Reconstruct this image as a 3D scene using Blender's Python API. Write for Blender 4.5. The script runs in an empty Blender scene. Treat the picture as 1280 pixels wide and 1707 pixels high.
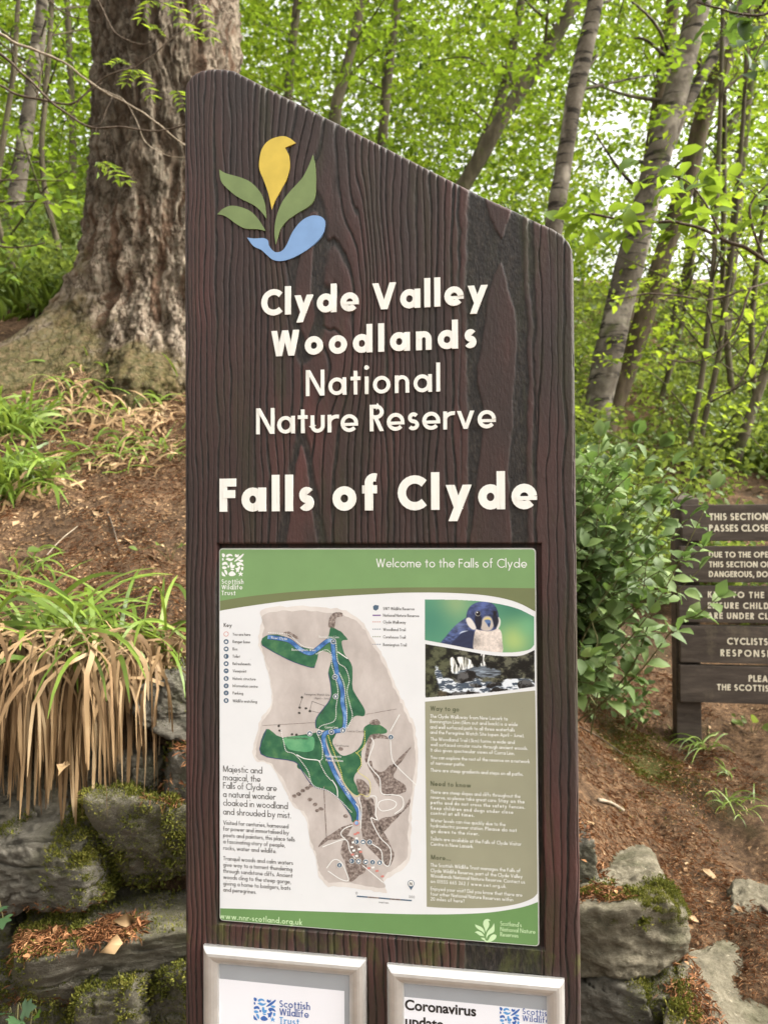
import bpy, bmesh, math, random
import numpy as np
from mathutils import Vector, Matrix
from math import sin, cos, pi, radians, sqrt, exp

C = bpy.context.scene.collection
SC = bpy.context.scene
rng = np.random.default_rng(7)
random.seed(7)

# ------------------------------------------------------------------ camera
CAMZ, FPX, PITCH, ROLL = 1.55, 1280.0, 0.0177, -0.0055
cam_d = bpy.data.cameras.new("camera")
cam = bpy.data.objects.new("camera", cam_d)
C.objects.link(cam)
SC.camera = cam
cam_d.sensor_fit = 'VERTICAL'
cam_d.sensor_height = 36.0
cam_d.sensor_width = 27.0
cam_d.lens = FPX / 1707.0 * 36.0
cam_d.clip_start, cam_d.clip_end = 0.05, 600.0
FWD = np.array([0, cos(PITCH), sin(PITCH)])
_u0 = np.array([0, -sin(PITCH), cos(PITCH)])
_r0 = np.array([1.0, 0, 0])
RIGHT = cos(ROLL) * _r0 + sin(ROLL) * _u0
UP = cos(ROLL) * _u0 - sin(ROLL) * _r0
cam.matrix_world = Matrix(((RIGHT[0], UP[0], -FWD[0], 0), (RIGHT[1], UP[1], -FWD[1], 0),
                           (RIGHT[2], UP[2], -FWD[2], CAMZ), (0, 0, 0, 1)))
cam_d.dof.use_dof = True
cam_d.dof.focus_distance = 1.2
cam_d.dof.aperture_fstop = 7.5

# ------------------------------------------------------------------ light
SUN_DIR = Vector((0.78, -0.06, 0.74)).normalized()      # towards the sun
world = bpy.data.worlds.new("World")
SC.world = world
world.use_nodes = True
wn = world.node_tree
wbg = wn.nodes['Background']
sky = wn.nodes.new('ShaderNodeTexSky')
sky.sky_type = 'NISHITA'
sky.sun_disc = False
sky.sun_elevation = math.asin(SUN_DIR.z)
sky.sun_rotation = math.atan2(SUN_DIR.x, SUN_DIR.y)
sky.air_density, sky.dust_density, sky.ozone_density = 1.4, 6.0, 1.0
whs = wn.nodes.new('ShaderNodeHueSaturation')
whs.inputs['Saturation'].default_value = 0.06
wtint = wn.nodes.new('ShaderNodeMix'); wtint.data_type = 'RGBA'; wtint.blend_type = 'MULTIPLY'
wtint.inputs[0].default_value = 1.0; wtint.inputs[7].default_value = (1.0, 0.985, 0.955, 1)
wn.links.new(sky.outputs[0], whs.inputs['Color'])
wn.links.new(whs.outputs[0], wtint.inputs[6])
wn.links.new(wtint.outputs[2], wbg.inputs['Color'])
wbg.inputs['Strength'].default_value = 0.15
sun_d = bpy.data.lights.new("sun", 'SUN')
sun_d.energy, sun_d.angle, sun_d.color = 1.5, radians(14), (1.0, 0.955, 0.87)
sun = bpy.data.objects.new("sun", sun_d)
C.objects.link(sun)
sun.rotation_euler = SUN_DIR.to_track_quat('Z', 'Y').to_euler()
sun.location = (8, 4, 14)
SC.view_settings.view_transform = 'Standard'
SC.view_settings.look = 'None'
SC.view_settings.exposure = 1.92
SC.view_settings.gamma = 1.0
SC.view_settings.use_curve_mapping = False
SC.render.engine = 'CYCLES'
SC.cycles.max_bounces = 8
SC.cycles.transparent_max_bounces = 4
SC.cycles.use_denoising = True

# ------------------------------------------------------------------ helpers
def nrm(v):
    v = np.asarray(v, float)
    return v / np.maximum(np.linalg.norm(v, axis=-1, keepdims=True), 1e-9)

def sst(a, b, x):
    t = np.clip((np.asarray(x, float) - a) / (b - a), 0, 1)
    return t * t * (3 - 2 * t)

def _hash(ix, iy, iz, seed):
    h = (ix.astype(np.int64) * 374761393 + iy.astype(np.int64) * 668265263 + iz.astype(np.int64) * 2147483647 + seed * 1274126177)
    h = (h ^ (h >> 13)) * 1274126177
    h = h ^ (h >> 16)
    return (h & 0xFFFF).astype(float) / 65535.0

def vnoise(x, y, z=0.0, seed=0):
    x, y, z = np.broadcast_arrays(np.asarray(x, float), np.asarray(y, float), np.asarray(z, float))
    ix, iy, iz = np.floor(x), np.floor(y), np.floor(z)
    fx, fy, fz = x - ix, y - iy, z - iz
    fx, fy, fz = [f * f * f * (f * (f * 6 - 15) + 10) for f in (fx, fy, fz)]
    r = 0
    for dx in (0, 1):
        for dy in (0, 1):
            for dz in (0, 1):
                w = (fx if dx else 1 - fx) * (fy if dy else 1 - fy) * (fz if dz else 1 - fz)
                r = r + w * _hash(ix + dx, iy + dy, iz + dz, seed)
    return r * 2 - 1

def fbm(x, y, z=0.0, seed=0, octv=4, gain=0.5):
    r, a = 0, 1.0
    x, y, z = np.asarray(x, float), np.asarray(y, float), np.asarray(z, float)
    for i in range(octv):
        r = r + a * vnoise(x, y, z, seed + i * 17)
        x, y, z, a = x * 2.03, y * 2.03, z * 2.03, a * gain
    return r

def ray(u, v):
    d = FWD + (u - 640.0) / FPX * RIGHT - (v - 853.5) / FPX * UP
    return d

def at(u, v, D):                       # the point at distance y = D seen at photo pixel (u, v)
    d = ray(u, v)
    return np.array([0, 0, CAMZ]) + d * (D / d[1])

def empty(name, loc, rotz=0.0):
    o = bpy.data.objects.new(name, None)
    C.objects.link(o)
    o.location = loc
    o.rotation_euler = (0, 0, rotz)
    o.empty_display_size = 0.1
    return o

def tag(o, label=None, cat=None, group=None, kind=None):
    if label: o['label'] = label
    if cat: o['category'] = cat
    if group: o['group'] = group
    if kind: o['kind'] = kind
    return o

def mesh_np(name, V, F, mat, parent=None, smooth=False, mats=None, midx=None, attrs=None):
    """V (n,3); F either (m,k) array or list of faces"""
    V = np.asarray(V, np.float32)
    me = bpy.data.meshes.new(name)
    if isinstance(F, np.ndarray) and F.ndim == 2:
        m, k = F.shape
        me.vertices.add(len(V)); me.loops.add(m * k); me.polygons.add(m)
        me.vertices.foreach_set('co', V.ravel())
        me.loops.foreach_set('vertex_index', F.astype(np.int32).ravel())
        me.polygons.foreach_set('loop_start', np.arange(0, m * k, k, dtype=np.int32))
        me.polygons.foreach_set('loop_total', np.full(m, k, np.int32))
    else:
        me.from_pydata([tuple(map(float, p)) for p in V], [], [tuple(map(int, f)) for f in F])
    for mm in (mats or [mat]):
        me.materials.append(mm)
    if midx is not None:
        me.polygons.foreach_set('material_index', np.asarray(midx, np.int32))
    if smooth:
        me.polygons.foreach_set('use_smooth', np.ones(len(me.polygons), bool))
    if attrs:
        for an, av in attrs.items():
            a = me.attributes.new(an, 'FLOAT', 'POINT')
            a.data.foreach_set('value', np.asarray(av, np.float32))
    me.update(calc_edges=True)
    me.validate()
    o = bpy.data.objects.new(name, me)
    C.objects.link(o)
    if parent is not None:
        o.parent = parent
    return o

class MB:
    """collects verts / faces, then links them as one mesh object"""
    def __init__(s): s.V, s.F, s.M = [], [], []
    def add(s, V, F, mi=0):
        n = len(s.V)
        s.V += [tuple(map(float, p)) for p in V]
        s.F += [tuple(int(i) + n for i in f) for f in F]
        s.M += [mi] * len(F)
    def box(s, lo, hi, mi=0, bev=0.0):
        x0, y0, z0 = lo; x1, y1, z1 = hi
        if bev <= 0:
            V = [(x0, y0, z0), (x1, y0, z0), (x1, y1, z0), (x0, y1, z0), (x0, y0, z1), (x1, y0, z1), (x1, y1, z1), (x0, y1, z1)]
            F = [(0, 3, 2, 1), (4, 5, 6, 7), (0, 1, 5, 4), (1, 2, 6, 5), (2, 3, 7, 6), (3, 0, 4, 7)]
            s.add(V, F, mi)
        else:
            bm = bmesh.new()
            bmesh.ops.create_cube(bm, size=1)
            for v in bm.verts:
                v.co = Vector((x0 + (v.co.x + .5) * (x1 - x0), y0 + (v.co.y + .5) * (y1 - y0), z0 + (v.co.z + .5) * (z1 - z0)))
            bmesh.ops.bevel(bm, geom=bm.edges[:], offset=bev, segments=2, affect='EDGES', profile=0.7)
            bm.verts.ensure_lookup_table()
            s.add([v.co[:] for v in bm.verts], [[v.index for v in f.verts] for f in bm.faces], mi)
            bm.free()
    def build(s, name, mat, parent=None, mats=None, smooth=False):
        return mesh_np(name, np.array(s.V).reshape(-1, 3), s.F, mat, parent, smooth, mats, s.M if mats else None)

def catmull(P, n=8, closed=False):
    P = [np.asarray(p, float) for p in P]
    m = len(P)
    out = []
    segs = m if closed else m - 1
    for i in range(segs):
        p1, p2 = P[i % m], P[(i + 1) % m]
        p0 = P[(i - 1) % m] if (closed or i > 0) else 2 * p1 - p2
        p3 = P[(i + 2) % m] if (closed or i + 2 < m) else 2 * p2 - p1
        for k in range(n):
            t = k / n
            out.append(0.5 * ((2 * p1) + (-p0 + p2) * t + (2 * p0 - 5 * p1 + 4 * p2 - p3) * t * t + (-p0 + 3 * p1 - 3 * p2 + p3) * t ** 3))
    if not closed: out.append(P[-1])
    return np.array(out)

def tube(path, radii, segs=8, wob=0.0, seed=0, freq=6.0, cap=True):
    path = np.asarray(path, float); n = len(path)
    radii = np.broadcast_to(np.asarray(radii, float), (n,))
    T = nrm(np.gradient(path, axis=0))
    ref = np.array([0.31, 0.9, 0.17]) if abs(T[:, 2]).mean() > .5 else np.array([0.05, 0.1, 1.0])
    N = nrm(np.cross(T, ref)); B = np.cross(T, N)
    th = np.arange(segs) * 2 * pi / segs
    R = radii[:, None] * np.ones(segs)
    P = path[:, None, :] + R[..., None] * (np.cos(th)[None, :, None] * N[:, None, :] + np.sin(th)[None, :, None] * B[:, None, :])
    if wob:
        w = fbm(P[..., 0] * freq, P[..., 1] * freq, P[..., 2] * freq, seed, 3)
        P = path[:, None, :] + (P - path[:, None, :]) * (1 + wob * w)[..., None]
    V = P.reshape(-1, 3)
    i = np.arange(n - 1)[:, None]; j = np.arange(segs)[None, :]
    F = np.stack([i * segs + j, i * segs + (j + 1) % segs, (i + 1) * segs + (j + 1) % segs, (i + 1) * segs + j], -1).reshape(-1, 4)
    F = F.tolist()
    if cap:
        F.append(list(range((n - 1) * segs, n * segs)))
        F.append(list(range(segs))[::-1])
    return V, F

# leaf templates: (along, across, up), base at the origin, unit length / unit half width
LEAF4 = (np.array([[0, 0, 0], [.45, .5, .10], [1, 0, -.06], [.45, -.5, .10]]), np.array([[0, 1, 2], [0, 2, 3]]))
LEAF8 = (np.array([[0, 0, 0], [.22, .36, .09], [.55, .5, .11], [.85, .22, .02], [1, 0, -.08], [.85, -.22, .02], [.55, -.5, .11], [.22, -.36, .09],
                   [.22, 0, .0], [.55, 0, .02], [.85, 0, -.03]]),
         np.array([[0, 8, 1], [1, 8, 9], [1, 9, 2], [2, 9, 10], [2, 10, 3], [3, 10, 4], [0, 7, 8], [7, 9, 8], [7, 6, 9], [6, 10, 9], [6, 5, 10], [5, 4, 10]]))

def leafmesh(P, A, N, L, W, tmpl=LEAF4, curl=None):
    """P base points, A tip directions, N face normals, L lengths, W widths -> V, F"""
    P, A, N = np.asarray(P, float), nrm(A), np.asarray(N, float)
    S = nrm(np.cross(N, A)); N = np.cross(A, S)
    t, f = tmpl
    n, k = len(P), len(t)
    L = np.broadcast_to(L, (n,)); W = np.broadcast_to(W, (n,))
    up = t[None, :, 2] * L[:, None]
    if curl is not None:
        up = up - np.asarray(curl)[:, None] * (t[None, :, 0] ** 2) * L[:, None]
    V = (P[:, None, :] + (t[None, :, 0] * L[:, None])[..., None] * A[:, None, :] + (t[None, :, 1] * W[:, None])[..., None] * S[:, None, :]
         + up[..., None] * N[:, None, :])
    F = (np.arange(n)[:, None, None] * k + f[None]).reshape(-1, f.shape[1])
    return V.reshape(-1, 3), F

def rand_dirs(n, zlo=-1, zhi=1):
    z = rng.uniform(zlo, zhi, n); a = rng.uniform(0, 2 * pi, n); r = np.sqrt(np.maximum(0, 1 - z * z))
    return np.stack([r * np.cos(a), r * np.sin(a), z], -1)

def sprays(Cn, heading, length, K, leaf, tilt=0.35, ratio=0.6, droop=0.15):
    """flat twigs of K alternating leaves; returns V, F"""
    n = len(Cn)
    H = nrm(heading)
    up = nrm(np.array([0, 0, 1.0]) + rng.normal(0, tilt, (n, 3)))
    S = nrm(np.cross(up, H)); U = np.cross(H, S)
    t = (np.arange(K) + rng.uniform(0, .8, (n, K))) / K
    side = np.where(np.arange(K) % 2 == 0, 1.0, -1.0)[None, :] * np.ones((n, 1))
    side[:, -1] *= .1
    length = np.broadcast_to(length, (n,))
    leaf = np.broadcast_to(leaf, (n,))
    P = Cn[:, None, :] + (t * length[:, None])[..., None] * H[:, None, :] - (droop * t * t * length[:, None])[..., None] * np.array([0, 0, 1.0])
    P = P + rng.normal(0, .25, P.shape) * leaf[:, None, None]
    A = H[:, None, :] * .55 + side[..., None] * S[:, None, :] * .9 + rng.normal(0, .25, P.shape)
    A[..., 2] -= .25
    Nn = U[:, None, :] + rng.normal(0, .38, P.shape)
    Ls = (leaf[:, None] * rng.uniform(.6, 1.15, (n, K)))
    return leafmesh(P.reshape(-1, 3), A.reshape(-1, 3), Nn.reshape(-1, 3), Ls.ravel(), (Ls * ratio).ravel())

def join(parts):
    Vs, Fs, o = [], [], 0
    for V, F in parts:
        Vs.append(np.asarray(V)); Fs.append(np.asarray(F) + o); o += len(V)
    return np.concatenate(Vs), np.concatenate(Fs)

# ------------------------------------------------------------------ materials
def nmat(name, rough=0.8, spec=0.3):
    m = bpy.data.materials.new(name)
    m.use_nodes = True
    nt = m.node_tree
    b = nt.nodes['Principled BSDF']
    b.inputs['Roughness'].default_value = rough
    b.inputs['Specular IOR Level'].default_value = spec
    return m, nt, b

def nd(nt, t, **kw):
    n = nt.nodes.new(t)
    for k, v in kw.items():
        if k in n.inputs: n.inputs[k].default_value = v
        else: setattr(n, k, v)
    return n

def ramp(nt, stops, src=None, interp='LINEAR'):
    r = nt.nodes.new('ShaderNodeValToRGB')
    e = r.color_ramp.elements
    r.color_ramp.interpolation = interp
    e[0].position, e[0].color = stops[0][0], (*stops[0][1], 1)
    e[1].position, e[1].color = stops[-1][0], (*stops[-1][1], 1)
    for p, c in stops[1:-1]:
        x = e.new(p); x.color = (*c, 1)
    if src is not None: nt.links.new(src, r.inputs[0])
    return r

def noise(nt, scale, detail=4, rough=.6, mapping=None, coord='Object', dist=0.0):
    tc = nt.nodes.new('ShaderNodeTexCoord')
    n = nt.nodes.new('ShaderNodeTexNoise')
    n.inputs['Scale'].default_value = scale
    n.inputs['Detail'].default_value = detail
    n.inputs['Roughness'].default_value = rough
    n.inputs['Distortion'].default_value = dist
    src = tc.outputs[coord]
    if mapping:
        mp = nt.nodes.new('ShaderNodeMapping')
        mp.inputs['Scale'].default_value = mapping
        nt.links.new(src, mp.inputs[0]); src = mp.outputs[0]
    nt.links.new(src, n.inputs['Vector'])
    return n

def mixc(nt, fac, a, b, mode='MIX'):
    m = nt.nodes.new('ShaderNodeMix')
    m.data_type = 'RGBA'; m.blend_type = mode
    for s, i in ((fac, 0), (a, 6), (b, 7)):
        if isinstance(s, (int, float)): m.inputs[i].default_value = s
        elif isinstance(s, tuple): m.inputs[i].default_value = (*s, 1)
        else: nt.links.new(s, m.inputs[i])
    return m.outputs[2]

def bump(nt, b, src, strength=.5, dist=.01):
    bp = nt.nodes.new('ShaderNodeBump')
    bp.inputs['Strength'].default_value = strength
    bp.inputs['Distance'].default_value = dist
    nt.links.new(src, bp.inputs['Height'])
    nt.links.new(bp.outputs[0], b.inputs['Normal'])
    return bp

def s2l(r, g, b):
    f = lambda c: (c / 255 / 12.92) if c / 255 <= .04045 else ((c / 255 + .055) / 1.055) ** 2.4
    return (f(r), f(g), f(b))

def paint(name, col, rough=.5, var=.12, scale=40.0, spec=.3, bumpd=0.0):
    m, nt, b = nmat(name, rough, spec)
    n = noise(nt, scale, 5)
    dark = tuple(c * (1 - var) for c in col); lite = tuple(min(1, c * (1 + var)) for c in col)
    r = ramp(nt, [(.3, dark), (.7, lite)], n.outputs[0])
    nt.links.new(r.outputs[0], b.inputs['Base Color'])
    if bumpd: bump(nt, b, n.outputs[0], .4, bumpd)
    return m

def leafmat(name, stops, trans, tfac=.45, rough=.5, spec=.25, nscale=1.2, dim=.72):
    stops = [(p, tuple(c * dim for c in col)) for p, col in stops]; trans = tuple(c * dim for c in trans)
    m, nt, b = nmat(name, rough, spec)
    g = nt.nodes.new('ShaderNodeNewGeometry')
    n = noise(nt, nscale, 2)
    ad = nd(nt, 'ShaderNodeMath', operation='MULTIPLY_ADD')
    nt.links.new(n.outputs[0], ad.inputs[0]); ad.inputs[1].default_value = .9
    sc = nd(nt, 'ShaderNodeMath', operation='MULTIPLY_ADD')
    nt.links.new(g.outputs['Random Per Island'], sc.inputs[0]); sc.inputs[1].default_value = .6; sc.inputs[2].default_value = -.25
    nt.links.new(sc.outputs[0], ad.inputs[2])
    r = ramp(nt, stops, ad.outputs[0])
    nt.links.new(r.outputs[0], b.inputs['Base Color'])
    t = nt.nodes.new('ShaderNodeBsdfTranslucent')
    tr = ramp(nt, [(0, tuple(c * .55 for c in trans)), (1, trans)], ad.outputs[0])
    nt.links.new(tr.outputs[0], t.inputs['Color'])
    mx = nt.nodes.new('ShaderNodeMixShader'); mx.inputs[0].default_value = tfac
    nt.links.new(b.outputs[0], mx.inputs[1]); nt.links.new(t.outputs[0], mx.inputs[2])
    nt.links.new(mx.outputs[0], nt.nodes['Material Output'].inputs['Surface'])
    return m

M = {}
M['canopy'] = leafmat('canopy_leaf', [(0, (.030, .058, .007)), (.45, (.075, .125, .012)), (1, (.15, .20, .022))], (.36, .53, .038), .5, dim=.79)
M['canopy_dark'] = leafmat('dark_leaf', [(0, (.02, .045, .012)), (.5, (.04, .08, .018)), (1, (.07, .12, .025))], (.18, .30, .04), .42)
M['canopy_lime'] = leafmat('lime_leaf', [(0, (.055, .09, .010)), (.5, (.115, .17, .014)), (1, (.20, .25, .026))], (.48, .62, .048), .52, dim=.82)
M['hazel'] = leafmat('hazel_leaf', [(0, (.05, .10, .014)), (.5, (.09, .155, .018)), (1, (.14, .21, .026))], (.38, .54, .045), .42, dim=.85)
M['honeysuckle'] = leafmat('honeysuckle_leaf', [(0, (.05, .085, .024)), (.5, (.11, .165, .048)), (1, (.20, .26, .085))], (.20, .34, .07), .28, .6, .3, 6, .95)
M['rush'] = leafmat('rush_blade', [(0, (.06, .10, .014)), (.5, (.13, .20, .024)), (1, (.24, .31, .055))], (.36, .48, .06), .3, .45, .3, 8, .9)
M['straw'] = leafmat('straw_blade', [(0, (.07, .038, .017)), (.35, (.24, .145, .068)), (.7, (.48, .32, .165)), (1, (.74, .57, .35))], (.25, .16, .07), .18, .6, .2, 8)
M['moss'] = leafmat('moss', [(0, (.03, .038, .008)), (.4, (.085, .092, .016)), (.7, (.15, .145, .028)), (1, (.24, .21, .05))], (.14, .15, .02), .2, .9, .1, 9, .95)
M['herb'] = leafmat('herb_leaf', [(0, (.06, .10, .02)), (.5, (.11, .17, .03)), (1, (.20, .25, .06))], (.4, .5, .08), .4)
M['litter'] = leafmat('leaf_litter', [(0, (.04, .022, .012)), (.35, (.15, .080, .036)), (.65, (.32, .19, .092)), (1, (.66, .48, .28))], (.2, .1, .04), .1, .75, .2, 5)
M['needles'] = leafmat('pine_needles', [(0, (.08, .03, .012)), (.5, (.20, .08, .03)), (1, (.50, .28, .13))], (.2, .1, .04), .05, .7, .2, 5, .95)
M['ivy'] = leafmat('ivy_leaf', [(0, (.03, .075, .035)), (1, (.08, .15, .06))], (.15, .3, .06), .25, .4, .4, 20)
M['ivy_pale'] = leafmat('pale_ivy_leaf', [(0, (.09, .19, .03)), (1, (.16, .30, .05))], (.3, .5, .06), .35, .4, .4, 20)

def bark(name, c0, c1, c2, scale=8.0, mapping=(1, 1, .25), bumpd=.02, band=False, moss=0.0):
    m, nt, b = nmat(name, .9, .15)
    n = noise(nt, scale, 8, .68, mapping)
    r = ramp(nt, [(.30, c0), (.5, c1), (.72, c2)], n.outputs[0])
    col = r.outputs[0]
    if band:
        n2 = noise(nt, 7, 4, .6, (.5, .5, 2.4))
        r2 = ramp(nt, [(.53, (0, 0, 0)), (.60, (1, 1, 1))], n2.outputs[0])
        col = mixc(nt, r2.outputs[0], col, tuple(c * .6 for c in c0))
        n3 = noise(nt, 4.5, 3, .55, (1, 1, 1.0))
        r3 = ramp(nt, [(.56, (0, 0, 0)), (.66, (.8, .8, .8))], n3.outputs[0])
        col = mixc(nt, r3.outputs[0], col, tuple(min(1, c * 1.35) for c in c2))
    if moss:
        n4 = noise(nt, 5, 5, .65)
        r4 = ramp(nt, [(.62 - moss * .2, (0, 0, 0)), (.78 - moss * .2, (.8, .8, .8))], n4.outputs[0])
        col = mixc(nt, r4.outputs[0], col, (.07, .085, .02))
    nt.links.new(col, b.inputs['Base Color'])
    bump(nt, b, n.outputs[0], .8, bumpd)
    return m

M['bark_pale'] = bark('grey_banded_bark', (.045, .037, .028), (.115, .096, .073), (.215, .188, .15), 6, (1, 1, .8), .012, True, .15)
M['bark_brown'] = bark('brown_bark', (.03, .022, .014), (.075, .055, .034), (.135, .103, .068), 9, (1, 1, .3), .02, False, .35)
M['bark_far'] = bark('dull_bark', (.03, .025, .015), (.075, .062, .038), (.15, .125, .082), 9, (1, 1, .3), .02, False, .4)
M['twig'] = bark('twig_bark', (.03, .022, .016), (.075, .055, .038), (.14, .11, .08), 60, (1, 1, 1), .002)
M['twig_pale'] = bark('pale_twig_bark', (.14, .11, .075), (.26, .21, .15), (.38, .32, .24), 60, (1, 1, 1), .002)
M['stem'] = bark('green_stem_bark', (.05, .05, .02), (.11, .10, .04), (.17, .15, .08), 60, (1, 1, 1), .002)
# ------------------------------------------------------------------ terrain
def hbase(x, y):
    x, y = np.asarray(x, float), np.asarray(y, float)
    Ls = sst(1.98, 2.14, y + .03 * np.sin(x * 9)) * 1.12 + np.clip(y - 2.08, 0, 12) * .56 + np.clip(y - 14, 0, 90) * .36
    Rs = sst(1.50, 1.90, y) * .42 + np.clip(y - 1.9, 0, 1.35) * .15 + np.clip(y - 3.25, 0, 11) * .42 + np.clip(y - 14, 0, 90) * .33
    k = 1 + .30 * np.clip(y - 2, 0, 20)
    s = sst(-.42, .95, x / k)
    h = Ls * (1 - s) + Rs * s
    h = h - .20 * sst(1.1, 2.2, x / k) * sst(4.5, 2.2, y) * sst(1.4, 1.8, y)
    return h * sst(1.3, 1.9, y)

def hgt(x, y):
    x, y = np.asarray(x, float), np.asarray(y, float)
    n = sst(1.5, 2.3, y)
    return hbase(x, y) + n * (.05 * fbm(x * 1.7, y * 1.7, 3.1, 5, 3) + .022 * fbm(x * 7, y * 7, 1.3, 9, 4)) + (1 - n) * .012 * fbm(x * 6, y * 6, 0, 4, 3) \
        + sst(5, 12, y) * .28 * fbm(x * .35, y * .35, 0, 11, 3)

def ground_at(u, v, y0=1.7, y1=60):
    d = ray(u, v); ys = np.linspace(y0, y1, 3000) if y1 > 12 else np.linspace(y0, y1, 1500)
    P = np.array([0, 0, CAMZ])[None] + d[None] * (ys / d[1])[:, None]
    g = P[:, 2] - hgt(P[:, 0], P[:, 1])
    k = np.argmax(g < 0)
    return P[k] if (g < 0).any() else P[-1]

def axis(fine_lo, fine_hi, step, lo, hi, grow=1.13):
    a = list(np.arange(fine_lo, fine_hi, step)); s = step; x = a[-1]
    while x < hi: s *= grow; x += s; a.append(x)
    s = step; x = a[0]
    while x > lo: s *= grow; x -= s; a.insert(0, x)
    return np.array(a)
gx = axis(-1.7, 2.6, .022, -60, 60); gy = axis(1.5, 4.8, .022, -30, 95)
GX, GY = np.meshgrid(gx, gy)
GZ = hgt(GX, GY)
nx, ny = len(gx), len(gy)
i, j = np.arange(ny - 1)[:, None], np.arange(nx - 1)[None, :]
gF = np.stack([i * nx + j, i * nx + j + 1, (i + 1) * nx + j + 1, (i + 1) * nx + j], -1).reshape(-1, 4)
m, nt, b = nmat('forest_soil', .95, .1)
n1 = noise(nt, 38, 10, .78); n2 = noise(nt, 2.2, 5, .6); n3 = noise(nt, 1.1, 6, .65)
r1 = ramp(nt, [(.30, (.020, .013, .008)), (.47, (.085, .050, .028)), (.60, (.19, .115, .063)), (.75, (.38, .26, .15))], n1.outputs[0])
r2 = ramp(nt, [(.42, (0, 0, 0)), (.62, (.75, .75, .75))], n2.outputs[0])
c = mixc(nt, r2.outputs[0], r1.outputs[0], (.036, .025, .016))
r3 = ramp(nt, [(.60, (0, 0, 0)), (.72, (.6, .6, .6))], n3.outputs[0])
c = mixc(nt, r3.outputs[0], c, (.045, .052, .014))
nt.links.new(c, b.inputs['Base Color'])
bump(nt, b, n1.outputs[0], .9, .02)
M['soil'] = m
soil_line = np.array([ground_at(u, v, 1.7, 6)[:2] for u, v in [(1010, 1215), (1060, 1245), (1105, 1300), (1160, 1345), (1215, 1395), (1300, 1470), (1400, 1540)]])
def bare(x, y):                       # the damp dark scar running down the right bank
    d = np.full(np.shape(x), 9.0)
    for (a_, b_), (c_, d_) in zip(soil_line[:-1], soil_line[1:]):
        t_ = np.clip(((x - a_) * (c_ - a_) + (y - b_) * (d_ - b_)) / ((c_ - a_) ** 2 + (d_ - b_) ** 2), 0, 1)
        d = np.minimum(d, np.hypot(x - a_ - t_ * (c_ - a_), (y - b_ - t_ * (d_ - b_))))
    return np.exp(-(d / .075) ** 2)
near = (np.abs(GX) < 4) & (GY > 1) & (GY < 6)
br_ = np.where(near, bare(GX, GY), 0)
mo_ = np.where(near, np.exp(-(((GX - soil_line[1, 0]) / .13) ** 2 + ((GY - soil_line[1, 1]) / .2) ** 2)), 0)
GZ = GZ - .035 * br_
aS = nd(nt, 'ShaderNodeAttribute', attribute_name='scar'); aM = nd(nt, 'ShaderNodeAttribute', attribute_name='moss')
n4 = noise(nt, 17, 6, .7); s1 = nd(nt, 'ShaderNodeMath', operation='MULTIPLY_ADD'); nt.links.new(n4.outputs[0], s1.inputs[0]); s1.inputs[1].default_value = .8; nt.links.new(aS.outputs['Fac'], s1.inputs[2])
s2 = nd(nt, 'ShaderNodeMath', operation='MULTIPLY_ADD'); nt.links.new(n4.outputs[0], s2.inputs[0]); s2.inputs[1].default_value = .8; nt.links.new(aM.outputs['Fac'], s2.inputs[2])
rs1 = ramp(nt, [(.62, (0, 0, 0)), (1.0, (.85, .85, .85))], s1.outputs[0]); rs2 = ramp(nt, [(.62, (0, 0, 0)), (1.0, (.8, .8, .8))], s2.outputs[0])
c = mixc(nt, rs1.outputs[0], c, mixc(nt, .45, r1.outputs[0], (.026, .019, .013))); c = mixc(nt, rs2.outputs[0], c, (.06, .066, .016)); nt.links.new(c, b.inputs['Base Color'])
ground = mesh_np('ground', np.stack([GX, GY, GZ], -1).reshape(-1, 3), gF, M['soil'], smooth=True, attrs={'scar': br_.ravel(), 'moss': mo_.ravel()})
tag(ground, kind='structure')

# ------------------------------------------------------------------ stones
def stonemat(name, c0, c1, c2, lich=.55):
    m, nt, b = nmat(name, .88, .2)
    n = noise(nt, 18, 12, .78, (1, 1, 1.5)); n2 = noise(nt, 60, 6, .7); n3 = noise(nt, 6, 4, .6)
    r = ramp(nt, [(.3, c0), (.52, c1), (.75, c2)], n.outputs[0])
    r2 = ramp(nt, [(.62, (0, 0, 0)), (.72, (lich, lich, lich))], n2.outputs[0])
    col = mixc(nt, r2.outputs[0], r.outputs[0], tuple(min(1, x * 1.55) for x in c2))
    r3 = ramp(nt, [(.5, (0, 0, 0)), (.68, (.55, .55, .55))], n3.outputs[0])
    col = mixc(nt, r3.outputs[0], col, (.075, .075, .032))
    nt.links.new(col, b.inputs['Base Color'])
    bump(nt, b, n.outputs[0], 1.0, .03)
    return m
M['stone'] = stonemat('grey_stone', (.066, .060, .046), (.15, .135, .105), (.255, .23, .185), .7)
M['stone_warm'] = stonemat('warm_grey_stone', (.07, .06, .04), (.19, .165, .113), (.37, .325, .235), .75)
M['stone_dark'] = stonemat('dark_stone', (.07, .062, .046), (.165, .147, .11), (.30, .27, .21), .6)

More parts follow.
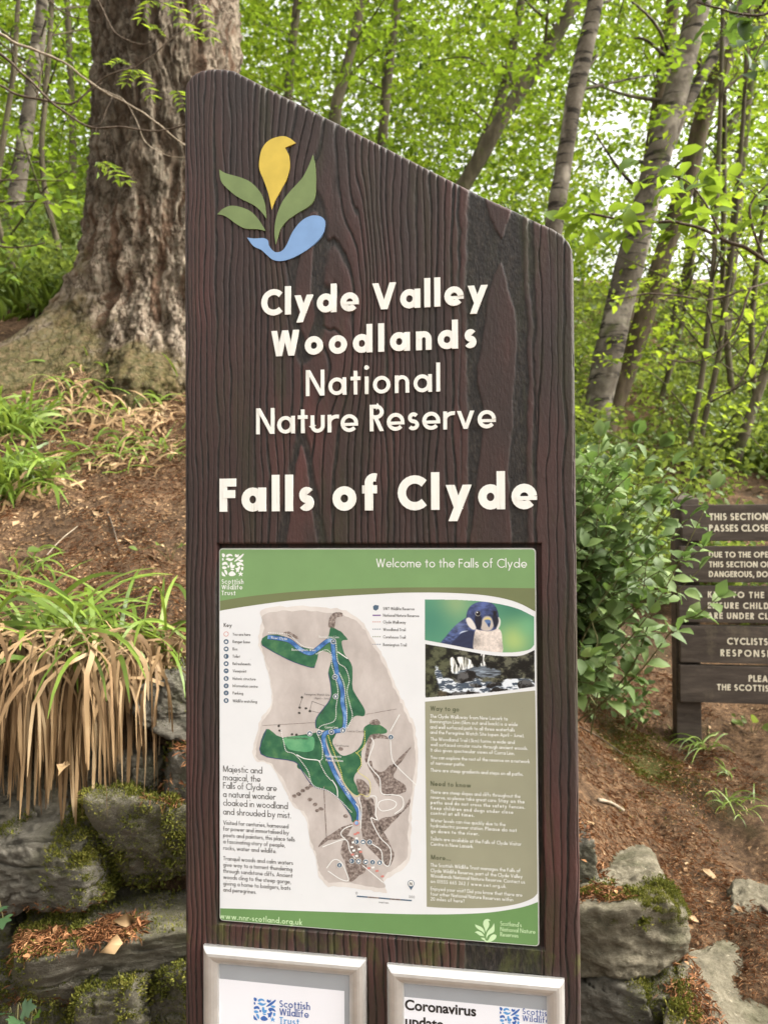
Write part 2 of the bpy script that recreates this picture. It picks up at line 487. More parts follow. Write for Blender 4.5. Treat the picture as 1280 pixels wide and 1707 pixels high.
ROCKS = []
def rock(name, cen, half, seed, mat, label, planes=None, rot=(0, 0, 0), rough=.045, moss=0, moss_top=.2, moss_seed=0, nsub=44, group=None, k=13.0, mossmat='moss', moss_sel=None, litter=0, crack=.16, hull=None):
    """blocky stone: soft minimum over random facet planes, plus weathering noise"""
    r = np.random.default_rng(seed)
    # cube sphere directions
    V, F = [], []
    n = nsub
    g = np.tan(np.linspace(-pi / 4, pi / 4, n + 1))
    A, B = np.meshgrid(g, g)
    o = 0
    for ax in range(3):
        for s in (-1, 1):
            d = np.zeros((n + 1, n + 1, 3)); d[..., ax] = s; d[..., (ax + 1) % 3] = A * s; d[..., (ax + 2) % 3] = B
            V.append(d.reshape(-1, 3))
            ii, jj = np.arange(n)[:, None], np.arange(n)[None, :]
            F.append((np.stack([ii * (n + 1) + jj, ii * (n + 1) + jj + 1, (ii + 1) * (n + 1) + jj + 1, (ii + 1) * (n + 1) + jj], -1) + o).reshape(-1, 4))
            o += (n + 1) ** 2
    D = nrm(np.concatenate(V)); F = np.concatenate(F)
    PN, PH = [], []
    for ax in range(3):
        for s in (-1, 1):
            nn = np.zeros(3); nn[ax] = s
            PN.append(nrm(nn + r.normal(0, .16, 3))); PH.append(1.0 + r.uniform(-.06, .06))
    for _ in range(7):
        PN.append(nrm(r.normal(0, 1, 3))); PH.append(r.uniform(1.12, 1.35))
    if planes:
        for pn, ph in planes: PN.append(nrm(np.array(pn, float))); PH.append(ph)
    if hull is not None:
        bmh = bmesh.new(); hv = [bmh.verts.new(tuple((np.array(q) - np.array(cen)) / np.array(half))) for q in hull]
        bmesh.ops.convex_hull(bmh, input=hv); bmh.normal_update()
        PN, PH = [], []
        for f in bmh.faces:
            nn_ = np.array(f.normal[:]); hh = float(nn_ @ np.array(f.verts[0].co[:]))
            if hh < 0: nn_, hh = -nn_, -hh
            PN.append(nn_); PH.append(max(hh, .05))
        bmh.free()
    PN, PH = np.array(PN), np.array(PH)
    q = np.maximum(D @ PN.T, 1e-3) / PH[None]
    rad = 1.0 / (np.sum(q ** (k * 2), 1) ** (1 / (k * 2)))
    P = D * rad[:, None]
    half = np.array(half)
    Pm = P * half
    sc = 1.0 / half.mean()
    dsp = rough * half.min() * 2 * (fbm(Pm[:, 0] * 2.2 * sc, Pm[:, 1] * 2.2 * sc, Pm[:, 2] * 3.5 * sc, seed, 7, .62))
    cr = np.abs(fbm(Pm[:, 0] * .8 * sc, Pm[:, 1] * .8 * sc, Pm[:, 2] * 2.6 * sc, seed + 50, 2))
    dsp = dsp - half.min() * crack * np.exp(-(cr / .05) ** 2)
    Pm = Pm + D * dsp[:, None]
    Rz = np.array(Matrix.Rotation(rot[2], 3, 'Z') @ Matrix.Rotation(rot[1], 3, 'Y') @ Matrix.Rotation(rot[0], 3, 'X'))
    Pm = Pm @ Rz.T
    # merge duplicate seam verts
    key = np.round(Pm, 6)
    uq, idx, inv = np.unique(key, axis=0, return_index=True, return_inverse=True)
    Pm, F = Pm[idx], inv.ravel()[F]
    o = mesh_np(name, Pm, F, M[mat], smooth=True)
    o.location = cen
    tag(o, label, 'stone', group)
    ROCKS.append((Pm + np.array(cen), F))
    if moss:
        # moss tufts rooted on the stone
        me = o.data
        fc = Pm[F].mean(1); e1 = Pm[F[:, 1]] - Pm[F[:, 0]]; e2 = Pm[F[:, 3]] - Pm[F[:, 0]]
        fn = np.cross(e1, e2); area = np.linalg.norm(fn, axis=1); fn = nrm(fn)
        fn[np.einsum('ij,ij->i', fn, fc) < 0] *= -1
        w = area * np.clip(sst(moss_top - .35, moss_top + .35, fn[:, 2] + .55 * fbm(fc[:, 0] * 9, fc[:, 1] * 9, fc[:, 2] * 9, moss_seed + seed, 3)), 0, 1)
        w = w * sst(.4, -.2, fn[:, 1])
        if moss_sel is not None: w = w * moss_sel(fc / half)
        if w.sum() > 0:
            moss = int(moss * 2.9)
            pick = rng.choice(len(F), moss, p=w / w.sum())
            jit = rng.uniform(0, 1, (moss, 2))
            P0 = Pm[F[pick, 0]] + e1[pick] * jit[:, :1] + e2[pick] * jit[:, 1:]
            lump = .5 + .9 * np.clip(fbm(P0[:, 0] * 22, P0[:, 1] * 22, P0[:, 2] * 22, 3, 2) + .3, 0, 1.4)
            A = nrm(fn[pick] + rng.normal(0, .55, (moss, 3)) + np.array([0, 0, .25]))
            P0 = P0 + fn[pick] * (rng.uniform(-.002, .012, moss) * lump)[:, None]
            L = rng.uniform(.0040, .0085, moss) * lump
            Vm, Fm = leafmesh(P0, A, rand_dirs(moss), L, L * .42)
            mesh_np('moss', Vm, Fm, M[mossmat], o)
    return o

def wallstone(u0, v0, u1, v1, D, depth, *a, **kw):
    p0, p1 = at(u0, v1, D), at(u1, v0, D)
    cen = (p0 + p1) / 2; half = np.array([(p1[0] - p0[0]) / 2, depth, (p1[2] - p0[2]) / 2])
    cen[1] = D + depth
    return rock('stone', cen, half, *a, **kw)

GL = 'stones of the mossy wall left of the sign'
wallstone(228, 1124, 340, 1240, 1.98, .13, 11, 'stone', 'bare grey wall stone at the right end of the top course, beside the straw tuft', group=GL, moss=300, moss_top=.75)
wallstone(196, 1262, 270, 1345, 1.97, .11, 12, 'stone_dark', 'small dark wall stone in a shaded recess under the right side of the straw tuft', group=GL)
wallstone(258, 1262, 345, 1362, 1.92, .12, 13, 'stone', 'pale grey wall stone tucked against the sign edge under a small ledge of needles', group=GL, moss=500, moss_top=.8)
wallstone(-40, 1272, 96, 1388, 1.98, .12, 14, 'stone_dark', 'dark wall stone half hidden behind the hanging straw at the left edge', group=GL)
wallstone(90, 1240, 215, 1400, 2.02, .12, 15, 'stone_dark', 'shadowy wall stone wholly behind the hanging straw blades', group=GL)
wallstone(-70, 1392, 156, 1528, 1.86, .15, 16, 'stone', 'big rounded grey wall stone with a cushion of moss on its right shoulder', group=GL, moss=5200, moss_top=.25, rot=(0, -.06, .05),
          moss_sel=lambda q: sst(.25, .55, q[:, 0]) + .55 * sst(.75, .95, q[:, 2]) * sst(-.1, -.5, q[:, 0]), k=6, rough=.06)
wallstone(166, 1352, 345, 1492, 1.90, .14, 17, 'stone_dark', 'wall stone thickly covered in dark green moss, right of the big rounded grey one', group=GL, moss=9500, moss_top=-.35, k=6)
wallstone(-20, 1552, 345, 1668, 1.83, .17, 18, 'stone_dark', 'long low wall stone carrying a drift of brown needles on its top ledge', group=GL, moss=6500, moss_top=.0, rot=(0, -.05, 0),
          moss_sel=lambda q: sst(.05, -.25, q[:, 0]) + .25 * sst(.5, .9, q[:, 2]), rough=.05)
wallstone(118, 1660, 244, 1800, 1.79, .14, 19, 'stone_dark', 'low wall stone capped with yellow green moss at the bottom of the wall', group=GL, moss=4200, moss_top=.35)
wallstone(238, 1640, 350, 1800, 1.82, .14, 20, 'stone_dark', 'dark mossy wall stone lowest beside the sign post', group=GL, moss=5200, moss_top=-.2)
wallstone(-60, 1640, 124, 1830, 1.80, .14, 21, 'stone_dark', 'mossy wall stone in the bottom left corner behind the ivy leaves', group=GL, moss=6500, moss_top=-.2)
wallstone(-190, 1255, -30, 1400, 1.95, .14, 24, 'stone', 'squarish wall stone past the left edge of the straw tuft', group=GL, moss=1500)
wallstone(-240, 1535, -10, 1690, 1.84, .15, 25, 'stone_dark', 'mossy wall stone at the far left end of the needle drift', group=GL, moss=3500)

for q, (u0, v0, u1, v1, D_) in enumerate([(-400, 1380, -250, 1525, 1.9), (-420, 1535, -250, 1690, 1.86), (-360, 1250, -200, 1375, 1.97), (-590, 1400, -410, 1560, 1.92), (-600, 1570, -430, 1700, 1.87), (-250, 1700, -60, 1850, 1.82), (355, 1360, 480, 1500, 1.93), (355, 1510, 500, 1660, 1.88), (350, 1230, 470, 1350, 1.99), (480, 1390, 640, 1540, 1.97), (505, 1550, 660, 1690, 1.9)]):
    wallstone(u0, v0, u1, v1, D_, .14, 60 + q, ('stone', 'stone_dark')[q % 2], 'further stone of the same mossy wall, out of sight in the photo', group=GL, moss=1200, moss_top=.1, nsub=24)
GR = 'stones edging the bank right of the sign'
# the boulder beside the sign, built on its own corner points
bh = [at(u, v, D) for u, v, D in [(985, 1432, 2.42), (1040, 1402, 2.44), (1078, 1400, 2.42), (940, 1512, 1.86), (1050, 1508, 1.80), (1122, 1500, 1.84), (1140, 1520, 1.92), (1152, 1572, 1.88), (1148, 1592, 1.90), (935, 1628, 1.90), (985, 1636, 1.85), (1060, 1632, 1.84), (1112, 1598, 1.88), (1120, 1470, 2.18)]]
bh += [p + np.array([.02, .25, -.12]) for p in bh[9:13]] + [bh[0] - np.array([0, 0, .2]), bh[2] - np.array([0, 0, .2])]
bc = np.mean(bh, 0); BZ = at(1050, 1508, 1.80)[2]
rock('boulder', bc, (.2, .2, .2), 31, 'stone_warm',
     'big wedge-shaped boulder with mossy front edge, right beside the wooden sign', hull=bh, moss=4600, moss_top=.15, nsub=56, rough=.036, crack=.05, group=GR, k=15,
     moss_sel=lambda q: sst(-.085, -.05, q[:, 2] * .2 + bc[2] - BZ) * sst(.02, .0, q[:, 2] * .2 + bc[2] - BZ) * sst(2.02, 1.92, q[:, 1] * .2 + bc[1]) * sst(-.12, .2, fbm(q[:, 0] * 2.6, q[:, 1] * 2, q[:, 2] * 3, 8, 3) + .1) * sst(.78, .6, q[:, 0]))
ps = at(1022, 1680, 1.86)
rock('stone', ps + np.array([.0, .14, -.02]), (.125, .15, .10), 32, 'stone', 'dark grey squared stone under the big boulder, moss patch on its corner', moss=2600, moss_top=.1, group=GR,
     moss_sel=lambda q: sst(.0, .4, q[:, 0]))
fh = [at(u, v, D) for u, v, D in [(1150, 1580, 2.02), (1235, 1548, 2.10), (1262, 1552, 2.10), (1275, 1600, 2.0), (1300, 1725, 1.78), (1180, 1735, 1.72), (1100, 1722, 1.72), (1108, 1660, 1.82)]]
fh += [p + np.array([.01, .03, -.16]) for p in fh]
rock('flat_stone', np.mean(fh, 0), (.2, .2, .2), 33, 'stone_warm', 'broad flat stone slab lying tilted at the bottom right corner', hull=fh, moss=800, moss_top=.5, rough=.024, crack=.03, nsub=44, k=20, group=GR,
     moss_sel=lambda q: sst(-.45, -.7, q[:, 0]))
pu = at(1236, 1522, 2.12)
rock('stone', pu + np.array([.03, .05, -.055]), (.055, .09, .055), 34, 'stone_warm', 'small rounded stone half buried in needles above the flat slab', rot=(.25, .1, -.5), group=GR)
pm_ = at(1110, 1672, 1.84)
rock('stone', pm_ + np.array([.0, .06, -.03]), (.055, .08, .06), 35, 'stone_dark', 'small stone hidden under bright moss between the boulder and the flat slab', moss=3600, moss_top=-.3, group=GR)
pl_ = at(962, 1440, 2.08)
rock('stone', pl_ + np.array([-.02, .05, -.02]), (.06, .09, .09), 36, 'stone', 'narrow upright stone peeping out from behind the sign edge', group=GR)

# ------------------------------------------------------------------ trees
def trunk_path(pts, D, base_to_ground=True, extra=(4.0, .8)):
    """pts: photo pixels up the trunk at distance D -> world path carried down to the soil and on above the frame"""
    P = [at(u, v, D + dd) for (u, v, dd) in [(p + (0,))[:3] for p in pts]]
    d = nrm(P[-1] - P[-2])
    P.append(P[-1] + d * extra[0] * .5 + np.array([0, 0, .3])); P.append(P[-1] + d * extra[0] * .5 + np.array([0, 0, .6]))
    p0 = P[0].copy()
    zz = float(hgt(p0[0], p0[1]))
    if p0[2] > zz:
        dn = nrm(P[0] - P[1]); dn = dn / max(.25, -dn[2]) if dn[2] < 0 else np.array([0, 0, -1.0])
        for _ in range(40):
            p0 = p0 + dn * .05
            if p0[2] < float(hgt(p0[0], p0[1])) - .1: break
        P.insert(0, p0)
    return catmull(P, 10)

def crown_sprays(path, n, reach, K, leaf, t0=.35, t1=1.0, length=.8, ratio=.62, tilt=.35, avoid=None, sag=0.0):
    k = len(path)
    t = t0 + (t1 - t0) * rng.uniform(0, 1, n) ** .9
    base = path[np.clip((t * (k - 1)).astype(int), 0, k - 1)]
    a = rng.uniform(0, 2 * pi, n); rr = reach * np.sqrt(rng.uniform(.02, 1, n)) * (1.15 - .5 * t)
    out = np.stack([np.cos(a), np.sin(a), np.zeros(n)], -1)
    # branch layers: sprays gather at a few heights
    Cn = base + out * rr[:, None]
    Cn[:, 2] += .25 * rr + rng.normal(0, .25, n) - sag * rr
    Cn += .35 * np.stack([fbm(Cn[:, 0] * .8, Cn[:, 1] * .8, Cn[:, 2] * .8, s, 2) for s in (1, 2, 3)], -1)
    H = out + rng.normal(0, .45, (n, 3)); H[:, 2] *= .35
    keep = np.ones(n, bool)
    if avoid is not None: keep = avoid(Cn)
    return Cn[keep], H[keep]

def limbs(path, Cn, n, r0, seed):
    """thin limbs from the trunk out to some of the sprays"""
    out = []
    k = len(path)
    if len(Cn) == 0: return out
    for q in rng.choice(len(Cn), min(n, len(Cn)), replace=False):
        e = Cn[q]
        zs = path[:, 2]; tgt = e[2] - .45 * np.linalg.norm(path[np.argmin(np.abs(zs - e[2])), :2] - e[:2]) - .05
        s = path[np.argmin(np.abs(zs - tgt) + 1e-3)]
        mid = (s + e) / 2 + np.array([0, 0, .12]) + rng.normal(0, .1, 3)
        p = catmull([s, mid, e], 5)
        out.append(tube(p, np.linspace(r0, r0 * .25, len(p)), 5, cap=False))
    return out

def behind(Cn, ymin):
    # keep crowns on the hillside behind the big trunk and the board
    return Cn[:, 1] > ymin

def tree(name, label, pts, D, w0, w1, barkm, leafm, nspray, reach, leaf, K=14, t0=.3, ymin=5.6, group=None, cat='tree', segs=14, forks=(), nl=7, length=.8, sag=.0, wob=.10, leanD=0.0, extra=(4.0, .8)):
    path = trunk_path(pts, D, extra=extra)
    t = np.linspace(0, 1, len(path))
    R = (w0 + (w1 - w0) * t) / 2 * D / FPX
    R = R * (1 + .35 * np.exp(-t * 22))
    root = empty(name, path[0])
    tag(root, label, cat, group)
    mb = MB()
    V, F = tube(path, R, segs, wob, int(D * 31) + int(pts[0][0]), 3.0)
    mb.add(V, F)
    for fp in forks:
        P = catmull([at(u, v, D + dd) for (u, v, dd, w) in fp], 8)
        rr = np.interp(np.linspace(0, 1, len(P)), np.linspace(0, 1, len(fp)), [f[3] / 2 * D / FPX for f in fp])
        V, F = tube(P, rr, 9, wob, 77, 3.0); mb.add(V, F)
    Cn, H = crown_sprays(path, nspray, reach, K, leaf, t0, avoid=lambda c: behind(c, ymin), sag=sag)
    for V, F in limbs(path, Cn, nl, max(.009, R[-1] * .25), 3): mb.add(V, F)
    org = np.array(path[0])
    mb.V = [tuple(np.array(p) - org) for p in mb.V]
    mb.build('trunk', M[barkm], root, smooth=True)
    if len(Cn):
        V, F = sprays(Cn, H, length * rng.uniform(.6, 1.2, len(Cn)), K, leaf * rng.uniform(.8, 1.15, len(Cn)))
        mesh_np('crown', V - org, F, M[leafm], root)
    return root

# --- the big trunk left of the sign
TB = at(288, 560, 5.0)
tb_xy = np.array([TB[0], 5.0]); tz0 = float(hgt(tb_xy[0], tb_xy[1] - .5)) - .5
nth, nz = 420, 520
th = np.arange(nth) / nth * 2 * pi
zz = np.concatenate([np.linspace(0, 3.2, 400), np.linspace(3.2, 9.0, nz - 400 + 1)[1:]])
TH, ZZ = np.meshgrid(th, zz)
rad = .47 - .012 * ZZ
hz = np.maximum(ZZ - .45, 0)
rad = rad + .10 * np.exp(-hz / .5) * (1 + .35 * np.sin(TH * 5 + .6) + .2 * np.sin(TH * 3 + 2))
def lobe(a0, w): return np.exp(-((np.angle(np.exp(1j * (TH - a0)))) / w) ** 2)
rad = rad + 1.55 * lobe(radians(205), .45) * np.exp(-hz / .20) + .42 * lobe(radians(190), .5) * np.exp(-hz / .55) + .3 * lobe(radians(165), .30) * np.exp(-hz / .35) + .40 * lobe(radians(268), .38) * np.exp(-hz / .26) + .45 * lobe(radians(318), .35) * np.exp(-hz / .28)
ax = TH * .47
fis = fbm(ax * 11 + .35 * fbm(ax * 6, ZZ * 4, 0, 3, 3), ZZ * 2.0, 0, 21, 5, .6)
big = fbm(np.cos(TH) * 1.6, np.sin(TH) * 1.6, ZZ * 1.1, 8, 4)
chunk = fbm(np.cos(TH) * 6, np.sin(TH) * 6, ZZ * 5, 14, 6, .62)
fine = fbm(ax * 22, ZZ * 7, 0, 33, 4, .6)
low = np.exp(-hz / .8)
rad = rad + .020 * (1 - 1.0 * low.clip(0, .8)) * (1 - np.abs(fis) * 2.0) + .035 * big + (.012 + .040 * low) * chunk + .016 * fine
lean = -.012 * ZZ
X = tb_xy[0] + lean + rad * np.cos(TH); Y = tb_xy[1] + rad * np.sin(TH)
Z = tz0 + ZZ - .25 * np.clip(rad - .75, 0, 2)
i, j = np.arange(len(zz) - 1)[:, None], np.arange(nth)[None, :]
tF = np.stack([i * nth + j, i * nth + (j + 1) % nth, (i + 1) * nth + (j + 1) % nth, (i + 1) * nth + j], -1).reshape(-1, 4)
m, nt, b = nmat('conifer_bark', .92, .12)
n = noise(nt, 16, 11, .76, (1, 1, .36)); n2 = noise(nt, 30, 8, .75); n3 = noise(nt, 2.3, 6, .62); n4 = noise(nt, 3.0, 5, .6)
r = ramp(nt, [(.34, (.09, .062, .042)), (.44, (.185, .14, .10)), (.56, (.26, .21, .155)), (.72, (.37, .31, .245))], n.outputs[0])
at_f = nd(nt, 'ShaderNodeAttribute', attribute_name='fissure')
rf = ramp(nt, [(.0, (0, 0, 0)), (.30, (1, 1, 1))], at_f.outputs['Fac'])
vt = nt.nodes.new('ShaderNodeTexVoronoi'); vt.feature = 'DISTANCE_TO_EDGE'; vt.inputs['Scale'].default_value = 17; vt.inputs['Randomness'].default_value = 1
vtc = nt.nodes.new('ShaderNodeTexCoord'); vmp = nt.nodes.new('ShaderNodeMapping'); vmp.inputs['Scale'].default_value = (1, 1, .30)
vn = noise(nt, 9, 5, .7); vad = nt.nodes.new('ShaderNodeVectorMath'); vad.operation = 'MULTIPLY_ADD'; vad.inputs[1].default_value = (.14, .14, .14)
nt.links.new(vn.outputs['Color'], vad.inputs[0]); nt.links.new(vtc.outputs['Object'], vad.inputs[2]); nt.links.new(vad.outputs[0], vmp.inputs[0]); nt.links.new(vmp.outputs[0], vt.inputs['Vector'])
vr = ramp(nt, [(.0, (.42, .38, .35)), (.09, (1, 1, 1))], vt.outputs['Distance'])
plate = mixc(nt, 1.0, r.outputs[0], vr.outputs[0], 'MULTIPLY')
col = mixc(nt, rf.outputs[0], (.135, .085, .055), plate)
r2 = ramp(nt, [(.52, (0, 0, 0)), (.66, (.7, .7, .7))], n2.outputs[0])
col = mixc(nt, r2.outputs[0], col, (.17, .165, .115))
at_a = nd(nt, 'ShaderNodeAttribute', attribute_name='algae_shade')  # left side of the trunk darkened: algae film plus shade painted into the bark
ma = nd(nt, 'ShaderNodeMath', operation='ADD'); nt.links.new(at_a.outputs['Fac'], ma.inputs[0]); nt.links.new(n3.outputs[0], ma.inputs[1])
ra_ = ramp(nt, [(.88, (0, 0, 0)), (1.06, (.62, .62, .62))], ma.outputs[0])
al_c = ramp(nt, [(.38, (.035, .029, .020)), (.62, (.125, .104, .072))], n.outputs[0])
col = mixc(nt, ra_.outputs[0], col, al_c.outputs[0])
at_m = nd(nt, 'ShaderNodeAttribute', attribute_name='mossy')
mm = nd(nt, 'ShaderNodeMath', operation='ADD'); nt.links.new(at_m.outputs['Fac'], mm.inputs[0]); nt.links.new(n4.outputs[0], mm.inputs[1])
mm3 = nd(nt, 'ShaderNodeMath', operation='MULTIPLY'); mm3.inputs[1].default_value = .5
mm2 = nd(nt, 'ShaderNodeMath', operation='MULTIPLY_ADD'); nt.links.new(n2.outputs[0], mm2.inputs[0]); mm2.inputs[1].default_value = .9; nt.links.new(mm.outputs[0], mm2.inputs[2]); nt.links.new(mm2.outputs[0], mm3.inputs[0])
rm = ramp(nt, [(.535, (0, 0, 0)), (.615, (.85, .85, .85))], mm3.outputs[0])
mm2.inputs[1].default_value = .55
rmc = ramp(nt, [(.36, (.025, .024, .009)), (.47, (.075, .07, .020)), (.57, (.13, .095, .045)), (.7, (.22, .15, .08))], n2.outputs[0])
col = mixc(nt, rm.outputs[0], col, rmc.outputs[0])
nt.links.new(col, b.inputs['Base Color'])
hm = nd(nt, 'ShaderNodeMath', operation='MULTIPLY_ADD'); nt.links.new(vr.outputs[0], hm.inputs[0]); hm.inputs[1].default_value = .45; nt.links.new(n.outputs[0], hm.inputs[2])
bump(nt, b, hm.outputs[0], 1.0, .04)
M['bark_conifer'] = m
conifer = empty('conifer_tree', (tb_xy[0], tb_xy[1], tz0))
tag(conifer, 'huge furrowed conifer trunk with spreading mossy roots, behind the left side of the sign', 'tree')
og = np.array([tb_xy[0], tb_xy[1], tz0])
left = .5 * (1 + np.cos(TH - radians(200)))
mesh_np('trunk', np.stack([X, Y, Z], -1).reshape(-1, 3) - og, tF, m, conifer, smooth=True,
        attrs={'fissure': (1 - np.abs(fis) * 2.2).ravel() * .8 + .25 + .6 * low.ravel(), 'algae_shade': (.62 * sst(.25, .8, .5 * (1 + np.cos(TH - radians(225)))) * sst(.5, 1.5, hz)).ravel(), 'mossy': (.50 * np.exp(-hz / .55) * (.35 + .75 * left) + .12 * left).ravel()})
cn = np.stack([tb_xy[0] + rng.normal(0, 2.0, 160), tb_xy[1] + rng.normal(.6, 1.6, 160), tz0 + rng.uniform(7.2, 10.5, 160)], -1)
V, F = sprays(cn, rand_dirs(160, -.3, .2), .9, 26, .12, ratio=.18)
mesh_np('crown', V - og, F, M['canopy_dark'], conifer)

# --- trunks seen on the right and above the sign
GT = 'trees standing on the hillside'
tree('tree', 'thickest grey leaning trunk with dark bark bands, rising behind the bush on the right', [(985, 735), (1012, 600), (1045, 460), (1078, 330), (1105, 230), (1138, 110), (1165, 0)], 7.0, 50, 34, 'bark_pale', 'canopy', 150, 2.3, .085, t0=.5, segs=26, group=GT,
     forks=[[(1112, 245, .05, 26), (1135, 190, .05, 22), (1172, 122, .1, 20), (1205, 70, .2, 19), (1240, 0, .3, 18), (1290, -110, .4, 15)]])
tree('tree', 'brown bent trunk just right of the thickest leaning grey one', [(1008, 715), (1052, 590), (1085, 490), (1118, 385), (1148, 290), (1172, 190), (1205, 105), (1250, -10)], 7.9, 36, 26, 'bark_brown', 'canopy', 130, 2.3, .085, t0=.5, segs=20, group=GT)
tree('tree', 'dark slim trunk crossing behind the thickest grey one near the top', [(1040, 560), (1068, 380), (1082, 280), (1098, 170), (1112, 70), (1122, -10)], 9.5, 26, 20, 'bark_brown', 'canopy', 120, 2.2, .085, t0=.35, group=GT)
tree('tree', 'straight pale barked trunk rising from behind the right shoulder of the sign', [(885, 640), (905, 480), (924, 370), (940, 270), (956, 170), (975, 80), (994, -10)], 6.6, 34, 25, 'bark_pale', 'canopy', 130, 2.1, .085, t0=.42, segs=22, group=GT)
tree('tree', 'slim trunk leaning right above the slanted top edge of the sign', [(690, 520), (745, 360), (790, 280), (832, 205), (880, 130), (925, 60), (962, -10)], 8.8, 27, 22, 'bark_far', 'canopy', 130, 2.4, .09, t0=.35, group=GT)
tree('tree', 'thin upright trunk above the middle of the sign, brownish', [(625, 420), (634, 280), (640, 200), (650, 100), (664, -10)], 11.5, 17, 13, 'bark_far', 'canopy', 110, 2.4, .09, t0=.3, group=GT)
tree('tree', 'short crooked trunk right of the big conifer, behind leaves', [(545, 420), (558, 200), (570, 140), (588, 70), (604, -10)], 10.5, 20, 14, 'bark_far', 'canopy', 110, 2.3, .09, t0=.3, group=GT)
tree('tree', 'pale thin trunk left of the big conifer, half hidden by leaves', [(12, 420), (32, 300), (45, 210), (58, 120), (66, 50), (72, -10)], 8.6, 26, 17, 'bark_pale', 'canopy', 120, 2.0, .08, t0=.2, group=GT)
tree('tree', 'thin dark trunk between the pale one and the big conifer', [(118, 420), (122, 250), (118, 120), (112, -10)], 11.0, 12, 9, 'bark_far', 'canopy', 110, 2.1, .085, t0=.2, group=GT)
tree('tree', 'slender trunk standing far behind at the right edge, nearly upright', [(1200, 640), (1232, 300), (1246, 160), (1262, 30), (1270, -20)], 11.0, 17, 13, 'bark_far', 'canopy_lime', 110, 2.4, .09, t0=.25, group=GT)
tree('tree', 'thin trunk behind the lettered board leaning to the right', [(1203, 842), (1222, 780), (1246, 705), (1268, 640), (1300, 540), (1340, 430)], 6.4, 17, 13, 'bark_far', 'canopy_lime', 90, 1.6, .07, t0=.45, group=GT, ymin=5.9)
tree('tree', 'far slim trunk right of the brown bent one', [(1098, 640), (1150, 430), (1182, 300), (1230, 180), (1262, 60), (1285, -20)], 12.5, 16, 12, 'bark_far', 'canopy_lime', 110, 2.4, .09, t0=.3, group=GT)
tree('tree', 'far trunk seen between the slim leaning one and the pale barked one', [(760, 330), (800, 250), (838, 150), (858, 60), (872, -20)], 13.5, 18, 13, 'bark_far', 'canopy', 110, 2.4, .095, t0=.3, group=GT)
tree('tree', 'far mossy trunk above the left part of the sloping sign top', [(470, 380), (478, 200), (486, 90), (498, -20)], 14.0, 15, 12, 'bark_far', 'canopy', 110, 2.4, .095, t0=.3, group=GT)

GS = 'hazel saplings on the slope'
sap = [((1143, 775), (1156, 700), (1172, 610), (1186, 470), (1192, 380), 6.3, 'upright sapling stem, left one of the pair above the bush'),
       ((1160, 775), (1176, 690), (1196, 600), (1212, 480), (1226, 360), 6.5, 'upright sapling stem, right one of the pair above the bush'),
       ((1092, 700), (1120, 600), (1140, 520), (1152, 430), (1158, 330), 8.2, 'slender sapling leaning right, between bush and trunks'),
       ((1226, 720), (1214, 600), (1206, 520), (1204, 440), (1206, 330), 8.0, 'slender sapling at the right curving slightly left'),
       ((1262, 690), (1252, 580), (1258, 470), (1270, 380), (1284, 300), 7.2, 'slender sapling close to the right edge above the board'),
       ((95, 400), (78, 330), (70, 250), (76, 170), (84, 60), 6.8, 'slender sapling on the grassy slope at the far left'),
       ((20, 440), (-6, 350), (4, 250), (22, 130), (30, 20), 6.2, 'leafy sapling at the left edge of the slope')]
for q, s in enumerate(sap):
    tree('sapling', s[6], list(s[:5]), s[5], 11, 7, 'bark_far', ('canopy_lime', 'canopy')[s[0][0] < 300], 70, 1.1, .07, K=12, t0=.15, group=GS, cat='sapling', nl=14, length=.6, ymin=5.7, segs=7, extra=(1.2, .3))

# --- the wood beyond: one mass of foliage
def wood_mass(n, y0, y1, K, leaf, leafm, name, thr, seed, length=1.1):
    y = rng.uniform(y0, y1, n); u = rng.uniform(-420, 1700, n)
    x = (u - 640) / FPX * y
    hz_ = hgt(x, y)
    top = 15 + .55 * y
    z = hz_ + rng.uniform(0, 1, n) ** 1.25 * np.maximum(top - hz_, 2.0)
    dens = fbm(x * .55, y * .55, z * .8, seed, 4, .6)
    u_ = x / y
    sky = 1.05 * np.exp(-((u_ - .355) / .085) ** 2) * sst(.22, .32, (z - CAMZ) / y) * sst(.75, .5, (z - CAMZ) / y) + .10 * sst(.35, .7, (z - CAMZ) / y)
    k = dens > thr + sky * (1 if thr < .03 else .6)
    P = np.stack([x, y, z], -1)[k]
    H = rand_dirs(len(P), -.35, .2)
    V, F = sprays(P, H, length, K, leaf * rng.uniform(.8, 1.2, len(P)))
    o = mesh_np(name, V, F, M[leafm])
    tag(o, kind='stuff')
    return o
tag(wood_mass(4200, 7.5, 11.5, 14, .085, 'canopy', 'woodland_foliage', .10, 28, .8), 'green leaf sprays among the nearer trunks on the slope', 'foliage')
tag(wood_mass(9500, 11, 19, 13, .145, 'canopy', 'woodland_foliage', -.12, 31), 'green leaf canopy of the wood beyond the nearer trunks', 'foliage')
tag(wood_mass(9500, 18, 30, 13, .235, 'canopy_lime', 'woodland_foliage', -.20, 41, 1.5), 'bright yellow green leaf canopy farthest up the hillside', 'foliage')
tag(wood_mass(9000, 30, 44, 14, .30, 'canopy', 'woodland_foliage', -.75, 61, 2.6), 'deep green leaf backdrop where the wood closes at the top of the hill', 'foliage')
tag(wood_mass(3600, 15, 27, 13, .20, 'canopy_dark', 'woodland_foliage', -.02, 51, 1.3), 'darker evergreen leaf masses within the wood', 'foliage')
# ------------------------------------------------------------------ stroke lettering (a plain geometric sans drawn with the pen)
def _arc(cx, cy, rx, ry, a0, a1, n=12):
    t = np.radians(np.linspace(a0, a1, n + 1))
    return [(cx + rx * cos(q), cy + ry * sin(q)) for q in t]

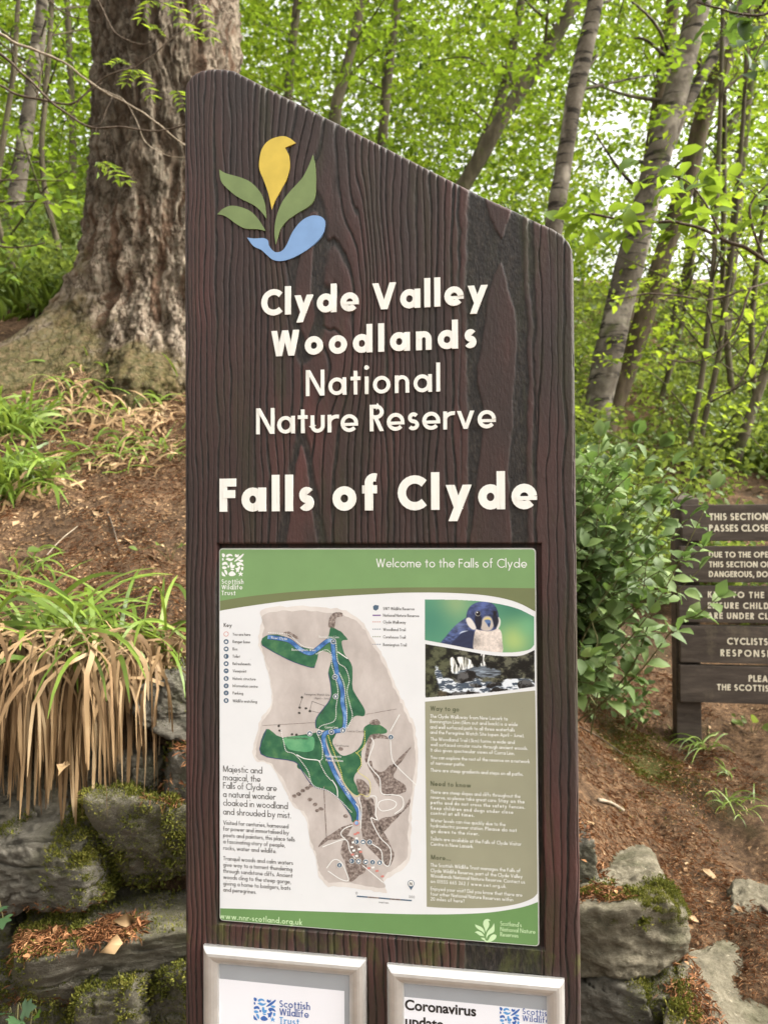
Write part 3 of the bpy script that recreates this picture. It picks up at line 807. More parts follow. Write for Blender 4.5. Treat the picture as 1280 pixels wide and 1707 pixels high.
def glyph(ch, w, X=.66, A=1.09):
    """strokes for one character: list of (kind, points, closed), advance width; cap height 1"""
    h = w / 2; Dn = -.33; r = X / 2
    S = []
    def p(*pts): S.append(('p', list(pts), False))
    def a(*args, **k): S.append(('p', _arc(*args, **k), False))
    def pf(f, *pts): S.append(('p%.2f' % f, list(pts), False))
    def ring(cx, cy, rx, ry): S.append(('p', _arc(cx, cy, rx, ry, 0, 360, 20)[:-1], True))
    def d(p0, p1): S.append(('h', [p0, p1], False))
    def dot(x, y): S.append(('f', _arc(x, y, w * .66, w * .66, 0, 360, 10)[:-1], True))
    bw = X * .98                                     # bowl width
    c = ch
    if c == 'a' or c == 'd' or c == 'q' or c == 'g':
        W = bw + .45 * w * .6
        ring(bw / 2, r, bw / 2 - h, r - h * .96)
        top = {'a': X, 'd': A, 'q': X, 'g': X}[c]; bot = {'a': 0, 'd': 0, 'q': Dn, 'g': -.06}[c]
        p((W - h, top), (W - h, bot))
        if c == 'g': a(W - h - (bw / 2 - h), -.06, bw / 2 - h, .27 - h, 0, -150)
    elif c in 'bp':
        W = bw + .27 * w
        ring(W - bw / 2, r, bw / 2 - h, r - h * .96)
        p((h, A if c == 'b' else X), (h, 0 if c == 'b' else Dn))
    elif c == 'c': W = X * .80; a(r, r, r - h, r - h * .96, 48, 312, n=16)
    elif c == 'e':
        W = X * .99
        bf = max(.42, 1 - (w - .08) * 3.4); a(r, r, r - h, r - h * .96, 2, 320, n=18); pf(bf, (h, r - w * bf * .42), (2 * r - .002, r - w * bf * .42))
    elif c == 'f':
        W = .30 + w * .75; xs = .08 + h
        q = .13 + h * .3
        S.append(('p', [(xs, 0), (xs, A - h - q)] + _arc(xs + q, A - h - q, q, q, 172, 70, 6), False)); p((0, X - h * .8), (W - .04, X - h * .8))
    elif c in 'hnmru':
        W = .47 + w * .55
        if c == 'm': W = .44 + w * .45
        ra = W / 2 - h
        if c == 'u':
            S.append(('p', [(h, X), (h, h + ra)] + _arc(W / 2, h + ra, ra, ra, 180, 360, 10) + [(W - h, X)], False))
        elif c == 'r':
            W = .30 + w * .6; p((h, X), (h, 0)); q = W - w * .6
            a(h + q, X - h - q * .8, q, q * .8, 170, 78, n=7)
        else:
            p((h, A if c == 'h' else X), (h, 0))
            S.append(('p', _arc(W / 2, X - h - ra, ra, ra, 180, 0, 10) + [(W - h, 0)], False))
            if c == 'm':
                S.append(('p', _arc(W / 2 + W - w, X - h - ra, ra, ra, 180, 0, 10) + [(2 * W - w - h, 0)], False)); W = 2 * W - w
    elif c in 'ij':
        W = w * 1.1; p((W / 2, X), (W / 2, 0 if c == 'i' else Dn * .9)); dot(W / 2, A - w * .55)
    elif c == 'k':
        W = .46 + w * .5; p((h, A), (h, 0)); d((W - w * .75, X), (w * .9, X * .46)); d((w * 1.25, X * .60), (W - w * .6, 0))
    elif c == 'l': W = w; p((h, A), (h, 0))
    elif c == 'o': W = X * 1.0; ring(r, r, r - h, r - h * .96)
    elif c == 's':
        W = .40 + w * .25; ry = (X - w) / 4; rx = W / 2 - h
        S.append(('p', _arc(W / 2 + .01, X - h - ry, rx * .92, ry, 35, 262, 12) + _arc(W / 2, h + ry, rx, ry, 82, -148, 12), False))
    elif c == 't':
        W = .30 + w * .6; p((W / 2, X + .24), (W / 2, 0)); p((0, X - h * .8), (W, X - h * .8))
    elif c in 'vyxwz':
        W = .48 + w * 1.15; e = w * .56
        if c == 'v': d((e, X), (W / 2, 0)); d((W - e, X), (W / 2, 0))
        elif c == 'y': d((e, X), (W / 2 + .0, .02)); d((W - e, X), (W / 2 - .15 - w * .08, Dn))
        elif c == 'x': d((e, X), (W - e, 0)); d((W - e, X), (e, 0))
        elif c == 'w':
            W = .80 + w * .9; d((e, X), (W * .29, 0)); d((W / 2, X), (W * .29, 0)); d((W / 2, X), (W * .71, 0)); d((W - e, X), (W * .71, 0))
        else: W = .42 + w * .3; p((0.02, X - h), (W - .02, X - h)); p((0.02, h), (W, h)); d((W - e, X - w), (e, w))
    elif c == 'A': W = .74 + w * .4; e = w * .56; d((e, 0), (W / 2, 1)); d((W - e, 0), (W / 2, 1)); p((W * .24, .30), (W * .76, .30))
    elif c == 'B': W = .48 + w * .4; p((h, 1), (h, 0)); S.append(('p', [(h, 1 - h), (W * .5, 1 - h)] + _arc(W * .5, .76, W * .42 - h, .24 - h, 90, -90, 8) + [(h, .52)], False)); S.append(('p', [(h, .52), (W * .5, .52)] + _arc(W * .52, .27, W * .48 - h, .27 - h, 90, -90, 8) + [(h, h)], False))
    elif c == 'C': W = .80; a(.5, .5, .5 - h, .51 - h, 44, 316, n=18)
    elif c == 'D': W = .68 + w * .3; p((h, 1), (h, 0)); S.append(('p', [(h, 1 - h), (W * .42, 1 - h)] + _arc(W * .42, .5, W * .58 - h, .5 - h, 90, -90, 12) + [(h, h)], False))
    elif c in 'EFL':
        W = .44 + w * .35; p((h, 1), (h, 0))
        if c != 'L': p((h, 1 - h), (W, 1 - h)); p((h, .53), (W * .94, .53))
        if c != 'F': p((h, h), (W, h))
    elif c == 'G': W = .90; a(.5, .5, .5 - h, .51 - h, 45, 345, n=18); p((.52, .46), (.98 - h, .46))
    elif c == 'H': W = .62 + w * .3; p((h, 1), (h, 0)); p((W - h, 1), (W - h, 0)); p((h, .53), (W - h, .53))
    elif c == 'I': W = w; p((h, 1), (h, 0))
    elif c == 'J': W = .34 + w * .3; S.append(('p', [(W - h, 1), (W - h, .22)] + _arc(W - h - .14, .22, .14, .22 - h, 0, -120, 6), False))
    elif c == 'K': W = .56 + w * .5; p((h, 1), (h, 0)); d((W - w * .7, 1), (w * .8, .42)); d((w * 1.5, .60), (W - w * .6, 0))
    elif c == 'M': W = .78 + w * .5; p((h, 1), (h, 0)); p((W - h, 1), (W - h, 0)); d((w * .6, 1), (W / 2, .02)); d((W - w * .6, 1), (W / 2, .02))
    elif c == 'N': W = .68 + w * .35; p((h, 1), (h, 0)); p((W - h, 1), (W - h, 0)); d((w * .62, 1), (W - w * .62, 0))
    elif c == 'O': W = 1.0; ring(.5, .5, .5 - h, .51 - h)
    elif c in 'PR':
        W = .48 + w * .35; p((h, 1), (h, 0)); S.append(('p', [(h, 1 - h), (W * .5, 1 - h)] + _arc(W * .5, .73, W * .5 - h, .27 - h, 90, -90, 9) + [(h, .46 + h)], False))
        if c == 'R': d((W * .45, .48), (W - w * .5, 0))
    elif c == 'S':
        W = .52 + w * .2; ry = (1.02 - w) / 4; rx = W / 2 - h
        S.append(('p', _arc(W / 2 + .01, 1.01 - h - ry, rx * .88, ry, 32, 262, 12) + _arc(W / 2, -.01 + h + ry, rx, ry, 82, -150, 12), False))
    elif c == 'T': W = .50 + w * .4; p((W / 2, 1), (W / 2, 0)); p((0, 1 - h), (W, 1 - h))
    elif c == 'U': W = .60 + w * .3; ra = W / 2 - h; S.append(('p', [(h, 1), (h, h + ra)] + _arc(W / 2, h + ra, ra, ra, 180, 360, 10) + [(W - h, 1)], False))
    elif c == 'V': W = .62 + w * 1.3; e = w * .56; d((e, 1), (W / 2, 0)); d((W - e, 1), (W / 2, 0))
    elif c == 'W': W = 1.0 + w * .6; e = w * .56; d((e, 1), (W * .28, 0)); d((W / 2, 1), (W * .28, 0)); d((W / 2, 1), (W * .72, 0)); d((W - e, 1), (W * .72, 0))
    elif c == 'Y': W = .62 + w * .4; e = w * .56; d((e, 1), (W / 2, .42)); d((W - e, 1), (W / 2, .42)); p((W / 2, .46), (W / 2, 0))
    elif c == 'Z': W = .55 + w * .3; p((0, 1 - h), (W, 1 - h)); p((0, h), (W, h)); d((W - w * .6, 1 - w), (w * .6, w))
    elif c == '0': W = .58; ring(W / 2, .5, W / 2 - h, .5 - h)
    elif c == '1': W = .26; p((.2, 1), (.2, 0)); d((.16, .97), (.02, .84))
    elif c == '2': W = .54; S.append(('p', _arc(W / 2, .72, W / 2 - h, .28 - h, 170, -35, 9) + [(h * 1.4, h)], False)); p((h * .5, h), (W, h))
    elif c == '3': W = .50; a(W / 2, .76, W / 2 - h - .02, .24 - h, 150, -90); a(W / 2, .27, W / 2 - h, .27 - h, 90, -150)
    elif c == '5': W = .52; p((.16, 1 - h), (W - .04, 1 - h)); d((.17, .95), (.10, .54)); a(W / 2 - .02, .31, W / 2 - h, .31 - h, 125, -150)
    elif c == '6': W = .54; ring(W / 2, .29, W / 2 - h, .29 - h); d((W * .68, 1), (h * 1.2, .42))
    elif c == '4': W = .56; p((W * .72, 1), (W * .72, 0)); p((0, .26), (W, .26)); d((W * .68, .97), (.03, .28))
    elif c == '.': W = w * 1.2; dot(W / 2, w * .6)
    elif c == ',': W = w * 1.2; d((W * .6, w), (W * .25, -.16))
    elif c == "'": W = w; p((h, 1.05), (h, .76))
    elif c in '-': W = .26; p((0, .33), (W, .33))
    elif c == '\u2013': W = .5; p((0, .33), (W, .33))
    elif c == '/': W = .42; d((W - w * .5, 1.05), (w * .5, -.15))
    elif c == '?': W = .42; S.append(('p', _arc(W / 2, .80, W / 2 - h, .22 - h, 170, -55, 8) + [(W / 2, .48), (W / 2, .28)], False)); dot(W / 2, w * .6)
    elif c == '(': W = .24; a(.36, .42, .30, .66, 128, 232)
    elif c == ')': W = .24; a(-.12, .42, .30, .66, 52, -52)
    else: W = .3
    return S, W

def stroke_poly(kind, pts, closed, w):
    if kind[0] == 'p' and len(kind) > 1: w = w * float(kind[1:])
    """-> V (2n,2), quads"""
    P = np.array(pts, float); n = len(P)
    if kind == 'f':
        return P, [list(range(n))]
    if kind == 'h':
        d = nrm(P[1] - P[0]); hw = w / 2 / max(abs(d[1]), .35)
        o = np.array([hw, 0])
        V = np.array([P[0] - o, P[1] - o, P[1] + o, P[0] + o])
        return V, [[0, 1, 2, 3]]
    if closed:
        T0 = nrm(P - np.roll(P, 1, 0)); T1 = nrm(np.roll(P, -1, 0) - P)
    else:
        e = nrm(np.diff(P, axis=0)); T0 = np.vstack([e[:1], e]); T1 = np.vstack([e, e[-1:]])
    T = nrm(T0 + T1); N = np.stack([-T[:, 1], T[:, 0]], -1)
    c = np.clip((T * T0).sum(1), .5, 1)
    o = N * (w / 2 / c)[:, None]
    V = np.concatenate([P + o, P - o])
    F = [[i, (i + 1) % n, n + (i + 1) % n, n + i] for i in range(n if closed else n - 1)]
    return V, F

SPW = .22
def layout(text, w, X, A, total, slab=False, fixgap=None):
    gl = [(glyph(ch, w, X, A) if ch != ' ' else None) for ch in text]
    nat = sum(g[1] for g in gl if g); ng = len(text) - 1
    sp = sum(1 for g in gl if g is None)
    if fixgap is None:
        gap = (total - nat - sp * SPW) / max(ng, 1) if total else .12
        gmin, gmax = .10, .26
        gc = min(max(gap, gmin), gmax)
    else: gc = fixgap
    natural = nat + sp * SPW + ng * gc
    sx = total / natural if total else 1.0
    out, x = [], 0
    for g, ch in zip(gl, text):
        if g is None: x += SPW + gc; continue
        for kind, pts, cl in g[0]:
            out.append((kind, [(px + x, py) for px, py in pts], cl))
            if slab and kind == 'p' and not cl and len(pts) == 2 and abs(pts[0][0] - pts[1][0]) < 1e-6:
                for py, sgn in ((pts[0][1], -1), (pts[1][1], 1)):
                    if ch in 'Tt' and py > .5: continue
                    yy = py + sgn * w * .35
                    out.append(('s', [(pts[0][0] + x - w * .95, yy), (pts[0][0] + x + w * .95, yy)], False))
        x += g[1] + gc
    return out, sx

class Text:
    """lettering on a plane: local x across, local z up, facing -y"""
    def __init__(s): s.V, s.F, s.n = [], [], 0
    def line(s, text, x0, z0, cap, length=None, w=.1, y=0.0, thick=0.0, X=.66, A=1.09, slab=False, rot=0.0, fixgap=None):
        st, sx = layout(text, w, X, A, (length / cap) if length else None, slab, fixgap)
        for q, (kind, pts, cl) in enumerate(st):
            ww = w * .7 if kind == 's' else w
            pts = [(a * sx, b) for a, b in pts]
            V, F = stroke_poly('p' if kind == 's' else kind, pts, cl, ww)
            yy = y - .00006 * (s.n % 5) - (.00025 * (s.n % 5) if thick else 0); s.n += 1
            xx, zz = V[:, 0] * cap, V[:, 1] * cap
            if rot:
                xx, zz = xx * cos(rot) - zz * sin(rot), xx * sin(rot) + zz * cos(rot)
            o = len(s.V)
            for a_, b_ in zip(xx, zz): s.V.append((x0 + a_, yy, z0 + b_))
            # face -y: make the winding consistent
            for f in F:
                aa = sum(V[f[k]][0] * V[f[(k + 1) % len(f)]][1] - V[f[(k + 1) % len(f)]][0] * V[f[k]][1] for k in range(len(f)))
                f = f if aa > 0 else f[::-1]
                s.F.append([i + o for i in f])
            if thick:
                nV = len(V)
                for a_, b_ in zip(xx, zz): s.V.append((x0 + a_, yy + thick, z0 + b_))
                cnt = {}
                fs = s.F[-len(F):]
                for f in fs:
                    for k in range(len(f)):
                        e = (f[k], f[(k + 1) % len(f)])
                        cnt[e] = 1
                for (i_, j_) in list(cnt):
                    if (j_, i_) not in cnt: s.F.append([j_, i_, i_ + nV, j_ + nV])
    def build(s, name, mat, parent): return mesh_np(name, np.array(s.V), s.F, mat, parent)

# ------------------------------------------------------------------ the wooden sign
YAW, SD = 0.1629, 1.15
EX, EN = np.array([cos(YAW), -sin(YAW), 0]), np.array([sin(YAW), cos(YAW), 0])
SO = np.array([0, SD, 0.0])

def S(u, v, off=0.0):                  # photo pixel -> (across, up) on the sign's plane, off metres behind its face
    d = ray(u, v); o = np.array([0, 0, CAMZ])
    t = ((SO + EN * off - o) @ EN) / (d @ EN)
    p = o + d * t - SO
    return np.array([p @ EX, p[2]])

sign = empty('wooden_sign', tuple(SO), -YAW)
tag(sign, 'tall dark grooved timber sign with slanted top, white lettering and green map panel', 'sign')

A0, A1 = -.3159, .2798
def A_u(a): return 307.5 + (a - A0) / (A1 - A0) * 655.0            # rough photo column / row of a point, used to lay out the grain
def B_v(b): return 876 - (b - CAMZ) / .00090
top_px = [(306.5, 165), (307.5, 150), (312, 136), (321, 123), (335, 115), (352, 112), (370, 112.3), (388, 115), (470, 157), (560, 202.5), (680, 263), (800, 324), (860, 351), (894, 368), (920, 379), (937, 390), (948, 403), (954, 418), (956.0, 440)]
TP = np.array([S(*p) for p in top_px])
def topb(a): return np.interp(a, TP[:, 0], TP[:, 1])
PTL, PTR, PBL, PBR = S(364.2, 914), S(892.5, 913.5), S(363.5, 1537), S(900, 1581)
pa0, pa1 = (PTL[0] + PBL[0]) / 2, (PTR[0] + PBR[0]) / 2
pb1, pb0 = (PTL[1] + PTR[1]) / 2, (PBL[1] + PBR[1]) / 2
ra0, ra1, rb0, rb1 = pa0 - .0025, pa1 + .008, pb0 - .004, pb1 + .0065       # the routed recess
ca = np.unique(np.concatenate([np.linspace(A0, A1, 700), [ra0 - .0004, ra0 + .0004, ra1 - .0004, ra1 + .0004, A0 + .0006, A0 + .0015, A1 - .0006, A1 - .0015]]))
rb = np.concatenate([np.linspace(-.05, .7, 14)[:-1], np.arange(.70, rb0, .0032), [rb0 - .0003, rb0 + .0003], np.linspace(rb0 + .0006, rb1 - .0006, 40), [rb1 - .0003, rb1 + .0003]])
nup = 260
tt = np.linspace(0, 1, nup + 1)[1:] ** .96
AA = np.repeat(ca[None], len(rb) + nup, 0)
BB = np.concatenate([np.repeat(rb[:, None], len(ca), 1), rb1 + .0006 + tt[:, None] * (topb(ca)[None] - rb1 - .0006)])
# grain
U, Vp = A_u(AA), B_v(BB)
Uw = U + 6.0 * fbm(U / 60, Vp / 420, 0, 61, 3) + 2.6 * fbm(U / 22, Vp / 90, 0, 62, 3)
sw = np.exp(-((Vp - 490) / 150) ** 2)
Uw = Uw - 42 * sw * np.exp(-((U - 600) / 52) ** 2) + 34 * np.exp(-((Vp - 330) / 160) ** 2) * np.exp(-((U - 520) / 60) ** 2) - 20 * np.exp(-((Vp - 620) / 70) ** 2) * np.exp(-((U - 570) / 40) ** 2)
kn = np.array([300, 340, 460, 545, 600, 625, 720, 800, 812, 880, 892, 915, 975.0])
pd = np.array([7.5, 9.5, 13, 19, 14, 10.5, 11.5, 16, 60, 62, 24, 13, 11.0])
dens_x = np.linspace(250, 1010, 1200)
cum = np.cumsum(1.0 / np.interp(dens_x, kn, pd)) * (dens_x[1] - dens_x[0])
phi = np.interp(Uw, dens_x, cum)
phi = phi + .85 * np.exp(-((Uw - 842) / 30) ** 2 - ((Vp - 720) / 230) ** 2) - .55 * np.exp(-((Uw - 850) / 24) ** 2 - ((Vp - 360) / 60) ** 2)
phi = phi + 1.1 * np.exp(-((Uw - 512) / 20) ** 2 - ((Vp - 880) / 120) ** 2) + .8 * np.exp(-((Uw - 500) / 24) ** 2 - ((Vp - 400) / 110) ** 2)
phi = phi + .9 * np.exp(-((Uw - 545) / 16) ** 2 - ((Vp - 525) / 30) ** 2)
t = phi - np.floor(phi)
ringid = np.floor(phi)
rr_ = _hash(ringid, ringid * 0, ringid * 0, 5)
local_per = np.interp(Uw, kn, pd)
late_w = (.40 + .25 * rr_) + .22 * sst(30, 14, local_per)
up_ = sst(.0, .10, t); dn_ = 1 - sst(late_w, np.where(local_per > 30, .97, late_w + .2), t)
late = up_ * dn_
local_per = np.interp(Uw, kn, pd)
depth = .0019 + .0012 * sst(8, 22, local_per) * (.6 + .6 * rr_)
gran = fbm(AA * 420, BB * 330, 0, 71, 2)
relief = depth * (1 - late) + .00028 * gran * (1 - .75 * late) - .0004 * late * sst(.1, .5, t) * sst(.9, .4, t)
relief = relief + .0006 * fbm(AA * 9, BB * 3, 0, 72, 2)
# broad smooth flames of dense wood between bands of rough, sand-blasted grain on the right
def inside_soft(px, soft):
    px = catmull(px, 6, True); x0, y0 = px[:, 0], px[:, 1]; x1, y1 = np.roll(x0, -1), np.roll(y0, -1)
    inn = np.zeros(U.shape, bool); dist = np.full(U.shape, 1e9)
    for a_, b_, c_, d_ in zip(x0, y0, x1, y1):
        cond = ((b_ > Vp) != (d_ > Vp)) & (Uf < (c_ - a_) * (Vp - b_) / (d_ - b_ + 1e-9) + a_); inn ^= cond
        tq = np.clip(((Uf - a_) * (c_ - a_) + (Vp - b_) * (d_ - b_)) / ((c_ - a_) ** 2 + (d_ - b_) ** 2 + 1e-9), 0, 1)
        dist = np.minimum(dist, np.hypot(Uf - a_ - tq * (c_ - a_), Vp - b_ - tq * (d_ - b_)))
    return sst(-soft, soft, np.where(inn, dist, -dist))
Uf = U + 2.5 * fbm(U / 30, Vp / 60, 0, 63, 3) + 1.0 * fbm(U / 6, Vp / 14, 0, 64, 2)
fl = inside_soft([(846, 448), (858, 488), (868, 535), (871, 600), (867, 690), (861, 760), (858, 840), (856, 930), (800, 930), (803, 850), (812, 770), (817, 700), (809, 640), (815, 590), (822, 540), (830, 490)], 2.2)
fl = np.maximum(fl, inside_soft([(822, 320), (864, 345), (858, 380), (848, 407), (838, 385), (829, 355)], 2.0))
fl = np.maximum(fl, inside_soft([(885, 350), (892, 350), (893, 480), (899, 620), (896, 760), (899, 930), (890, 930), (888, 760), (891, 620), (886, 480)], 2.5))
fl = np.maximum(fl, inside_soft([(786, 290), (797, 296), (793, 420), (790, 560), (793, 720), (789, 930), (780, 930), (782, 700), (781, 560), (785, 420)], 2.5))
zone = sst(776, 782, Uf) * sst(906, 900, Uf)
fl2 = inside_soft([(517, 738), (527, 790), (534, 850), (541, 930), (488, 930), (497, 850), (505, 790)], 2.2)
fl2 = np.maximum(fl2, inside_soft([(528, 352), (544, 342), (548, 362), (538, 400), (533, 470), (538, 520), (520, 560), (505, 480), (512, 420)], 2.2))
zone2 = np.clip(inside_soft([(514, 700), (540, 790), (556, 930), (474, 930), (490, 800)], 5) + inside_soft([(530, 300), (562, 350), (556, 480), (552, 560), (510, 600), (490, 480), (505, 380)], 6), 0, 1)
late = late * (1 - zone) + fl * zone
late = late * (1 - zone2) + np.maximum(fl2, .15 * late) * zone2
wz = np.maximum(zone, zone2)
relief = relief * (1 - wz) + wz * (.0020 * (1 - late) + .00026 * gran * (1 - .8 * late) + .00022 * fbm(AA * 900, BB * 800, 0, 75, 2) * (1 - late))
# smoother side rails below the panel top
yy = relief
inside = (AA > ra0) & (AA < ra1) & (BB > rb0) & (BB < rb1)
# the wood is dished and darker just around the recess
edge = np.minimum(np.minimum(np.abs(AA - A0), np.abs(AA - A1)), (topb(AA) - BB) * .9)
rad_e = .006
ed = np.clip(edge / rad_e, 0, 1)
yy = np.maximum(yy, 0) * sst(0, .5, ed) + rad_e * (1 - np.sqrt(np.clip(1 - (1 - ed) ** 2, 0, 1)))
yy = np.where(inside, .013, yy)
nr_, nc_ = AA.shape
Vt = np.stack([AA, yy, BB], -1).reshape(-1, 3)
i, j = np.arange(nr_ - 1)[:, None], np.arange(nc_ - 1)[None, :]
sF = np.stack([i * nc_ + j, i * nc_ + j + 1, (i + 1) * nc_ + j + 1, (i + 1) * nc_ + j], -1).reshape(-1, 4)
# sides and back
bnd = [(0 * nc_ + q) for q in range(nc_)] + [r * nc_ + nc_ - 1 for r in range(1, nr_)] + [(nr_ - 1) * nc_ + q for q in range(nc_ - 2, -1, -1)] + [r * nc_ for r in range(nr_ - 2, 0, -1)]
bnd = np.array(bnd); nb = len(bnd)
back = Vt[bnd].copy(); back[:, 1] = .095
o0 = len(Vt); Vt = np.concatenate([Vt, back, [[(A0 + A1) / 2, .095, 1.0]]])
k = np.arange(nb)
side = np.stack([bnd[k], o0 + k, o0 + (k + 1) % nb, bnd[(k + 1) % nb]], -1)
fan = np.stack([o0 + k, np.full(nb, o0 + nb), np.full(nb, o0 + nb), o0 + (k + 1) % nb], -1)
allF = [list(f) for f in side] + [[f[0], f[1], f[3]] for f in fan]
me_late = np.concatenate([late.ravel(), np.full(nb + 1, .3)])
me_fl = np.concatenate([(np.maximum(fl * zone, fl2 * zone2) * sst(-.75, .35, fbm(AA * 14, BB * 5, 0, 78, 3))).ravel(), np.zeros(nb + 1)])
me_rough = np.concatenate([((1 - late) * (local_per > 30) + 0 * late).ravel(), np.zeros(nb + 1)])
# triangulate all to one array
tris = np.concatenate([sF[:, [0, 1, 2]], sF[:, [0, 2, 3]], side[:, [0, 1, 2]], side[:, [0, 2, 3]], fan[:, [0, 1, 3]]])
m, nt, b = nmat('stained_grooved_timber', .62, .35)
al = nd(nt, 'ShaderNodeAttribute', attribute_name='late')
n1 = noise(nt, 3.2, 4, .6, (3.5, 1, .8)); n2 = noise(nt, 260, 3, .6, (1, 1, .35)); n3 = noise(nt, 5, 6, .7, (4, 1, .55)); n4 = noise(nt, 1.6, 3, .5)
red = ramp(nt, [(.30, (.025, .0175, .015)), (.50, (.046, .0235, .0195)), (.70, (.092, .033, .0275))], n1.outputs[0])
drk = ramp(nt, [(.3, (.005, .0042, .0038)), (.5, (.017, .0138, .0112)), (.72, (.047, .037, .029))], n2.outputs[0])
rl = ramp(nt, [(.10, (0, 0, 0)), (.85, (1, 1, 1))], al.outputs['Fac'])
col = mixc(nt, rl.outputs[0], drk.outputs[0], red.outputs[0])
afl = nd(nt, 'ShaderNodeAttribute', attribute_name='flame')
gry = ramp(nt, [(.42, (0, 0, 0)), (.68, (.55, .55, .55))], n4.outputs[0])
col = mixc(nt, gry.outputs[0], col, (.034, .029, .025))
col = mixc(nt, afl.outputs['Fac'], col, (.108, .036, .031))
# green algae creeping down the middle grain, and at the foot of the panel
tc = nt.nodes.new('ShaderNodeTexCoord'); sx_ = nt.nodes.new('ShaderNodeSeparateXYZ'); nt.links.new(tc.outputs['Object'], sx_.inputs[0])
alg = ramp(nt, [(.50, (0, 0, 0)), (.66, (.8, .8, .8))], n3.outputs[0])
band = ramp(nt, [(.0, (.25, .25, .25)), (.20, (.45, .45, .45)), (.30, (1, 1, 1)), (.40, (.55, .55, .55)), (.8, (.35, .35, .35)), (.88, (.9, .9, .9)), (1, (.6, .6, .6))])
mr = nd(nt, 'ShaderNodeMapRange'); mr.inputs[1].default_value = A0; mr.inputs[2].default_value = A1
nt.links.new(sx_.outputs['X'], mr.inputs[0]); nt.links.new(mr.outputs[0], band.inputs[0])
ml = nd(nt, 'ShaderNodeMath', operation='MULTIPLY'); nt.links.new(alg.outputs[0], ml.inputs[0]); nt.links.new(band.outputs[0], ml.inputs[1])
col = mixc(nt, ml.outputs[0], col, (.034, .037, .012))
mr2 = nd(nt, 'ShaderNodeMapRange'); mr2.inputs[1].default_value = rb0 - .10; mr2.inputs[2].default_value = rb0
nt.links.new(sx_.outputs['Z'], mr2.inputs[0])
lt = nd(nt, 'ShaderNodeMath', operation='LESS_THAN'); nt.links.new(sx_.outputs['Z'], lt.inputs[0]); lt.inputs[1].default_value = rb0
gt = nd(nt, 'ShaderNodeMath', operation='MULTIPLY'); nt.links.new(mr2.outputs[0], gt.inputs[0]); nt.links.new(lt.outputs[0], gt.inputs[1])
n5 = noise(nt, 26, 5, .7, (1, 1, .6)); r5 = ramp(nt, [(.52, (0, 0, 0)), (.66, (.8, .8, .8))], n5.outputs[0])
gm = nd(nt, 'ShaderNodeMath', operation='MULTIPLY'); nt.links.new(gt.outputs[0], gm.inputs[0]); nt.links.new(r5.outputs[0], gm.inputs[1])
col = mixc(nt, gm.outputs[0], col, (.075, .08, .02))
nt.links.new(col, b.inputs['Base Color'])
bump(nt, b, n2.outputs[0], .8, .0016)
slab = mesh_np('timber_slab', Vt, tris, m, sign, smooth=True, attrs={'late': me_late, 'flame': me_fl})
sm_ = slab.data
fl = np.ones(len(sm_.polygons), bool); fl[-nb:] = False
sm_.polygons.foreach_set('use_smooth', fl)

# raised painted lettering
m, nt, b = nmat('off_white_paint', .55, .3)
n = noise(nt, 30, 6, .7, (5, 1, .35)); n2 = noise(nt, 9, 4, .6)
r = ramp(nt, [(.26, (.50, .48, .40)), (.38, (.76, .75, .68)), (.6, (.82, .81, .75))], n.outputs[0])
r2 = ramp(nt, [(.62, (0, 0, 0)), (.80, (.3, .3, .3))], n2.outputs[0])
nt.links.new(mixc(nt, r2.outputs[0], r.outputs[0], (.48, .47, .36)), b.inputs['Base Color'])
bump(nt, b, n.outputs[0], .35, .0015)
M['letter'] = m
def hline(T, text, u0, v0, u1, cap_px, w, off, y, thick=0.0, **kw):
    if cap_px < 12 and 'X' not in kw: kw['X'] = .62
    if cap_px < 8 and w < .1: w = .125
    elif cap_px < 12 and w < .1: w = .105
    p0, p1 = S(u0, v0, off), S(u1, v0, off)
    pc = S(u0, v0 - cap_px, off)
    T.line(text, p0[0], p0[1], pc[1] - p0[1], p1[0] - p0[0], w, y, thick, **kw)
for nm, text, u0, v0, u1, cap, w in (('lettering', 'Clyde Valley', 435.7, 526.5, 813, 43, .225), ('lettering', 'Woodlands', 452, 594.4, 794, 42.5, .225),
                                     ('lettering', 'National', 510, 660.3, 733.5, 43, .14), ('lettering', 'Nature Reserve', 427.2, 724, 826.2, 43, .14),
                                     ('lettering', 'Falls of Clyde', 366.2, 853.1, 894.6, 55, .24)):
    T = Text(); hline(T, text, u0, v0, u1, cap, w, -.0012, -.0012, .0045, X=.715 if w > .2 else .67)
    T.build(nm, M['letter'], sign)

def raised(name, px, mat, parent, y=-.0014, thick=.005, close=True, n=6, off=-.0014):
    P = catmull([S(u, v, off) for u, v in px], n, True) if n > 1 else np.array([S(u, v, off) for u, v in px])
    ar = np.sum(P[:, 0] * np.roll(P[:, 1], -1) - np.roll(P[:, 0], -1) * P[:, 1])
    if ar < 0: P = P[::-1]
    k = len(P)
    V = [(a_, y, b_) for a_, b_ in P] + [(a_, y + thick, b_) for a_, b_ in P]
    F = [list(range(k))] + [[(q + 1) % k, q, k + q, k + (q + 1) % k] for q in range(k)]
    return mesh_np(name, V, F, mat, parent)

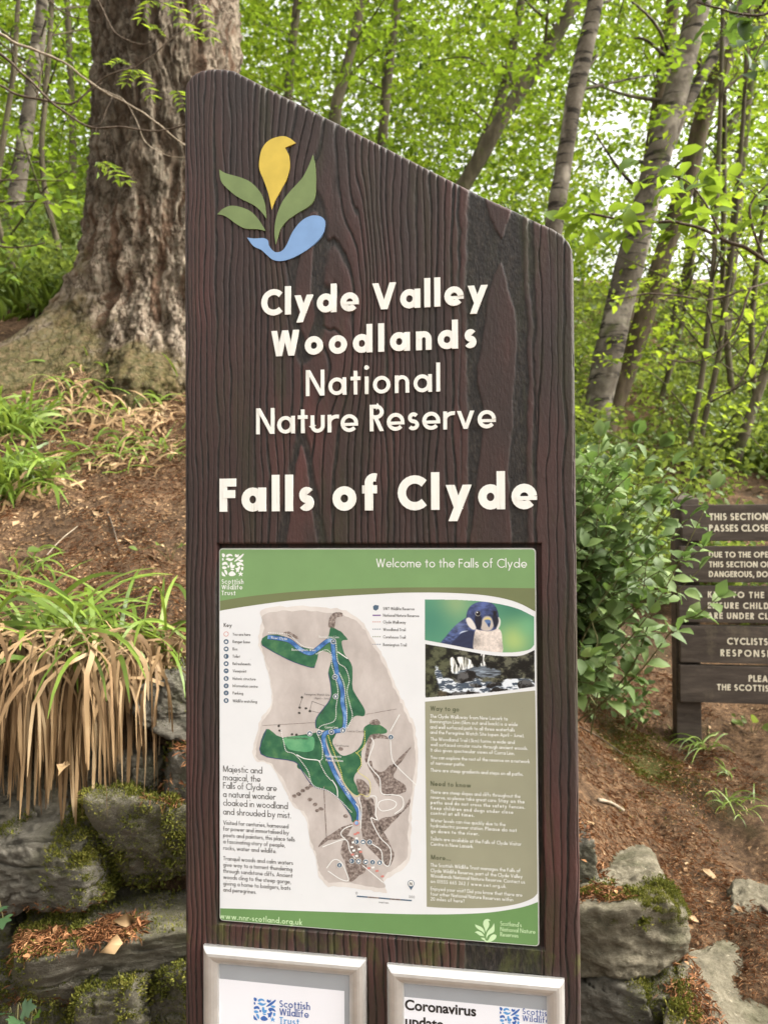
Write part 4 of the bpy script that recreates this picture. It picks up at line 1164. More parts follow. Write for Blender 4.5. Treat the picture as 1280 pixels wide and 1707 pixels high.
def spl(pts, sharp, n=7):
    """closed outline through zoom pixels, split at sharp corners"""
    k = len(pts); out = []
    idx = sorted(sharp)
    for a_, b_ in zip(idx, idx[1:] + [idx[0] + k]):
        seg = [pts[q % k] for q in range(a_, b_ + 1)]
        c = catmull(seg, n)
        out += [tuple(q) for q in c[:-1]]
    return out
def zl(p): return (340 + p[0] / 5.333, 200 + p[1] / 5.333)
emb = {'flower': ([(603, 795), (575, 660), (530, 530), (497, 450), (492, 370), (515, 260), (580, 180), (690, 144), (760, 160), (818, 205), (722, 245), (755, 320), (762, 420), (735, 520), (680, 630), (630, 720)], [0, 9, 10]),
       'leaf1': ([(136, 440), (200, 475), (330, 512), (420, 555), (500, 640), (540, 740), (556, 878), (510, 815), (440, 755), (310, 690), (220, 620), (155, 545)], [0, 6]),
       'leaf2': ([(118, 838), (170, 790), (240, 762), (330, 775), (420, 815), (490, 890), (548, 985), (470, 970), (370, 965), (290, 925), (215, 870), (165, 845)], [0, 6]),
       'leaf3': ([(968, 310), (990, 420), (995, 560), (985, 680), (940, 760), (830, 830), (740, 895), (680, 970), (655, 1050), (638, 1105), (627, 1000), (640, 880), (690, 740), (770, 630), (870, 520), (930, 410)], [0, 9]),
       'water': ([(383, 1045), (450, 1053), (530, 1050), (568, 1070), (580, 1120), (630, 1172), (690, 1165), (735, 1110), (780, 1010), (830, 935), (890, 880), (960, 850), (1030, 855), (1072, 890), (1072, 960), (1030, 1050), (930, 1145), (800, 1220), (700, 1252), (620, 1245), (560, 1200), (510, 1155), (440, 1120)], [0])}
M['yellow'] = paint('yellow_paint', (.62, .46, .075), .5, .10, 30, .3)
M['leafgreen'] = paint('leaf_green_paint', (.175, .235, .09), .5, .12, 30, .3)
M['skyblue'] = paint('sky_blue_paint', (.20, .34, .58), .5, .08, 30, .3)
for nm, key, mt in (('emblem_flower', 'flower', 'yellow'), ('emblem_leaf', 'leaf1', 'leafgreen'), ('emblem_leaf', 'leaf2', 'leafgreen'), ('emblem_leaf', 'leaf3', 'leafgreen'), ('emblem_water', 'water', 'skyblue')):
    raised(nm, [zl(p) for p in spl(*emb[key])], M[mt], sign, n=1)

# ------------------------------------------------------------------ the information panel
PY = .0035                                            # its face lies a little behind the timber's face
def gloss(name, col, var=.06, scale=12): 
    m, nt, b = nmat(name, .38, .4)
    n = noise(nt, scale, 4); r = ramp(nt, [(.3, tuple(c * (1 - var) for c in col)), (.7, tuple(min(1, c * (1 + var)) for c in col))], n.outputs[0])
    n2 = noise(nt, 160, 3, .6); r2 = ramp(nt, [(.72, (0, 0, 0)), (.80, (.35, .35, .35))], n2.outputs[0])
    nt.links.new(mixc(nt, r2.outputs[0], r.outputs[0], tuple(c * .55 for c in col)), b.inputs['Base Color'])
    b.inputs['Coat Weight'].default_value = .25; b.inputs['Coat Roughness'].default_value = .25
    return m
G = {'white': gloss('panel_white', (.735, .745, .75), .03), 'green': gloss('panel_green', s2l(118, 153, 99)), 'green2': gloss('panel_footer_green', s2l(105, 143, 88)), 'olive': gloss('panel_olive', s2l(112, 120, 82)),
     'sage': gloss('panel_sage', s2l(148, 147, 124)), 'ink': gloss('panel_ink', s2l(72, 70, 66)), 'wtext': gloss('panel_white_text', (.80, .80, .77)), 'head': gloss('panel_heading', s2l(88, 92, 70)),
     'pale': gloss('panel_pale_green', s2l(196, 222, 176)), 'slate': gloss('panel_slate', s2l(78, 100, 120)), 'purple': gloss('panel_purple', s2l(128, 104, 150)),
     'rim': gloss('panel_edge', s2l(150, 148, 138))}
def rrect(a0, b0, a1, b1, r, n=5):
    out = []
    for cx, cy, s in ((a1 - r, b1 - r, 0), (a0 + r, b1 - r, 90), (a0 + r, b0 + r, 180), (a1 - r, b0 + r, 270)):
        out += _arc(cx, cy, r, r, s, s + 90, n)
    return out
def flat(polys, y, name, parent, mats, midx=None):
    """flat printed shapes (lists of local (across, up)) facing the viewer"""
    V, F = [], []
    for q, P in enumerate(polys):
        P = np.asarray(P, float)
        ar = np.sum(P[:, 0] * np.roll(P[:, 1], -1) - np.roll(P[:, 0], -1) * P[:, 1])
        if ar < 0: P = P[::-1]
        o = len(V); yq = y[q] if isinstance(y, (list, tuple, np.ndarray)) else y
        V += [(a_, yq, b_) for a_, b_ in P]; F.append(list(range(o, o + len(P))))
    return mesh_np(name, V, F, None, parent, mats=mats, midx=midx if midx is not None else [0] * len(F))
# the plate
rp = rrect(pa0, pb0, pa1, pb1, .006)
k = len(rp)
V = [(a_, PY, b_) for a_, b_ in rrect(pa0 + .0012, pb0 + .0012, pa1 - .0012, pb1 - .0012, .005)] + [(a_, PY + .001, b_) for a_, b_ in rp] + [(a_, PY + .0095, b_) for a_, b_ in rp]
F = [list(range(k))] + [[(q + 1) % k, q, k + q, k + (q + 1) % k] for q in range(k)] + [[k + (q + 1) % k, k + q, 2 * k + q, 2 * k + (q + 1) % k] for q in range(k)]
panel = mesh_np('information_panel', V, F, None, sign, mats=[G['white'], G['rim']], midx=[0] + [1] * 2 * k)
def PX(pts): return [S(u, v, PY) for u, v in pts]
def zz1(p): return (350 + p[0] / 4.571, 900 + p[1] / 4.571)
def zz2(p): return (630 + p[0] / 4.571, 900 + p[1] / 4.571)
def zz4(p): return (630 + p[0] / 4.571, 1230 + p[1] / 4.571)
def cm(pts, n=6): return [tuple(q) for q in catmull(pts, n)]
la, lb = pa0 + .0018, pa1 - .0018
tl = lambda u: (u, None)
# header: green, with the olive sweep below it
L1 = .00012
hd_curve = cm([zz1((72, 465)), zz1((300, 430)), zz1((640, 395)), zz1((1000, 375)), zz1((1280, 366)), zz2((300, 362)), zz2((700, 363)), zz2((1195, 368))])
ol_curve = cm([zz1((72, 540)), zz1((300, 503)), zz1((640, 458)), zz1((1000, 428)), zz1((1280, 412)), zz2((200, 402)), zz2((500, 402)), zz2((760, 416)), zz2((950, 445)), zz2((1080, 485)), zz2((1195, 545))])
def clampA(P): return [(min(max(a_, la), lb), b_) for a_, b_ in P]
hp = clampA(PX(hd_curve)); op = clampA(PX(ol_curve))
hp[0] = (la, hp[0][1]); hp[-1] = (lb, hp[-1][1]); op[0] = (la, op[0][1]); op[-1] = (lb, op[-1][1])
corner = [(lb, pb1 - .006), (lb - .0012, pb1 - .0030), (lb - .004, pb1 - .0018), (la + .004, pb1 - .0018), (la + .0012, pb1 - .0030), (la, pb1 - .006)]
flat([hp + corner, hp[::-1] + op], PY - L1, 'header_band', panel, [G['green'], G['olive']], [0, 1])
# footer
ft = clampA(PX(cm([zz1((72, 1300)), ] , 1))) if False else None
zz3 = lambda p: (350 + p[0] / 4.571, 1230 + p[1] / 4.571)
fcur = clampA(PX(cm([zz3((62, 1297)), zz3((640, 1317)), zz3((1280, 1337)), zz4((300, 1344)), zz4((600, 1343)), zz4((850, 1330)), zz4((1050, 1300)), zz4((1150, 1275)), zz4((1222, 1248))])))
fcur[0] = (la, fcur[0][1]); fcur[-1] = (lb, fcur[-1][1])
fcorner = [(lb, pb0 + .006), (lb - .0012, pb0 + .0030), (lb - .004, pb0 + .0018), (la + .004, pb0 + .0018), (la + .0012, pb0 + .0030), (la, pb0 + .006)]
flat([fcur + fcorner], PY - L1, 'footer_band', panel, [G['green2']])
# sage column
sg = [zz2((358, 1233))] + cm([zz2((560, 1213)), zz2((800, 1190)), zz2((1020, 1165)), zz2((1196, 1147))]) + [zz4((1203, 0)), zz4((1214, 1130))] + cm([zz4((1213, 1185)), zz4((1170, 1225)), zz4((1060, 1265)), zz4((900, 1290)), zz4((700, 1298)), zz4((500, 1295)), zz4((371, 1287))])
box = flat([clampA(PX(sg))], PY - L1, 'text_column', panel, [G['sage']])
# photographs
def picmat(name, stops, scale, mapping=(1, 1, 1), rough=.38, detail=5):
    m, nt, b = nmat(name, rough, .4)
    n = noise(nt, scale, detail, .6, mapping); r = ramp(nt, stops, n.outputs[0]); nt.links.new(r.outputs[0], b.inputs['Base Color'])
    return m
G['birdbg'] = picmat('photo_green_blur', [(.3, s2l(70, 125, 98)), (.5, s2l(96, 150, 110)), (.62, s2l(132, 172, 118)), (.75, s2l(178, 188, 120))], 16, detail=1)
G['slateblue'] = picmat('photo_slate_feathers', [(.3, s2l(44, 54, 84)), (.55, s2l(74, 88, 124)), (.8, s2l(104, 118, 152))], 150)
G['slatedark'] = picmat('photo_dark_feathers', [(.3, s2l(38, 42, 60)), (.8, s2l(70, 76, 100))], 200)
G['cream'] = picmat('photo_cream_feathers', [(.3, s2l(196, 182, 170)), (.8, s2l(232, 222, 208))], 120)
G['black'] = picmat('photo_black', [(.3, s2l(22, 22, 28)), (.8, s2l(44, 44, 52))], 90)
G['beak'] = picmat('photo_beak', [(.3, s2l(70, 96, 140)), (.8, s2l(100, 130, 176))], 120)
G['gorge'] = picmat('photo_gorge', [(.32, s2l(18, 20, 18)), (.5, s2l(52, 52, 42)), (.66, s2l(84, 84, 66)), (.8, s2l(112, 108, 84))], 110, detail=8)
G['foam'] = picmat('photo_falling_water', [(.3, s2l(120, 134, 150)), (.5, s2l(178, 188, 200)), (.75, s2l(232, 236, 240))], 60, (1, 1, .4), detail=6)
G['pool'] = picmat('photo_pool', [(.35, s2l(70, 78, 84)), (.6, s2l(130, 138, 142)), (.8, s2l(176, 184, 190))], 90, (.4, 1, 1.6), detail=6)
bird_edge = [zz2((357, 452))] + cm([zz2((600, 455)), zz2((780, 466)), zz2((930, 488)), zz2((1070, 525)), zz2((1190, 585))]) + cm([zz2((1190, 800)), zz2((1155, 835)), zz2((1080, 852)), zz2((980, 859)), zz2((860, 851)), zz2((700, 828)), zz2((540, 797)), zz2((357, 764))])
wf_edge = [zz2((358, 792))] + cm([zz2((540, 822)), zz2((700, 850)), zz2((860, 877)), zz2((1000, 886)), zz2((1100, 878)), zz2((1192, 838))]) + [zz2((1194, 1118))] + cm([zz2((1050, 1140)), zz2((850, 1163)), zz2((600, 1185)), zz2((360, 1203))])
# the two printed pictures, laid down dot by dot like a print: a falcon, and a waterfall
def polymask(X, Y, pts, soft):
    P_ = catmull(pts, 5, True); inn = np.zeros(X.shape, bool); dist = np.full(X.shape, 1e9)
    for (a_, b_), (c_, d_) in zip(P_, np.roll(P_, -1, 0)):
        inn ^= ((b_ > Y) != (d_ > Y)) & (X < (c_ - a_) * (Y - b_) / (d_ - b_ + 1e-9) + a_)
        tq = np.clip(((X - a_) * (c_ - a_) + (Y - b_) * (d_ - b_)) / ((c_ - a_) ** 2 + (d_ - b_) ** 2 + 1e-9), 0, 1)
        dist = np.minimum(dist, np.hypot(X - a_ - tq * (c_ - a_), Y - b_ - tq * (d_ - b_)))
    return sst(-soft, soft, np.where(inn, dist, -dist))
def lerp(img, col, m_):
    col = np.asarray(col, float)
    return img * (1 - m_[..., None]) + col * m_[..., None]
def blob(X, Y, x, y, r): return np.exp(-((X - x) ** 2 + (Y - y) ** 2) / r ** 2)
def paint_bird(X, Y):
    img = np.zeros(X.shape + (3,)) + np.array([88, 146, 116.])
    img = lerp(img, (150, 172, 122), .8 * blob(X, Y, 590, 480, 130)); img = lerp(img, (52, 112, 92), .7 * blob(X, Y, 1050, 500, 170)); img = lerp(img, (176, 194, 116), .85 * blob(X, Y, 1040, 760, 130))
    img = lerp(img, (116, 178, 132), .6 * blob(X, Y, 1150, 660, 90)); img = lerp(img, (64, 124, 106), .6 * blob(X, Y, 400, 620, 150))
    n_ = fbm(X / 26, Y / 14, 0, 201, 4); f_ = .5 + .5 * np.sin((X * .5 + Y) / 7 + 3 * fbm(X / 60, Y / 60, 0, 202, 2))
    slate = np.array([64, 76, 112.])[None, None] * (1 + .28 * n_ + .10 * f_)[..., None]
    body = polymask(X, Y, [(478, 800), (520, 735), (580, 665), (640, 615), (690, 590), (760, 620), (860, 660), (880, 720), (760, 745), (745, 870), (560, 860)], 4)
    img = img * (1 - body[..., None]) + slate * body[..., None]
    img = lerp(img, (118, 132, 168), .55 * body * blob(X, Y, 620, 650, 45)); img = lerp(img, (36, 42, 66), .75 * polymask(X, Y, [(555, 800), (600, 750), (650, 706), (720, 690), (748, 730), (742, 870), (600, 860)], 7) * (1 + .3 * n_).clip(0, 1.2))
    img = lerp(img, (214, 222, 232), .8 * polymask(X, Y, [(622, 716), (645, 696), (690, 692), (650, 706)], 3))
    br = polymask(X, Y, [(742, 700), (790, 660), (880, 660), (935, 690), (948, 760), (938, 870), (745, 870)], 5)
    cream = np.array([218, 206, 196.])[None, None] * (1 + .07 * fbm(X / 12, Y / 12, 0, 203, 3) - .28 * blob(X, Y, 745, 770, 45) - .16 * blob(X, Y, 945, 800, 30))[..., None]
    img = img * (1 - br[..., None]) + cream * br[..., None]
    hd = polymask(X, Y, [(676, 610), (682, 550), (708, 505), (755, 478), (820, 470), (880, 488), (912, 535), (925, 590), (930, 640), (900, 680), (840, 695), (750, 680), (690, 645)], 4)
    hcol = np.array([58, 68, 104.])[None, None] * (1 + .22 * n_ + .42 * blob(X, Y, 800, 492, 60) - .25 * blob(X, Y, 880, 560, 50))[..., None]
    img = img * (1 - hd[..., None]) + hcol * hd[..., None]
    img = lerp(img, (226, 220, 212), .95 * polymask(X, Y, [(674, 605), (700, 592), (730, 622), (752, 672), (728, 684), (692, 655)], 5)); img = lerp(img, (226, 220, 212), .9 * polymask(X, Y, [(918, 590), (936, 610), (934, 650), (915, 680), (905, 660)], 4))
    img = lerp(img, (214, 200, 182), .85 * polymask(X, Y, [(792, 620), (815, 586), (850, 582), (872, 604), (884, 655), (858, 690), (808, 692), (786, 668)], 8))
    img = lerp(img, (28, 30, 44), .95 * polymask(X, Y, [(742, 585), (786, 580), (794, 640), (776, 684), (752, 662)], 6)); img = lerp(img, (30, 32, 46), .95 * polymask(X, Y, [(876, 578), (908, 574), (922, 620), (904, 668), (886, 650)], 6))
    img = lerp(img, (232, 226, 200), .95 * polymask(X, Y, _arc(765, 561, 20, 20, 0, 360, 12)[:-1], 3)); img = lerp(img, (22, 20, 26), polymask(X, Y, _arc(766, 560, 18, 18, 0, 360, 12)[:-1], 3)); img = lerp(img, (240, 240, 240), polymask(X, Y, _arc(760, 553, 5, 5, 0, 360, 8)[:-1], 2)); img = lerp(img, (24, 24, 32), polymask(X, Y, _arc(893, 560, 13, 17, 0, 360, 12)[:-1], 4))
    img = lerp(img, (214, 196, 120), .9 * polymask(X, Y, [(812, 604), (838, 590), (864, 602), (850, 618), (826, 618)], 4)); img = lerp(img, (84, 112, 160), .95 * polymask(X, Y, [(816, 614), (840, 606), (862, 616), (860, 645), (848, 664), (832, 640)], 4)); img = lerp(img, (44, 56, 92), .8 * polymask(X, Y, [(838, 640), (858, 636), (850, 666)], 4))
    return img
def paint_falls(X, Y):
    xw, yw = X + 16 * fbm(X / 50, Y / 50, 0, 211, 4), Y + 12 * fbm(X / 50, Y / 40, 9, 212, 4)
    t_ = np.clip(.5 + .75 * fbm(X / 55, Y / 45, 0, 213, 6, .65), 0, 1)
    img = np.array([14, 16, 15.]) + t_[..., None] ** 1.6 * np.array([84, 82, 66.])
    img = lerp(img, (78, 84, 56), .55 * polymask(xw, yw, [(340, 780), (560, 830), (540, 960), (470, 1060), (430, 1190), (340, 1210)], 40) * np.clip(.3 + t_, 0, 1))
    img = lerp(img, (84, 70, 52), .6 * polymask(xw, yw, [(470, 1160), (560, 1150), (600, 1190), (480, 1200)], 12))
    st = np.clip(.62 + .55 * fbm(X / 10, Y / 70, 0, 214, 4), 0, 1)
    img = img * (1 - (q_ := polymask(xw, yw, [(560, 1010), (650, 975), (800, 962), (935, 985), (945, 1025), (830, 1045), (700, 1030)], 8))[..., None]) + (np.array([92, 100, 108.]) * (1 + .5 * fbm(X / 50, Y / 8, 0, 215, 4))[..., None]) * q_[..., None]
    for pts in ([(545, 908), (575, 893), (602, 940), (622, 1000), (574, 1018), (556, 960)], [(608, 893), (690, 902), (722, 938), (726, 968), (640, 990), (622, 940)], [(788, 868), (813, 868), (812, 920), (826, 958), (786, 958), (796, 910)]):
        m_ = polymask(X + 6 * fbm(X / 20, Y / 20, 0, 216, 3), Y, pts, 5) * st; img = lerp(img, (240, 240, 236), np.clip(m_ * 1.35, 0, 1))
    m_ = polymask(xw, yw, [(438, 955), (475, 985), (520, 1045), (620, 1078), (760, 1055), (900, 1092), (1010, 1065), (1200, 1075), (1200, 1140), (850, 1175), (560, 1165), (478, 1130), (455, 1080)], 8)
    f_ = sst(-.25, .35, fbm(X / 42, Y / 15, 0, 217, 5, .62)); img = img * (1 - m_[..., None]) + (np.array([70, 82, 96.]) * (1 - f_[..., None]) + np.array([222, 228, 234.]) * f_[..., None]) * m_[..., None]
    r_ = np.clip(polymask(xw, yw, [(575, 1050), (610, 1010), (680, 992), (745, 1005), (752, 1045), (690, 1080), (605, 1072)], 5) + polymask(xw, yw, [(700, 1112), (760, 1086), (805, 1108), (750, 1124)], 5) + polymask(xw, yw, [(835, 1100), (925, 1086), (935, 1112), (860, 1122)], 5) + polymask(xw, yw, [(840, 1140), (940, 1125), (1010, 1142), (900, 1162)], 5) + polymask(xw, yw, [(1065, 1092), (1110, 1076), (1190, 1100), (1185, 1120), (1080, 1134)], 5) + polymask(xw, yw, [(540, 1160), (640, 1150), (780, 1165), (780, 1200), (540, 1200)], 6), 0, 1)
    img = img * (1 - r_[..., None]) + (np.array([20, 20, 20.]) + 70 * (t_[..., None] ** 2)) * r_[..., None]
    return img
pm, nt, b = nmat('printed_picture', .38, .4)
pa_ = nd(nt, 'ShaderNodeAttribute', attribute_name='print'); nt.links.new(pa_.outputs['Color'], b.inputs['Base Color'])
b.inputs['Coat Weight'].default_value = .25; b.inputs['Coat Roughness'].default_value = .25
def print_image(name, edge_px, painter, y):
    """a fine mesh filling the outline (photo pixels), coloured by the painter working in enlarged-photo units"""
    E_ = np.array(edge_px); u0, v0 = E_.min(0); u1, v1 = E_.max(0); st = .42
    us, vs = np.arange(u0 - st, u1 + 2 * st, st), np.arange(v0 - st, v1 + 2 * st, st)
    UU, VV = np.meshgrid(us, vs)
    inn = np.zeros(UU.shape, bool)
    for (a_, b_), (c_, d_) in zip(E_, np.roll(E_, -1, 0)): inn ^= ((b_ > VV) != (d_ > VV)) & (UU < (c_ - a_) * (VV - b_) / (d_ - b_ + 1e-9) + a_)
    rgb = np.clip(painter((UU - 630) * 4.571, (VV - 900) * 4.571), 0, 255) / 255
    lin = np.where(rgb <= .04045, rgb / 12.92, ((rgb + .055) / 1.055) ** 2.4)
    c00, c10, c01 = S(u0, v0, PY), S(u1, v0, PY), S(u0, v1, PY); c11 = S(u1, v1, PY)
    s_, t_ = (UU - u0) / (u1 - u0), (VV - v0) / (v1 - v0)
    PP = ((1 - s_) * (1 - t_))[..., None] * c00 + (s_ * (1 - t_))[..., None] * c10 + ((1 - s_) * t_)[..., None] * c01 + (s_ * t_)[..., None] * c11
    V = np.stack([PP[..., 0], np.full(UU.shape, y), PP[..., 1]], -1).reshape(-1, 3)
    h_, w_ = UU.shape; i_, j_ = np.arange(h_ - 1)[:, None], np.arange(w_ - 1)[None]
    F = np.stack([(i_ + 1) * w_ + j_, (i_ + 1) * w_ + j_ + 1, i_ * w_ + j_ + 1, i_ * w_ + j_], -1)
    keep = inn[:-1, :-1] & inn[1:, 1:] & inn[:-1, 1:] & inn[1:, :-1]
    o = mesh_np(name, V, F[keep], pm, panel)
    at_ = o.data.color_attributes.new('print', 'FLOAT_COLOR', 'POINT')
    at_.data.foreach_set('color', np.concatenate([lin, np.ones(UU.shape + (1,))], -1).astype(np.float32).ravel())
    return o
print_image('bird_photograph', bird_edge, paint_bird, PY - L1)
print_image('waterfall_photograph', wf_edge, paint_falls, PY - L1)

# the painted map
z3 = lambda p: (380 + p[0] / 3.879, 1000 + p[1] / 3.879)
z4 = lambda p: (420 + p[0] / 4.414, 1200 + p[1] / 4.414)
m, nt, b = nmat('map_wash', .4, .35)
n = noise(nt, 20, 6, .65, (1, 1, .6)); r = ramp(nt, [(.3, s2l(172, 163, 157)), (.5, s2l(190, 181, 175)), (.72, s2l(208, 200, 194))], n.outputs[0]); nt.links.new(r.outputs[0], b.inputs['Base Color'])
G['wash'] = m
G['washpale'] = picmat('map_wash_edge', [(.3, s2l(204, 196, 190)), (.7, s2l(222, 217, 211))], 24)
G['mapgreen'] = picmat('map_green', [(.3, s2l(36, 84, 62)), (.5, s2l(56, 106, 76)), (.65, s2l(78, 124, 84)), (.8, s2l(108, 142, 82))], 60, detail=7)
G['mapgreen2'] = picmat('map_light_green', [(.3, s2l(70, 140, 100)), (.7, s2l(116, 176, 128))], 60, detail=7)
G['mapblue'] = picmat('map_river', [(.3, s2l(50, 82, 134)), (.5, s2l(76, 124, 182)), (.7, s2l(150, 184, 216))], 90, detail=5)
G['mapgrey'] = picmat('map_wood_hatching', [(.35, s2l(88, 76, 72)), (.5, s2l(128, 115, 108)), (.68, s2l(176, 164, 156))], 260, detail=6)
G['navy'] = gloss('map_navy', s2l(58, 72, 110)); G['mapwhite'] = gloss('map_white', (.78, .77, .73)); G['yel'] = gloss('map_yellow', s2l(222, 214, 110)); G['redring'] = gloss('map_red', s2l(206, 130, 120))
mats = [G[q] for q in ('wash', 'washpale', 'mapgreen', 'mapgreen2', 'mapblue', 'mapgrey', 'navy', 'mapwhite', 'yel', 'slate', 'redring', 'ink', 'wtext')]
mp, mi, my = [], [], []
def mpoly(px, mi_, lev): mp.append(PX(px)); mi.append(mi_); my.append(PY - L1 - .00007 * lev)
def mline(px, wpx, mi_, lev, dash=0.0):
    P = np.array(px); w_ = wpx
    if dash:
        d = np.concatenate([[0], np.cumsum(np.linalg.norm(np.diff(P, axis=0), axis=1))]); q = 0
        while q < d[-1]:
            s = [np.array([np.interp(x, d, P[:, 0]), np.interp(x, d, P[:, 1])]) for x in (q, min(q + dash * .6, d[-1]))]
            t_ = nrm(s[1] - s[0]); n_ = np.array([-t_[1], t_[0]]) * w_ / 2
            if np.linalg.norm(s[1] - s[0]) > .2: mpoly([s[0] + n_, s[1] + n_, s[1] - n_, s[0] - n_], mi_, lev)
            q += dash
    else:
        V, F = stroke_poly('p', P, False, w_)
        k_ = len(P); mpoly(list(V[:k_]) + list(V[k_:][::-1]), mi_, lev)
def wob(P, amp, seed):
    P = np.array(P); 
    return [(x + amp * float(vnoise(x * .13, y * .13, 0, seed)) + amp * .5 * float(vnoise(x * .5, y * .5, 0, seed)), y + amp * float(vnoise(x * .13 + 9, y * .13, 0, seed + 1)) + amp * .5 * float(vnoise(x * .5, y * .5, 4, seed))) for x, y in P]
wash = [z3(p) for p in [(240, 95), (420, 70), (640, 80), (760, 100), (860, 170), (930, 280), (1000, 400), (1070, 560), (1125, 680), (1160, 760)]] + [z4(p) for p in [(1180, 60), (1200, 240), (1190, 420), (1160, 620), (1150, 800), (1140, 1000), (1060, 1090), (960, 1160), (980, 1235), (860, 1220), (700, 1195), (560, 1190), (500, 1120), (480, 1010), (430, 880), (410, 720), (300, 600), (270, 520), (150, 330), (40, 290), (30, 200), (70, 60)]] + [z3(p) for p in [(230, 780), (290, 680), (290, 560), (260, 430), (215, 300), (235, 180)]]
wc = [tuple(q) for q in catmull(wash, 6, True)]
cxy = np.mean(wc, 0)
mpoly(wob([tuple(cxy + (np.array(q) - cxy) * 1.035) for q in wc], 1.8, 3), 1, 0)
mpoly(wob(wc, 1.8, 5), 0, 1)
sp = lambda P, f: [tuple(q) for q in catmull([f(p) for p in P], 4, True)]
mpoly(wob(sp([(262, 225), (385, 240), (470, 300), (560, 322), (585, 340), (562, 425), (540, 437), (395, 388), (222, 292)], z3), .6, 7), 2, 2)
mpoly(wob(sp([(665, 180), (690, 182), (742, 215), (775, 258), (738, 268), (752, 345), (803, 430), (810, 580), (880, 700), (882, 750), (820, 752), (765, 830), (700, 850), (575, 830), (575, 760), (660, 645), (666, 560), (650, 470), (670, 385), (655, 340), (600, 330), (570, 345), (572, 315), (640, 250)], z3), .6, 8), 2, 2)
mpoly(wob(sp([(108, 68), (225, 128), (470, 92), (525, 100), (540, 200), (570, 310), (640, 450), (740, 610), (785, 690), (785, 740), (740, 750), (720, 690), (640, 580), (560, 520), (450, 485), (420, 430), (370, 375), (335, 350), (310, 305), (68, 250)], z4), .6, 9), 2, 2)
mpoly(wob(sp([(235, 135), (330, 118), (450, 125), (460, 200), (420, 235), (300, 225), (250, 190)], z4), .6, 10), 3, 3)
mpoly(wob(sp([(548, 95), (620, 85), (610, 120), (595, 170), (640, 245), (690, 262), (780, 218), (822, 130), (828, 55), (890, 25), (980, 60), (985, 100), (880, 108), (845, 160), (805, 240), (805, 340), (760, 400), (752, 450), (792, 530), (770, 555), (700, 490), (610, 310), (560, 190)], z4), .6, 11), 2, 2)
for P, sd in (([(875, 300), (900, 360), (960, 385), (1020, 335), (1075, 335), (1045, 420), (1125, 480), (1130, 530), (1050, 550), (985, 555), (950, 520), (900, 420), (850, 330)], 12), ([(795, 565), (850, 585), (900, 700), (1000, 880), (1045, 1000), (1000, 1080), (920, 1000), (830, 900), (800, 760)], 13),
              ([(690, 860), (760, 880), (820, 1000), (840, 1100), (770, 1160), (720, 1190), (690, 1070), (655, 960)], 14), ([(640, 800), (740, 770), (690, 860), (560, 890), (490, 940), (520, 890)], 15), ([(845, 590), (890, 580), (905, 680), (870, 710), (850, 660)], 16),
              ([(935, 740), (1050, 700), (1150, 640), (1160, 580), (1100, 690), (1000, 790), (945, 840)], 17), ([(1030, 340), (1150, 215), (1165, 210), (1075, 330)], 18), ([(870, 110), (1000, 120), (1010, 135), (890, 150), (850, 300), (830, 290)], 19), ([(770, 440), (830, 450), (870, 520), (850, 550), (790, 550)], 20)):
    mpoly(wob(sp(P, z4), 1.0, sd), 5, 3)
mpoly(wob(sp([(650, 175), (655, 120), (690, 80), (740, 85), (735, 110), (700, 115), (690, 180)], z3), .8, 21), 5, 2)
mpoly(wob(sp([(360, 215), (400, 205), (450, 240), (450, 255)], z3), .8, 22), 5, 4)
mpoly(wob(sp([(915, 790), (960, 770), (985, 800), (930, 810)], z3), .8, 23), 5, 4)
for x, y in ((312, 560), (345, 545), (375, 520), (410, 500), (432, 485), (425, 585), (465, 620), (480, 665), (510, 655), (690, 710), (655, 215)): mpoly(wob([z4((x + q[0], y + q[1])) for q in _arc(0, 0, 17, 14, 0, 360, 9)[:-1]], .7, x), 5, 4)
for x, y in ((465, 695), (480, 630), (505, 700), (530, 718), (462, 730), (330, 815), (335, 845), (415, 868), (445, 870)): mpoly(wob([z3((x + q[0], y + q[1])) for q in _arc(0, 0, 9, 8, 0, 360, 8)[:-1]], .5, x), 11, 4)
rv = cm([z3(p) for p in [(258, 240), (330, 248), (400, 265), (470, 320), (530, 345), (575, 320), (640, 268), (672, 265), (680, 300), (685, 370), (700, 430), (708, 490), (728, 545), (742, 600), (740, 660), (755, 730), (758, 790), (745, 835), (690, 850)]] + [z4(p) for p in [(545, 95), (528, 130), (535, 200), (575, 310), (630, 430), (700, 540), (750, 610), (785, 680), (782, 735)]], 5)
mline(rv, 7.8, 6, 4); mline(rv, 6.2, 4, 5)
bl = lambda P, f: cm([f(p) for p in P], 4)
mline(bl([(222, 292), (395, 388), (540, 437), (565, 420)], z3), 1.0, 6, 5); mline(bl([(650, 470), (666, 560), (660, 645), (575, 760), (570, 830)], z3), 1.2, 6, 5)
mline(bl([(108, 68), (68, 250), (310, 305), (370, 375), (450, 485), (560, 520), (640, 580), (720, 690), (740, 745)], z4), 1.4, 6, 5)
